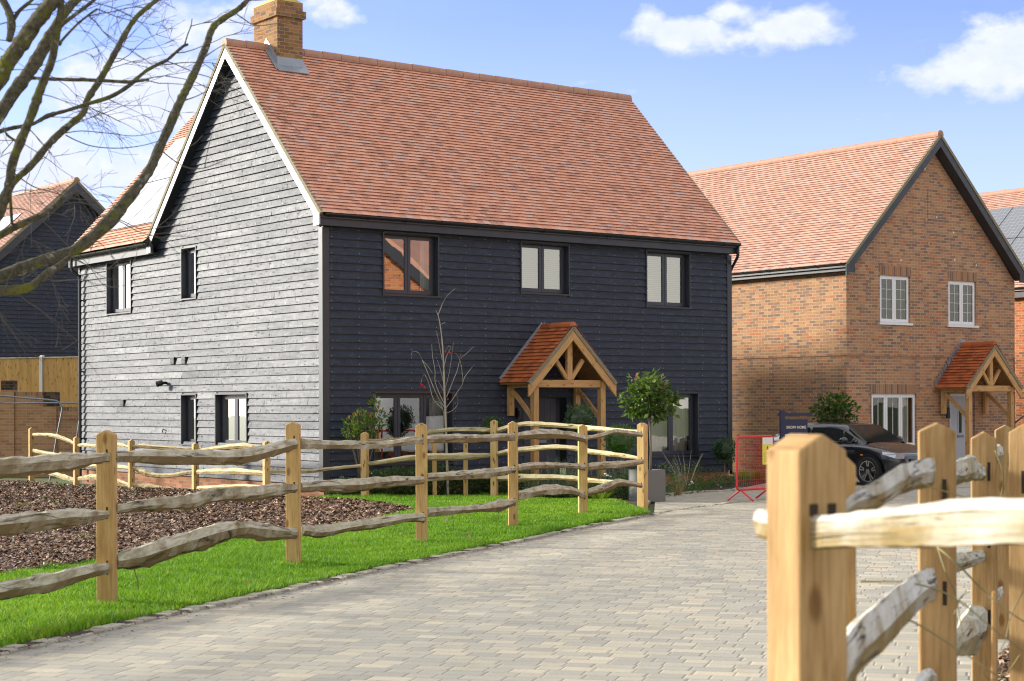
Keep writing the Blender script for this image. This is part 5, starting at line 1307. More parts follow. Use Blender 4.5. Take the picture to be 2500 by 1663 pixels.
rl(a1, rp[1], [[(2040,1240,1290),(2084,1203,1250),(2146,1166,1241),(2192,1140,1213),(2244,1125,1192),(2277,1124,1187)]], M['rail_near'], 61, thick=.34, jag=.03, lump=.5, n=6, grow=1.16)
rl(a1, rp[1], [[(2035,1600,1760),(2081,1519,1663),(2141,1467,1602),(2192,1425,1550),(2244,1394,1493),(2278,1389,1472)]], M['rail_near'], 62, thick=.34, jag=.03, lump=.5, n=6, grow=1.16)
rl(a1, rp[1], [[(2035,2150,2330),(2141,1900,2010),(2240,1665,1760),(2278,1640,1720)]], M['rail_near'], 63, thick=.34, jag=.03, lump=.5, n=6, grow=1.16)
rl(rp[1], rp[2], [[(2300,1122,1180),(2332,1120,1187),(2369,1109,1182),(2392,1135,1176),(2408,1145,1170)],[(2300,1350,1400),(2332,1348,1400),(2370,1345,1385),(2410,1345,1365)],[(2300,1600,1660),(2335,1540,1602),(2374,1472,1602),(2405,1488,1530)]], M['rail_white'], 64, thick=.6, jag=.10, lump=.8, n=7)
rl(rp[2], rp[3], [[(2405,1100,1140),(2432,1083,1130),(2446,1096,1110)],[(2405,1260,1300),(2428,1290,1320),(2446,1300,1325)],[(2405,1470,1520),(2428,1440,1480),(2446,1430,1455)]], M['rail_white'], 65, thick=.7, jag=.1)
rl(rp[3], rp[4], [[(2455,1095,1112),(2480,1080,1100),(2540,1085,1105)],[(2455,1270,1290),(2540,1255,1275)]], M['rail'], 66, thick=.7)
# bare rose stems and a cane by the near fence
random.seed(9)
rsr = empty('bare_rose', (1.9, 5.4, gz(5.4)), 0, 'thin bare arching stems growing between the near fence posts', 'bare shrub')
for pts, Y, r in (([(1850,1270),(1990,1330),(2150,1170),(2290,1195),(2400,1230)],5.2,.004),([(2100,1420),(2230,1425),(2330,1460),(2430,1540),(2500,1590)],5.1,.0035),([(2110,1500),(2210,1510),(2330,1580),(2420,1640),(2480,1680)],5.0,.0035),
                  ([(2280,1330),(2330,1370),(2410,1450),(2480,1505),(2540,1540)],5.6,.004),([(2290,1340),(2310,1400),(2332,1450),(2345,1520),(2350,1570)],5.7,.003),([(2500,1440),(2470,1500),(2455,1560),(2440,1590)],6.0,.003),
                  ([(2330,1500),(2345,1460),(2365,1445)],5.7,.003),([(2490,1600),(2460,1640),(2420,1660),(2400,1640)],5.8,.003),([(2430,1100),(2450,1160),(2445,1230),(2470,1300),(2470,1480)],8.0,.004)):
    p = [q-rsr.location for q in smooth_path([at(x, y, Y+random.uniform(-.1,.1)) for x, y in pts], 6)]; s = MB(); s.tube(p, [r*(1-.5*i/len(p)) for i in range(len(p))], 5); s.build('stem', M['olive'], rsr, smooth=True)
s = MB(); a = at(2427,1447,6.6); s.tube([V((a.x-.01,a.y,gz(6.6)-.05)), a], [.010,.0095], 8); s.tube([a, a+V((0,0,.006))], [.0095,.006], 8)
tag(s.build('cane', M['oak']), 'upright brown cane standing in the bark behind the near fence', 'cane')

# ------------------------------------------------------------------ plants
def leaves(mb, c, rx, ry, rz, n, size, droop=0.0, shell=.55, asp=2.2, gaps=0.35, seed=None, upb=.3):
    """leaf blades filling an ellipsoid unevenly; c centre"""
    c = V(c); offs = [random.uniform(0,6.28) for _ in range(6)]
    k = 0; tries = 0
    while k < n and tries < n*6:
        tries += 1
        d = V((random.gauss(0,1), random.gauss(0,1), random.gauss(0,1))).normalized(); r = random.random()**(1/3) if random.random() > shell else random.uniform(.82,1.06)
        cl = math.sin(d.x*4+offs[0])*math.sin(d.y*4+offs[1])+math.sin(d.z*5+offs[2])*.7
        if r > .7 and cl < -gaps*1.2 and random.random() < .75: continue
        r *= 1+.10*cl
        p = c+V((d.x*rx, d.y*ry, d.z*rz))*r
        t_ = (d*.7+V((random.uniform(-.8,.8), random.uniform(-.8,.8), random.uniform(-.5,.5)+upb-droop))).normalized()
        s_ = t_.cross(V((random.gauss(0,1), random.gauss(0,1), random.gauss(0,1)))); s_ = s_.normalized() if s_.length > .01 else V((1,0,0))
        L = size*random.uniform(.6,1.25); W = L/asp; nn = t_.cross(s_)
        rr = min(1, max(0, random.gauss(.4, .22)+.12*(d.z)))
        a = p; b1 = p+t_*L*.45+s_*W*.5; e = p+t_*L-nn*L*.12; b2 = p+t_*L*.45-s_*W*.5; m0 = p+t_*L*.5+nn*L*.05
        mb.face([a, b1, e, m0], r=rr); mb.face([a, m0, e, b2], r=rr); k += 1
def ballbush(name, c, r, stem_to, label, cat, mat='lf_dark', n=900, size=.05, grp=None, sq=1.0, pot=None):
    root = empty(name, (c.x, c.y, stem_to), 0, label, cat, grp); mb = MB(); leaves(mb, (0,0,c.z-stem_to), r, r, r*sq, n, size, gaps=.8, asp=2.6)
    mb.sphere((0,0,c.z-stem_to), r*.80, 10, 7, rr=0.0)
    mb.build('crown', M[mat], root)
    st_ = MB(); st_.tube([(0,0,-.03),(.008,0,(c.z-stem_to)*.5),(0,0,c.z-stem_to)], [.016,.013,.012], 6); st_.build('stem', M['bark'], root)
    return root
random.seed(21)
fY = 31.9
c = at(1202,1046,32.9); ballbush('bay_bush', c, .20, gz(32.9), 'clipped dark bay ball left of the oak porch, behind the garden fence', 'bush', grp='clipped bay balls', n=1100)
c = at(1416,1026,32.4); ballbush('bay_bush', c, .275, gz(32.4), 'clipped glossy bay ball in front of the porch door', 'bush', grp='clipped bay balls', n=1500)
c = at(1768,1100,38.0); ballbush('bay_bush', c, .265, gz(38), 'dark bay ball on a stem at the right corner of the black house', 'bush', grp='clipped bay balls', n=1400, sq=1.05)
c = at(1515,1078,31.2); ballbush('round_shrub', V((c.x,c.y,c.z)), .29, gz(31.2), 'rounded dark green shrub behind the corner post of the fence', 'bush', mat='lf_mid', n=1700, size=.045)
# lollipop standards
def standard(c, r, base, label, mat, n, size, grp, red=0):
    root = empty('standard_photinia', (base.x, base.y, base.z), 0, label, 'small tree', grp); o = V((base.x, base.y, base.z))
    cc = c-o; mb = MB()
    for bx_, by_, bz_, br_ in ((0,0,0,.62),(-.42,.1,-.10,.50),(.40,-.1,-.14,.48),(.05,-.3,.34,.46),(-.25,0,.30,.40),(.30,.1,.24,.42),(-.1,.3,-.2,.5),(-.62,0,-.38,.24),(.62,-.1,-.34,.22),(.12,-.2,-.42,.36),(-.92,0,.05,.13),(.88,.1,.10,.14),(.15,0,.82,.15),(-.55,0,.66,.14),(.80,-.1,-.55,.13)):
        leaves(mb, cc+V((bx_*r, by_*r, bz_*r)), r*br_, r*br_, r*br_*.85, int(n*br_*br_/2.0), size, droop=.35, gaps=.2, asp=2.3); mb.build('crown', M[mat], root)
    st_ = MB(); st_.tube([(0,0,-.05),(.01,.01,cc.z*.35),(-.012,0,cc.z*.7),(cc.x*.8,cc.y*.8,cc.z-r*.5)], [.022,.019,.018,.020], 8)
    for i in range(16):
        an = i*2.4; q = cc+V((math.cos(an)*r*.62, math.sin(an)*r*.62, random.uniform(-.35,.55)*r)); s0 = V((cc.x*.8,cc.y*.8,cc.z-r*random.uniform(.5,.7))); st_.tube([s0, (s0+q)/2+V((0,0,-.03)), q], [.010,.007,.003], 5)
    st_.build('trunk', M['bark'], root, smooth=True)
    if red:
        m_ = MB()
        for i in range(red):
            d = V((random.uniform(-.8,.7), random.uniform(-.9,0), random.uniform(.35,1.05))); p = cc+V((d.x*r*.7, d.y*r*.5, r*.88*d.z)); leaves(m_, p, .02,.02,.02, 5, .05, upb=.9)
        m_.build('new_leaves', M['lf_red'], root)
    return root
pb = G(1570,1252); pw_ = .47
pc = V((at(1570,1250,29.9).x+.05, 30.1, gz(30.1)))
standard(at(1585,972,30.1), .50, V((at(1588,1170,30.1).x, 30.1, gz(30.1)+.50)), 'lollipop photinia with pink young leaves growing in the grey planter', 'lf_loll', 1500, .125, 'lollipop trees', red=9)
def planter():
    a = at(1585,1253,29.7); rot = .62; root = empty('planter', (a.x, 30.15, gz(30.15)), rot, 'square grey stone-effect planter at the end of the rail fence', 'planter')
    w_, h_ = .46, .555; m_ = MB(); m_.box(-w_/2,w_/2,-w_/2,-w_/2+.03,0,h_); m_.box(-w_/2,w_/2,w_/2-.03,w_/2,0,h_); m_.box(-w_/2,-w_/2+.03,-w_/2+.03,w_/2-.03,0,h_); m_.box(w_/2-.03,w_/2,-w_/2+.03,w_/2-.03,0,h_)
    m_.build('pot', M['planter'], root, bevel=.006, fix=True)
    m_ = MB(); m_.face([(-w_/2+.03,-w_/2+.03,h_-.05),(w_/2-.03,-w_/2+.03,h_-.05),(w_/2-.03,w_/2-.03,h_-.05),(-w_/2+.03,w_/2-.03,h_-.05)]); m_.build('compost', M['soil'], root)
planter()
def planter2():
    x = at(2038,1150,39.2).x; root = empty('planter', (x, 39.2, gz(39.2)), .6, 'grey planter under the lollipop tree beside the dark car', 'planter')
    m_ = MB(); m_.box(-.23,.23,-.23,.23,0,.5); m_.build('pot', M['planter'], root, bevel=.006, fix=True); m_ = MB(); m_.box(-.2,.2,-.2,.2,.5,.505); m_.build('compost', M['soil'], root)
    standard(at(2039,1001,39.2), .52, V((x, 39.2, gz(39.2)+.5)), 'lollipop laurel with a neat green crown by the brick house', 'lf_mid', 900, .115, 'lollipop trees')
planter2()
# photinia shrub by the left lower window
def shrub(name, base, blobs, mat, n, size, label, cat='shrub', stems=8, grp=None, asp=2.4, droop=.1, smat='bark'):
    root = empty(name, (base.x, base.y, base.z), 0, label, cat, grp); mb = MB(); st_ = MB()
    tot = sum(b_[1]**2 for b_ in blobs)
    for (cx_, cy_, cz_), r, rzf in blobs:
        leaves(mb, (cx_, cy_, cz_), r, r, r*rzf, max(6, int(n*r*r/tot)), size, droop=droop, gaps=.15, asp=asp, upb=.6)
    mb.build('foliage', M[mat], root)
    for i in range(stems):
        (cx_, cy_, cz_), r, rzf = blobs[i % len(blobs)]; e_ = V((cx_+random.uniform(-.6,.6)*r, cy_+random.uniform(-.6,.6)*r, cz_+random.uniform(-.2,.5)*r))
        st_.tube([(random.uniform(-.05,.05),random.uniform(-.05,.05),-.03), V((e_.x*.4,e_.y*.4,e_.z*.5)), e_], [.011,.008,.004], 5)
    st_.build('stems', M[smat], root, smooth=True)
    return root
b0 = V((at(885,1200,32.3).x, 32.3, gz(32.3)))
k = 1/4205*32.3
def rel(px, py, r_): 
    p = at(px, py, 32.3); return ((p.x-b0.x, random.uniform(-.08,.08), p.z-b0.z), r_*k, 1.0)
shrub('photinia_shrub', b0, [rel(862,1045,22),rel(885,1030,26),rel(905,1040,20),rel(915,985,10),rel(922,1010,15),rel(875,1065,16),rel(900,1070,15),rel(845,1058,9),rel(930,1035,10),rel(918,968,6)], 'lf_phot', 950, .085, 'photinia bush with orange tinged leaves below the left ground floor window', stems=14)
# bare sapling with berries
def sapling():
    Y = 32.15; base = V((at(1092,1210,Y).x, Y, gz(Y))); root = empty('sapling', tuple(base), 0, 'thin leafless sapling with a few red berries in front of the black wall', 'young tree')
    P_ = lambda x, y, dy=0: at(x, y, Y+dy)-base
    t_ = MB(); t_.tube(smooth_path([P_(1094,1215), P_(1092,1150), P_(1090,1090), P_(1088,1030), P_(1086,980), P_(1084,930), P_(1082,870), P_(1078,820), P_(1073,785), P_(1068,765)], 4), [.024]*8+[.021]*8+[.018]*6+[.014]*6+[.010]*5+[.007]*4, 8); t_.build('trunk', M['sap'], root, smooth=True)
    br = MB()
    L_ = [[(1070,768),(1075,755),(1082,738),(1092,722),(1111,705)],[(1068,765),(1064,758)],[(1078,792),(1088,786)],[(1086,995),(1072,975),(1060,950),(1050,925),(1040,900),(1031,880),(1022,862),(1008,858),(1004,868)],[(1031,880),(1045,895),(1056,912)],
          [(1086,1000),(1105,975),(1118,955),(1128,940),(1135,920),(1150,900),(1158,890)],[(1090,970),(1100,945),(1108,925),(1116,905),(1122,880),(1124,865)],[(1128,940),(1130,925),(1123,880),(1112,862)],[(1124,873),(1137,865),(1156,846)],
          [(1084,985),(1070,955),(1062,930),(1062,905),(1056,870),(1054,840)],[(1082,960),(1092,930),(1100,890),(1107,835)],[(1084,1015),(1078,990),(1068,980),(1056,985)],[(1086,1010),(1105,1002),(1118,985),(1114,962)],
          [(1082,1000),(1066,985),(1056,970),(1048,940),(1037,915),(1030,925),(1028,935)],[(1080,880),(1074,850),(1066,808)],[(1083,900),(1090,870),(1100,850),(1096,845),(1088,855)],[(1084,940),(1076,905),(1068,880)],[(1085,960),(1075,940),(1070,930)]]
    for p in L_:
        q = smooth_path([P_(x, y, random.uniform(-.05,.05)*i) for i, (x, y) in enumerate(p)], 4); r0 = .0085 if len(p) > 4 else .006
        br.tube(q, [r0*(1-.6*i/len(q)) for i in range(len(q))], 5)
    br.build('branches', M['sap'], root, smooth=True)
    b_ = MB()
    for x, y in ((1088,858),(1097,861),(1100,863),(1087,860),(1027,938),(1031,940),(1035,944),(1029,943),(1037,947),(1093,975)): b_.sphere(P_(x,y), .017, 8, 6)
    b_.build('berries', M['berry'], root, smooth=True)
M['sap'] = plain('pale_sapling_bark', (.40,.35,.26), .8, var=.3, bump=.3, scale=50)
sapling()
for x, yb, yt, Y in ((1061,1207,1078,32.0),(1137,1207,1078,32.0)):
    p = V((at(x,yb,Y).x, Y, gz(Y))); s = MB(); z = at(x,yt,Y).z-p.z; s.beam((0,0,-.1),(0,0,z),.075,.06); o = s.build('tree_stake', M['post_far'], fix=True, bevel=.004); o.location = p; o.rotation_euler = (0,0,.3)
    tag(o, 'short square timber stake left of the sapling' if x < 1100 else 'short square timber stake right of the sapling', 'stake', 'stakes beside the sapling')
# feathery silver plants, grasses, low ground cover
def spray(name, px, py, Y, n, h, spread, mat, label, cat='plant', wd=.012, grp=None, leafy=True, lean=0.0):
    base = V((at(px,py,Y).x, Y, gz(Y))); root_ = MB()
    for i in range(n):
        an = random.uniform(0,6.28); r = random.random()*spread; hh = h*random.uniform(.55,1.05); l = V((math.cos(an)*r+lean*hh, math.sin(an)*r, hh)); p0_ = V((math.cos(an)*r*.25, math.sin(an)*r*.25, 0)); rr = min(1,max(0,random.gauss(.5,.25)))
        sd = V((math.sin(an), -math.cos(an), 0))
        if leafy:
            segs = int(hh/.035)
            for j in range(segs):
                u = (j+1)/segs
                if u < .25: continue
                q = p0_+(l-p0_)*u; t_ = V((random.uniform(-1,1), random.uniform(-1,1), random.uniform(.2,1.2))).normalized(); s_ = t_.cross(V((random.uniform(-1,1), random.uniform(-1,1), .3))).normalized(); L_ = .045*(1.15-u*.6)
                root_.face([q, q+t_*L_*.5+s_*L_*.16, q+t_*L_, q+t_*L_*.5-s_*L_*.16], r=rr)
            root_.face([p0_-sd*.002, p0_+sd*.002, l+sd*.001, l-sd*.001], r=rr)
        else:
            k_ = 5; pr = None
            for j in range(k_+1):
                u = j/k_; q = p0_+V((l.x*u, l.y*u, hh*(u*(1.75-.95*u)) if True else 0)); w_ = wd*(1-u*.85)/2
                if pr: root_.face([pr[0], pr[1], q+sd*w_, q-sd*w_], r=rr)
                pr = (q-sd*w_, q+sd*w_)
    o = root_.build(name, M[mat]); o.location = base
    return tag(o, label, cat, grp)
random.seed(33)
G1 = 'silver feathery plants in front of the porch'
for i, (x, Y, h, lb) in enumerate([(1300,31.5,.62,'tall silver feathery plant just right of the fourth fence post'),(1340,31.9,.74,'silver feathery plant in front of the left porch post'),(1375,31.4,.66,'silver feathery plant left of the fifth fence post'),(1405,31.9,.80,'tallest silver spray rising by the fifth fence post'),(1455,31.3,.52,'low silvery plant right of the fifth fence post'),(1530,31.0,.78,'silvery rosemary-like plant left of the planter'),(1490,31.2,.66,'silvery spray below the round dark shrub')]):
    spray('silver_plant', x, 1210, Y, 60, h, .34, 'lf_silver', lb, 'plant', grp=G1, lean=random.uniform(-.1,.25))
spray('ornamental_grass', 1465, 1220, 30.2, 170, .30, .42, 'lf_lime', 'lime green grass tuft under the fence left of the planter', 'grass', wd=.010, leafy=False)
spray('ornamental_grass', 1818, 1190, 39.6, 200, .36, .40, 'lf_lime', 'yellow-green grass clump behind the red barrier, left half', 'grass', wd=.014, grp='grasses behind the barrier', leafy=False)
spray('ornamental_grass', 1850, 1190, 40.2, 160, .36, .35, 'lf_lime', 'yellow-green grass clump behind the red barrier, right half', 'grass', wd=.014, grp='grasses behind the barrier', leafy=False)
spray('ornamental_grass', 1655, 1200, 32.6, 110, .42, .30, 'lf_dry', 'straw coloured grass tuft right of the planter', 'grass', wd=.007, leafy=False)
def lowplant(px, py, Y, r, h, mat, label, n=260, size=.05, grp='low plants in the bed', name='low_shrub', cat='plant', dens=1):
    b_ = V((at(px,py,Y).x, Y, gz(Y))); mb = MB(); leaves(mb, (0,0,h*.45), r, r, h*.55, n, size, gaps=.1, upb=.7, shell=.3); o = mb.build(name, M[mat]); o.location = b_; return tag(o, label, cat, grp)
beds = [(838,1214,31.9,.28,.20,'dark low plant at the left end of the front bed'),(905,1214,32.2,.36,.26,'dark low plant behind the second garden fence post'),(960,1213,32.3,.38,.30,'low dark shrub left of the third front post'),(1010,1212,32.3,.38,.30,'low dark shrub behind the third front post'),(1062,1211,32.4,.38,.33,'low dark shrub at the left stake'),(1115,1210,32.6,.36,.30,'low dark shrub beside the sapling'),(1165,1209,32.8,.36,.30,'low dark shrub between the right stake and the tall garden post'),
        (1215,1208,32.9,.32,.28,'low dark shrub under the left bay ball'),(1265,1210,32.4,.34,.28,'low green plant behind the fourth front post'),(1310,1216,31.0,.30,.14,'broad-leaved low plant right of the fourth front post'),(1360,1218,31.0,.32,.16,'low green plant under the silver plants'),(1410,1219,30.9,.34,.20,'low green plant behind the fifth front post'),(1500,1222,30.7,.42,.36,'bushy green plant beside the planter on its left'),(1535,1222,31.2,.36,.42,'green plant directly behind the corner fence post')]
for i, (x, y, Y, r, h, lb) in enumerate(beds): lowplant(x, y, Y, r*1.1, h*(1.75 if Y > 31.5 else 1.2), 'lf_dusk' if i != 9 else 'lf_lime', lb, n=2200, size=.055)
r2 = [(1625,32.0,.26,.62,'lf_mid','tall loose green shrub behind the planter'),(1648,33.5,.30,.62,'lf_ground','thin leafed shrub with bare stems right of the planter'),(1690,34.2,.22,.60,'lf_ground','slender bare-stemmed shrub below the right ground floor window'),(1675,33.4,.30,.20,'lf_ground','ground cover clump at the near end of the right bed'),(1705,34.3,.32,.20,'lf_ground','ground cover with a white bloom in the right bed'),(1738,35.6,.36,.20,'lf_ground','ground cover clump in the middle of the right bed'),(1768,36.6,.36,.22,'lf_ground','ground cover clump around the stemmed bay ball'),(1800,37.8,.34,.24,'lf_ground','ground cover clump at the far end of the right bed'),(1730,37.0,.5,.42,'lf_ground','dusky low shrub against the brick plinth'),(1680,35.2,.4,.42,'lf_ground','dusky low shrub under the right window')]
for x, Y, r, h, mt, lb in r2: lowplant(x, 1190, Y, r, h, mt, lb, n=300)
wf_n = ['white bloom highest in the bed right of the planter','white bloom just under the highest one right of the planter','white bloom lowest of three right of the planter','white bloom nearer the stemmed bay ball, low','white bloom nearer the stemmed bay ball, high','white bloom left of the planter, leftmost','white bloom left of the planter, middle','white bloom left of the planter, rightmost']
for wi, (x, y, Y) in enumerate(((1688,1176,33.8),(1690,1180,33.8),(1684,1183,33.9),(1760,1190,36.0),(1752,1184,36.2),(1478,1157,30.5),(1483,1161,30.5),(1490,1164,30.6))):
    s = MB(); s.sphere((0,0,0), .028, 6, 4, (1,1,.6)); o = s.build('white_flower', M['petal']); o.location = at(x, y, Y); tag(o, wf_n[wi], 'flower', 'white flowers in the beds')
# thin bare stems at the right bed
random.seed(4); bs = V((at(1668,1195,33.6).x, 33.6, gz(33.6))); bsr = empty('bare_shrub', tuple(bs), 0, 'cluster of thin bare twigs right of the planter', 'bare shrub')
for i in range(18):
    q = V((random.uniform(-.45,.45), random.uniform(-.2,.2), random.uniform(.45,.85))); s = MB(); s.tube([(q.x*.15,0,-.02), q*.55+V((.03,0,.05)), q], [.006,.0045,.002], 4); s.build('stem', M['sap'], bsr)
# fallen leaves on the lawn
random.seed(12)
LVN = ['dead leaf right of the first fence post, lower one','dead leaf right of the first fence post, upper one','dead leaf at the lawn edge halfway between first and second posts','dead leaf by the setts halfway between first and second posts','dead leaf just right of the second post foot','smaller dead leaf touching the one right of the second post','dead leaf left of the second post foot','dead leaf left of the third post, leftmost of three','dead leaf left of the third post, middle of three','dead leaf left of the third post, rightmost of three','dead leaf right of the third post under the knotted rail','brown dead leaf at the lawn edge right of the third post','dead leaf left of the fourth post foot','dead leaf between fourth and fifth posts, leftmost','dead leaf between fourth and fifth posts, middle','dead leaf left of the fifth post foot','pale leaf standing on the lawn behind the third post','curled dead leaf on the setts at the bottom left','dead leaf low on the lawn right of the first post','dead leaf beside the setts below the third post']
LV = [(410,1412,.05,'near the lowest rail'),(345,1397,.05,''),(525,1443,.06,''),(606,1443,.07,''),(785,1325,.07,''),(795,1312,.05,''),(695,1348,.05,''),(970,1318,.06,''),(985,1313,.06,''),(1000,1312,.05,''),(1091,1282,.05,''),(1151,1324,.06,''),(1241,1288,.05,''),(1342,1258,.06,''),(1386,1262,.05,''),(1400,1268,.05,''),(1062,1228,.07,''),(85,1563,.07,''),(330,1507,.05,''),(1100,1353,.05,'')]
for i, (x, y, s_, _) in enumerate(LV):
    p = G(x, y); m_ = MB(); leaves(m_, (0,0,.035), .025,.025,.01, 3, s_*1.3, asp=1.6, upb=0)
    o = m_.build('fallen_leaf', M['lf_dry']); o.location = p; tag(o, LVN[i], 'leaf', 'dead leaves on the lawn')
# ------------------------------------------------------------------ bare mossy tree, its trunk just outside the frame at the left
m, t, b = newmat('mossy_bark'); oc = t.node('ShaderNodeTexCoord').outputs['Object']
n1 = t.noise(oc, 9, 7, .65, .4); n2 = t.noise(oc, 45, 6, .7); n3 = t.noise(oc, 3.2, 4, .6)
c = t.mix(t.math('MULTIPLY', t.math('SUBTRACT', n2, .35), 2.2, clamp=True), (.055,.050,.032), (.20,.18,.125))
mo = t.math('MULTIPLY', t.math('SUBTRACT', t.math('ADD', t.math('MULTIPLY', n1, .6), t.math('MULTIPLY', n3, .5)), .55), 10.0, clamp=True)
c = t.mix(t.math('MULTIPLY', mo, .8), c, t.mix(n2, (.10,.11,.012), (.24,.26,.025)))
li = t.math('MULTIPLY', t.math('SUBTRACT', t.noise(oc, 22, 4, .5), .62), 12, clamp=True); c = t.mix(t.math('MULTIPLY', li, .6), c, (.42,.44,.38))
t.link(c, b.inputs['Base Color']); b.inputs['Roughness'].default_value = .9; b.inputs['Specular IOR Level'].default_value = .15
t.link(t.bump(t.math('ADD', n2, t.math('MULTIPLY', n1, 1.2)), .9, .02), b.inputs['Normal']); M['moss'] = m
def tree():
    TS = .74; base = V((-5.6*TS, 11.4*TS, gz(8.4))); root = empty('bare_tree', tuple(base), 0, 'leafless mossy tree reaching in from the left edge over the fence', 'tree')
    random.seed(3); k = 1/FPX; limbs = []
    def limb(pts, Y0, Y1, nm='limb', start=None):
        q = []; rr = []
        n = len(pts)
        for i, (x, y, w_) in enumerate(pts):
            Y = (Y0+(Y1-Y0)*i/(n-1))*TS; q.append(at(x, y, Y)-base); rr.append(w_*Y*k/2)
        if start is not None: q.insert(0, V((start[0].x*TS, start[0].y*TS, (start[0].z-1.46)*TS+1.46))); rr.insert(0, start[1]*TS)
        path = smooth_path(q, 6); r2 = []
        for i in range(len(q)-1):
            for j in range(6): r2.append(rr[i]+(rr[i+1]-rr[i])*j/6)
        r2.append(rr[-1]); r2 = [.93*r_*(1+random.uniform(-.07,.10)+(.16 if random.random() < .05 else 0)) for r_ in r2]
        m_ = MB(); m_.tube(path, r2, 12, jit=.06); m_.build(nm, M['moss'], root, smooth=True); limbs.append((path, r2)); return path, r2
    fork = V((.05, 0, 2.0)); f2 = V((.25,-.1,1.5))
    m_ = MB(); tp = smooth_path([V((-.05,0,-.1)), V((0,0,.5)), V((.06,-.02,1.4)), V((.02,.02,2.3)), V((-.10,.05,3.4)), V((-.05,0,4.6)), V((.1,.1,6.0)), V((0,.1,7.6))], 4)
    m_.tube([V((q.x*TS, q.y*TS, (q.z-1.46)*TS+1.46 if q.z > .3 else q.z)) for q in tp], [.23-.19*i/len(tp)+(.08 if i < 2 else 0) for i in range(len(tp))], 16, jit=.05); m_.build('trunk', M['moss'], root, smooth=True)
    limb([(-330,700,38),(-190,706,36),(-50,690,34),(51,656,31),(115,633,30),(179,612,29),(229,575,33),(268,539,36),(306,493,33),(339,452,27),(370,406,26),(388,363,25),(415,305,24),(438,252,22),(458,212,20),(484,158,19),(504,110,18),(519,69,16),(542,48,16),(581,23,14),(609,-5,13),(650,-60,11)], 11.2, 12.4, start=(f2,.12))
    limb([(-300,760,28),(-150,735,27),(-20,712,26),(38,708,26),(76,699,21),(115,668,22),(143,651,19),(168,630,12),(172,626,5)], 11.0, 11.2, start=(f2+V((0,0,-.1)),.09))
    limb([(-280,700,27),(-140,650,25),(0,574,21),(38,554,19),(76,536,17),(115,518,17),(143,495,17),(153,484,14)], 11.0, 10.9, start=(f2+V((0,0,.4)),.09))
    limb([(29,546,8),(27,510,8),(25,477,8),(28,440,9)], 10.95, 10.6)
    limb([(-260,830,26),(-110,680,25),(-15,545,25),(5,503,25),(23,452,25),(30,400,24),(51,344,24),(74,288,23),(92,237,23),(110,189,21),(128,143,21),(138,84,20),(147,38,18),(150,-10,17),(155,-60,16)], 10.8, 10.0, start=(fork,.12))
    limb([(-300,600,46),(-150,390,44),(-15,210,42),(15,158,42),(51,107,42),(84,59,40),(115,20,38),(143,-15,36),(190,-80,32)], 10.4, 10.0, start=(V((-.02,0,2.7)),.15))
    limb([(-280,680,40),(-140,490,36),(-20,310,34),(31,230,36),(71,176,34),(102,125,34),(133,71,29),(166,20,24),(199,-12,20),(240,-60,16)], 11.3, 11.6, start=(V((-.02,.03,2.4)),.13))
    limb([(-280,820,20),(-140,650,18),(-10,500,16),(38,440,17),(77,403,19),(122,349,19),(163,311,19),(202,277,17),(212,245,16),(235,209,18),(260,168,17),(281,128,15),(306,82,14),(334,41,13),(370,10,12),(400,-15,11),(440,-60,9)], 11.9, 12.6, start=(V((0,0,2.1)),.09))
    limb([(-300,470,17),(-150,372,15),(0,321,12),(51,309,10),(84,301,9),(117,283,12),(163,270,9),(217,253,10),(268,237,11),(311,212,11),(357,173,9),(400,151,8),(410,145,8),(445,115,8),(458,109,6)], 11.7, 12.3, start=(V((-.05,0,2.8)),.07))
    limb([(450,112,4),(458,85,3),(466,64,2.8),(469,45,2)], 12.3, 12.3, 'branch')
    limb([(75,190,10),(100,192,9),(153,194,9),(230,196,9),(306,200,9),(345,197,8),(362,194,6)], 11.5, 12.0, 'branch')
    limb([(-5,-20,18),(20,26,20),(28,64,22),(22,100,16)], 10.9, 10.8)
    limb([(28,60,12),(46,28,10),(84,-5,8),(110,-40,7)], 10.9, 10.8, 'branch')
    limb([(146,110,8),(153,97,7),(189,59,6),(215,38,6),(237,22,5)], 10.2, 10.3, 'branch')
    limb([(150,62,12),(163,51,10),(194,28,10),(230,0,9),(260,-30,8)], 10.2, 10.4, 'branch')
    limb([(8,311,4),(18,330,7),(40,345,6)], 11.5, 11.5, 'branch')
    # twigs: crooked, drooping, forking
    tw = MB(); cnt = 0
    def twig(p, d, L, r, depth=0):
        nonlocal cnt
        n = max(4, int(L/.055)); path = [p]; dd = d.normalized()
        for i in range(n):
            dd = (dd+V((random.gauss(0,.13), random.gauss(0,.10), random.gauss(-.015,.13)))).normalized(); path.append(path[-1]+dd*(L/n))
        tw.tube(path, [max(.0009, r*(1-.75*i/n)) for i in range(n+1)], 4, cap=False); cnt += 1
        if depth < 2 or (depth < 3 and random.random() < .5):
            for j in range(random.choice((1,2,2,3)) if depth else random.choice((2,3,4))):
                i = random.randint(max(1,n//4), n-1); q = path[i]; dr = (dd+V((random.gauss(0,.7), random.gauss(0,.4), random.gauss(.1,.6)))).normalized(); twig(q, dr, L*random.uniform(.35,.65), r*.6, depth+1)
    for li_, (path, rr) in enumerate(limbs):
        n = {0:5,1:2,2:4,3:1,4:5,5:2,6:4,7:8,8:8,9:1,10:3}.get(li_, 3)
        for j in range(n):
            i = random.randint(6 if len(path) > 12 else 1, len(path)-1)
            side = 1 if random.random() < .8 else -1
            d = V((side*random.uniform(.3,1.1), random.uniform(-.5,.5), random.uniform(-.55,.55)))
            if li_ == 0 and i > len(path)*.45: L = random.uniform(.13,.38)
            else: L = random.uniform(.26,.72)
            twig(path[i], d, L, random.uniform(.0021,.0034))
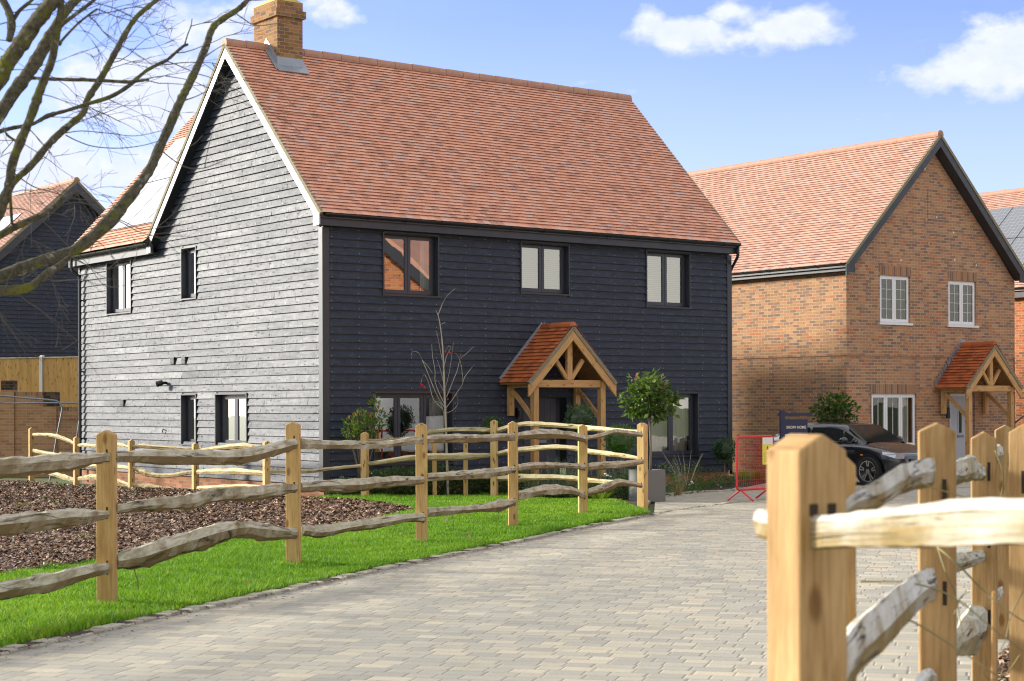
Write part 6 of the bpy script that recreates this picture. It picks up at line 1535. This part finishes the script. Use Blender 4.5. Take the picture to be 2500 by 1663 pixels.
    # the long ones that can be told apart
    for pts, w_ in (([(233,535),(262,525),(300,540),(345,560),(385,556),(440,548)],3),([(395,368),(415,385),(440,402),(465,411),(500,410),(540,395),(590,373)],3.4),([(500,410),(503,390),(510,355),(520,318)],2.2),([(500,140),(520,125),(545,110)],3),
                    ([(578,35),(600,50),(622,62),(660,60),(700,50),(735,38)],2.8),([(560,48),(590,58),(620,64)],2),([(430,390),(450,365),(476,350),(495,330)],2),([(452,245),(480,235),(510,220)],3),([(160,325),(200,320),(260,325),(330,332),(400,318)],2.5),([(160,330),(190,345),(230,358),(290,362),(350,355),(400,340)],3),
                    ([(218,620),(240,590),(300,655),(330,672)],2),([(30,420),(80,455),(130,470),(180,485),(240,490)],3),([(0,510),(60,512),(110,545),(165,600),(210,640),(260,700),(330,690)],2.4),([(110,610),(150,620),(200,640),(250,675),(290,685)],2)):
        q = smooth_path([at(x, y, 12.0*TS)-base for x, y in pts], 5); tw.tube(q, [w_*12*TS*k/2*(1.15-.6*i/len(q)) for i in range(len(q))], 5)
    o = tw.build('twigs', M['twig'], root); o['kind'] = 'stuff'
M['twig'] = plain('twig_bark', (.085,.075,.06), .85, var=.3, scale=60)
tree()
# ------------------------------------------------------------------ show home sign, barrier, car
def sign():
    Y = 34.8; p = V((at(1910,1150,Y).x, Y, gz(Y))); root = empty('hanging_sign', tuple(p), rad(6), 'navy hanging sign reading SHOW HOME on a post in front of the brick house', 'sign'); k = Y/FPX
    zt = at(1910,1002,Y).z-p.z
    m_ = MB(); m_.box(-.045,.045,-.045,.045,-.05,zt); m_.build('post', M['navy'], root, bevel=.004, fix=True)
    m_ = MB(); za = at(1910,1012,Y).z-p.z; m_.box(-.085,.62,-.03,.03,za-.03,za+.03); m_.build('arm', M['navy'], root, bevel=.003, fix=True)
    x0, x1 = (1915-1910)*k+.01, (1973-1910)*k; z1 = at(1910,1024,Y).z-p.z; z0 = at(1910,1060,Y).z-p.z
    m_ = MB(); m_.box(x0,x1,-.012,.012,z0,z1); pn = m_.build('sign_board', M['navy'], root)
    m_ = MB(); m_.box(x0,x1,-.013,.011,z0-.46,z0-.002); m_.build('sign_board', M['signwhite'], root)
    for xx in (x0+.04, x1-.05):
        m_ = MB(); m_.tube([(xx,0,za-.03),(xx,0,z1)], .006, 6); m_.build('hanger', M['steel'], root)
    cu = bpy.data.curves.new('lettering', 'FONT'); cu.body = 'SHOW HOME'; cu.size = .088; cu.extrude = .002; cu.align_x = 'CENTER'; cu.offset = .0012; cu.space_character = 1.06
    o = bpy.data.objects.new('lettering_tmp', cu); COL.objects.link(o); bpy.context.view_layer.update(); dg = bpy.context.evaluated_depsgraph_get()
    me = bpy.data.meshes.new_from_object(o.evaluated_get(dg)); bpy.data.objects.remove(o); me.materials.clear(); me.materials.append(M['letter'])
    t_ = bpy.data.objects.new('lettering', me); COL.objects.link(t_); t_.parent = pn; t_.rotation_euler = (rad(90),0,0)
    t_.location = ((x0+x1)/2, -.0145, z0+(z1-z0)*.37)
    xs = [v.co.x for v in me.vertices]; sc = (x1-x0)*.86/(max(xs)-min(xs)); t_.scale = (sc, sc*1.25, 1)
M['letter'] = plain('cream_lettering', (.85,.80,.66), .5)
sign()
def barrier():
    A = at(1799,1190,30.0); B = at(1888,1190,30.75); p = V((A.x, A.y, gz(30))); d = V((B.x-A.x, B.y-A.y, 0)); W = d.length; th = math.atan2(d.y, d.x)
    root = empty('barrier', tuple(p), th, 'red steel mesh pedestrian barrier with a yellow notice on the paving', 'barrier')
    zt = at(1799,1067,30).z-p.z; zb = at(1799,1197,30).z-p.z; R = .07
    def arc(cx, cz, a0, a1): return [(cx+R*math.cos(a0+(a1-a0)*i/5), 0, cz+R*math.sin(a0+(a1-a0)*i/5)) for i in range(6)]
    pts = arc(R, zb+R, 1.5*math.pi, math.pi)+arc(R, zt-R, math.pi, .5*math.pi)+arc(W-R, zt-R, .5*math.pi, 0)+arc(W-R, zb+R, 0, -.5*math.pi); pts.append(pts[0])
    m_ = MB(); m_.tube(pts, .019, 9); m_.build('frame', M['red'], root, smooth=True)
    g = MB()
    n = 17
    for i in range(1, n): x = W*i/n; g.tube([(x,0,zb+.01),(x,0,zt-.01)], .0035, 4, cap=False)
    for z in [zb+(zt-zb)*q for q in (.05,.18,.34,.44,.52,.60,.70,.78,.86,.95)]: g.tube([(.01,.004,z),(W-.01,.004,z)], .003 if z != zb else .004, 4, cap=False)
    g.build('mesh_infill', M['red'], root)
    for x in (.10, W-.14):
        for s_ in (-1, 1):
            f = MB(); f.tube([(x,0,zb), (x-.02*s_, s_*.24, .025)], .017, 8); f.tube([(x-.02*s_, s_*.24, .028),(x-.022*s_, s_*.262, .012)], .019, 8); f.build('foot', M['red'], root)
    m_ = MB(); x0, x1 = W-.36, W-.06; m_.box(x0,x1,-.034,-.028,zt-.50,zt-.02); s_ = m_.build('notice', M['yellow'], root)
    m_ = MB(); m_.box(x0+.004,x1-.004,-.038,-.0345,zt-.145,zt-.024); m_.build('notice_header', M['signwhite'], s_)
    m_ = MB(); m_.extrude([(x0+.11,-.0375,zt-.24),(x0+.19,-.0375,zt-.24),(x0+.15,-.0375,zt-.17)], (0,.003,0)); m_.build('warning_triangle', M['black'], s_, fix=True)
    for i in range(5):
        m_ = MB(); m_.box(x0+.04,x1-.05-.03*(i%2),-.0365,-.0345,zt-.30-i*.035,zt-.29-i*.035); m_.build('print_line', M['dim'], s_)
M['dim'] = plain('faded_print', (.35,.33,.10), .6)
barrier()
m, t, b = newmat('black_car_paint'); b.inputs['Base Color'].default_value = (.006,.007,.010,1); b.inputs['Roughness'].default_value = .28; b.inputs['Coat Weight'].default_value = 1; b.inputs['Coat Roughness'].default_value = .03; M['carpaint'] = m
m, t, b = newmat('white_car_paint'); b.inputs['Base Color'].default_value = (.75,.76,.76,1); b.inputs['Roughness'].default_value = .35; b.inputs['Coat Weight'].default_value = .6; b.inputs['Coat Roughness'].default_value = .05; M['vanpaint'] = m
M['tyre'] = plain('tyre_rubber', (.012,.012,.013), .75)
M['alloy'] = plain('alloy_rim', (.62,.62,.62), .25, metal=.85)
M['lamp'] = plain('headlamp_lens', (.55,.57,.60), .12, metal=.4)
M['orange'] = plain('orange_indicator', (.9,.30,.04), .3)
def wheel(root, x, y, r, sy):
    w_ = bpy.data.objects.new('wheel', None); COL.objects.link(w_); w_.parent = root; w_.location = (x, y, r); w_.empty_display_size = .1
    m_ = MB(); n = 28; prof = [(.60,-.10),(.62,-.10),(.94,-.10),(1.0,-.06),(1.0,.05),(.95,.095),(.72,.10),(.70,.085)]
    for i in range(n):
        a, c = 2*math.pi*i/n, 2*math.pi*(i+1)/n
        for (r0, d0), (r1, d1) in zip(prof, prof[1:]):
            P = lambda an, q, d: (math.cos(an)*q*r, d*sy*1.0, math.sin(an)*q*r); m_.face([P(a,r0,d0), P(c,r0,d0), P(c,r1,d1), P(a,r1,d1)])
    m_.build('tyre', M['tyre'], w_, smooth=True)
    m_ = MB()
    for i in range(n):
        a, c = 2*math.pi*i/n, 2*math.pi*(i+1)/n; P = lambda an, q, d: (math.cos(an)*q*r, d*sy, math.sin(an)*q*r)
        m_.face([P(a,.66,.088), P(c,.66,.088), P(c,.72,.092), P(a,.72,.092)]); m_.face([P(a,.64,.02), P(c,.64,.02), P(c,.66,.088), P(a,.66,.088)])
    for k_ in range(5):
        for o_ in (-.16, .16):
            a = 2*math.pi*k_/5+.3; P = lambda an, q, d: V((math.cos(an)*q*r, d*sy, math.sin(an)*q*r)); m_.beam(P(a+o_*.35,.10,.062), P(a+o_,.66,.080), .030, .016, side=V((-math.sin(a),0,math.cos(a))))
    m_.tube([(0,.03*sy,0),(0,.078*sy,0)], .055, 12); m_.build('rim', M['alloy'], w_)
    m_ = MB(); m_.tube([(0,-.02*sy,0),(0,.015*sy,0)], r*.63, 20); m_.build('brake_disc', M['black'], w_)
def car():
    h = V((.62,-.785,0)); wc = at(2127,1157,37.3); p = V((wc.x, 37.3, 0)); L_ = V((-h.y, h.x, 0))    # left side of the car
    # the wheel we see is the right front one: local (+1.27, -0.74)
    o = p-h*1.24+L_*.76; th = math.atan2(h.y, h.x)
    root = empty('parked_car', (o.x, o.y, gz(o.y)), th, 'black hatchback parked in front of the brick house', 'car')
    S = [ # x, half width, z of bonnet/deck centre, z of shoulder, z of sill bottom
        (-2.00,.60,.70,.66,.36),(-1.96,.74,.90,.80,.26),(-1.80,.83,1.00,.90,.20),(-1.30,.865,1.00,.90,.19),(-.60,.872,.98,.885,.18),(.20,.872,.97,.87,.18),(.80,.868,.965,.86,.18),
        (.98,.866,.955,.85,.18),(1.30,.855,.90,.82,.19),(1.60,.82,.83,.77,.20),(1.82,.74,.76,.70,.22),(1.95,.60,.70,.64,.24),(2.00,.46,.64,.58,.28)]
    rows = []
    for x, w_, zt, zs, zb in S:
        half = [(0,zt),(w_*.45,zt-.006),(w_*.78,zt-.03),(w_*.94,zs+.01),(w_,zs-.06),(w_*.995,(zs+zb)/2),(w_*.98,zb+.10),(w_*.93,zb),(0,zb)]
        rows.append([(x,y,z) for y, z in half]+[(x,-y,z) for y, z in half[-2:0:-1]])
    m_ = MB(); n = len(rows[0])
    for a, b_ in zip(rows, rows[1:]):
        for j in range(n): m_.face([a[j], a[(j+1)%n], b_[(j+1)%n], b_[j]])
    m_.face(rows[0]); m_.face(rows[-1][::-1])
    bo = m_.build('body', M['carpaint'], root, smooth=True, fix=True); sd = bo.modifiers.new('s','SUBSURF'); sd.levels = 2; sd.render_levels = 2
    # glasshouse
    Gs = [(-1.86,.62,.98,.02),(-1.70,.70,.95,.16),(-1.35,.735,.93,.37),(-.80,.755,.92,.455),(-.10,.76,.915,.47),(.30,.755,.91,.43),(.62,.735,.90,.24),(1.02,.70,.90,.03)]
    rows = []
    for x, w_, zb, hh in Gs:
        rows.append([(x,w_,zb),(x,w_-.05-.10*min(1,hh/.4),zb+hh*.80),(x,w_*.62-.02,zb+hh*.985),(x,0,zb+hh),(x,-(w_*.62-.02),zb+hh*.985),(x,-(w_-.05-.10*min(1,hh/.4)),zb+hh*.80),(x,-w_,zb)])
    m_ = MB()
    for a, b_ in zip(rows, rows[1:]):
        for j in range(6): m_.face([a[j], a[j+1], b_[j+1], b_[j]])
    rf = m_.build('roof', M['carpaint'], root, smooth=True, fix=True)
    # windows slightly proud of the pillars
    def side(xa, xb, nm):
        for s_ in (-1, 1):
            g = MB(); N_ = 6; pr = None
            for i in range(N_+1):
                x = xa+(xb-xa)*i/N_
                j = max(q for q in range(len(Gs)-1) if Gs[q][0] <= x); u = (x-Gs[j][0])/(Gs[j+1][0]-Gs[j][0]); w_ = Gs[j][1]+(Gs[j+1][1]-Gs[j][1])*u; zb = Gs[j][2]+(Gs[j+1][2]-Gs[j][2])*u; hh = Gs[j][3]+(Gs[j+1][3]-Gs[j][3])*u
                lo = V((x, s_*(w_+.006-.01), zb+.05)); hi = V((x, s_*(w_-.05-.10*min(1,hh/.4)+.012+.010), zb+hh*.74))
                if hi.z < lo.z+.01: hi = lo+V((0,0,.01))
                if pr: g.face([pr[0], lo, hi, pr[1]])
                pr = (lo, hi)
            g.build(nm, M['glassdark'], root)
    side(-1.50,-.62,'side_window'); side(-.54,.36,'side_window'); side(.40,.80,'side_window')
    g = MB(); g.face([(1.02,.62,.945),(1.02,-.62,.945),(.40,-.50,1.315),(.40,.50,1.315)]); g.face([(1.02,.62,.945),(.40,.50,1.315),(.44,.56,1.25),(.98,.66,.93)]); g.face([(1.02,-.62,.945),(.98,-.66,.93),(.44,-.56,1.25),(.40,-.50,1.315)]); g.build('windscreen', M['glassdark'], root)
    g = MB(); g.face([(-1.82,.56,1.03),(-1.82,-.56,1.03),(-1.50,-.50,1.24),(-1.50,.50,1.24)]); g.build('rear_window', M['glassdark'], root)
    for s_ in (-1, 1):
        for x in (1.24, -1.30):
            m_ = MB(); n_ = 20
            for i in range(n_):
                a, c = math.pi*1.15*i/n_-.24, math.pi*1.15*(i+1)/n_-.24
                P = lambda an, q, y: (x+math.cos(an)*q, y*s_, .325+math.sin(an)*q)
                m_.face([(x,.878*s_,.325), P(a,.385,.876), P(c,.385,.876)])
            m_.build('wheel_arch', M['black'], root); wheel(root, x, s_*.80, .325, s_)
        m_ = MB(); m_.sphere((0,0,0), .10, 12, 8, (.9,1.0,.68)); o_ = m_.build('door_mirror', M['carpaint'], root, smooth=True); o_.location = (.62, s_*.93, .99)
        m_ = MB(); q = [(1.60,.835,.76),(1.88,.70,.715),(1.955,.52,.69),(1.955,.54,.60),(1.87,.735,.615),(1.62,.845,.69)]
        m_.extrude([(a, b_*s_, c) for a, b_, c in q], (.014,.014*s_,0)); m_.build('headlight', M['lamp'], root, fix=True)
        m_ = MB(); m_.box(.18,.34,s_*.872-.012,s_*.872+.014,.80,.825); m_.build('door_handle', M['carpaint'], root)
        m_ = MB(); m_.box(-.90,-.74,s_*.872-.012,s_*.872+.014,.81,.835); m_.build('door_handle', M['carpaint'], root)
        m_ = MB(); m_.beam((.87,.876*s_,.30),(.87,.876*s_,.84),.006,.006); m_.build('door_seam', M['black'], root)
        m_ = MB(); m_.beam((-1.35,.74*s_,.985),(.70,.765*s_,.945),.012,.012); m_.build('window_trim', M['alloy'], root)
        m_ = MB(); m_.extrude([(-1.97,.50*s_,.72),(-1.93,.72*s_,.74),(-1.90,.76*s_,.84),(-1.95,.52*s_,.84)], (-.02,0,0)); m_.build('tail_light', M['red'], root, fix=True)
    m_ = MB(); m_.extrude([(2.0,.40,.60),(2.0,-.40,.60),(2.015,-.32,.34),(2.015,.32,.34)], (.02,0,0)); m_.build('grille', M['black'], root, fix=True)
    m_ = MB(); m_.box(2.035,2.045,-.26,.26,.40,.51); m_.build('number_plate', M['signwhite'], root)
    m_ = MB(); m_.box(1.04,1.10,-.883,-.872,.665,.69); m_.build('side_repeater', M['orange'], root)
car()
# ------------------------------------------------------------------ what the front windows mirror: a brick house and a white van outside the right of the frame
def mirror_house():
    H = House('brick_house', (13.0, 19.5), 0.0, gz(25)-.05, 'orange brick house outside the right of the view, mirrored in the upper windows')
    H.part(wallgrid(GA, 0, 10, H.gb-.2, 4.8, [(2.0,3.3,3.2,4.5),(6.8,8.0,3.2,4.5)], top=[(0,4.8),(10,4.8),(5,9.3)]), 'wall', M['brick_red'])
    m_ = MB(); m_.face([(0,0,H.gb),(9,0,H.gb),(9,0,4.8),(0,0,4.8)]); m_.face([(0,10,H.gb),(9,10,H.gb),(9,10,4.8),(0,10,4.8)]); m_.face([(9,0,H.gb),(9,10,H.gb),(9,10,4.8),(9,5,9.3),(9,0,4.8)]); H.part(m_, 'wall', M['brick_red'])
    for a in ((2.0,3.3,3.2,4.5),(6.8,8.0,3.2,4.5)): window(H, GA, *a, 2, M['white'], dep=.085, style='dark', bars=1, liner=False)
    m_ = MB(); m_.extrude([(-.3,-.4,4.4),(-.3,5,9.35),(-.3,5,9.47),(-.3,-.4,4.55)], (9.5,0,0)); m_.extrude([(-.3,10.4,4.4),(-.3,5,9.35),(-.3,5,9.47),(-.3,10.4,4.55)], (9.5,0,0)); H.part(m_, 'roof', M['tile'], fix=True)
    for s_ in (-1, 1): H.part(rakeboard(GA, 5, 9.30, 5+s_*5.4, 4.42, -.34, -.30, .34), 'bargeboard', M['paint'], fix=True)
mirror_house()
def van():
    root = empty('parked_van', (11.0, 29.6, gz(29.6)), rad(90), 'white panel van outside the right of the view, mirrored in the lower windows', 'van')
    prof = [(-2.6,.45),(-2.6,2.30),(-2.45,2.42),(.95,2.42),(1.25,2.30),(1.95,1.42),(2.62,1.15),(2.72,.95),(2.74,.45)]; m_ = MB()
    m_.extrude([(x,-.95,z) for x, z in prof], (0,1.9,0)); m_.build('body', M['vanpaint'], root, fix=True, bevel=.06)
    for s_ in (-1, 1):
        g = MB(); q = [(.35,1.40),(1.72,1.40),(1.22,2.10),(.35,2.12)]; g.extrude([(x, s_*.955, z) for x, z in q], (0,s_*.006,0)); g.build('side_window', M['glassdark'], root, fix=True)
        g = MB(); g.box(-2.5,2.6,s_*.955-.012,s_*.955+.012,.98,1.03); g.build('side_trim', M['red'], root)
        m_ = MB(); m_.sphere((0,0,0), .15, 10, 6, (.5,.8,1.3)); o = m_.build('door_mirror', M['black'], root, smooth=True); o.location = (1.6,s_*1.1,1.5)
        for x in (-1.6, 1.75): wheel(root, x, s_*.88, .34, s_)
        m_ = MB(); m_.box(2.60,2.73,s_*.55-.25,s_*.55+.25,.92,1.12); m_.build('headlight', M['lamp'], root)
    g = MB(); g.face([(1.99,.82,1.44),(1.99,-.82,1.44),(1.29,-.78,2.30),(1.29,.78,2.30)]); g.build('windscreen', M['glassdark'], root)
van()

# weeds in the bark bed and crumbs of soil and bark along the edge of the paving
random.seed(44)
for i, (px, py, lb) in enumerate(((150,1190,'weed tuft at the far left of the bark bed'),(115,1222,'small weed in the bark bed left of the first post, upper'),(150,1236,'small weed in the bark bed touching the first post, upper'),(55,1243,'low weed patch in the bark bed near the left edge'),(215,1322,'thin weed in the bark just left of the first post'),(120,1395,'weed at the lower edge of the bark bed'),(330,1205,'weed tuft behind the second garden fence post'),(250,1185,'weed tuft at the house wall behind the first post'))):
    p = G(px, py); mb = MB(); leaves(mb, (0,0,.03), .16,.10,.03, 60, .045, gaps=.1, upb=.6); o = mb.build('weed', M['lf_mid']); o.location = p; tag(o, lb, 'weed', 'weeds in the bark bed')
xs = []
for a, b_ in zip(kerb, kerb[1:]):
    n_ = V((-(b_-a).normalized().y, (b_-a).normalized().x, 0))
    for j in range(14): xs.append(a.lerp(b_, random.random())+n_*random.choice((random.uniform(-.32,-.03), random.gauss(.02,.05))))
mb = MB()
for p in xs:
    L_ = random.uniform(.006,.024); an = random.uniform(0,6.28); c_, s_ = math.cos(an)*L_, math.sin(an)*L_; z = gz(p.y)+random.uniform(.006,.03); mb.face([(p.x-c_,p.y-s_,z),(p.x+s_*.4,p.y-c_*.4,z+.004),(p.x+c_,p.y+s_,z+.003),(p.x-s_*.4,p.y+c_*.4,z)])
tag(mb.build('debris', M['chip']), 'crumbs of soil and bark scattered along the edge of the paving', 'debris', kind='stuff')
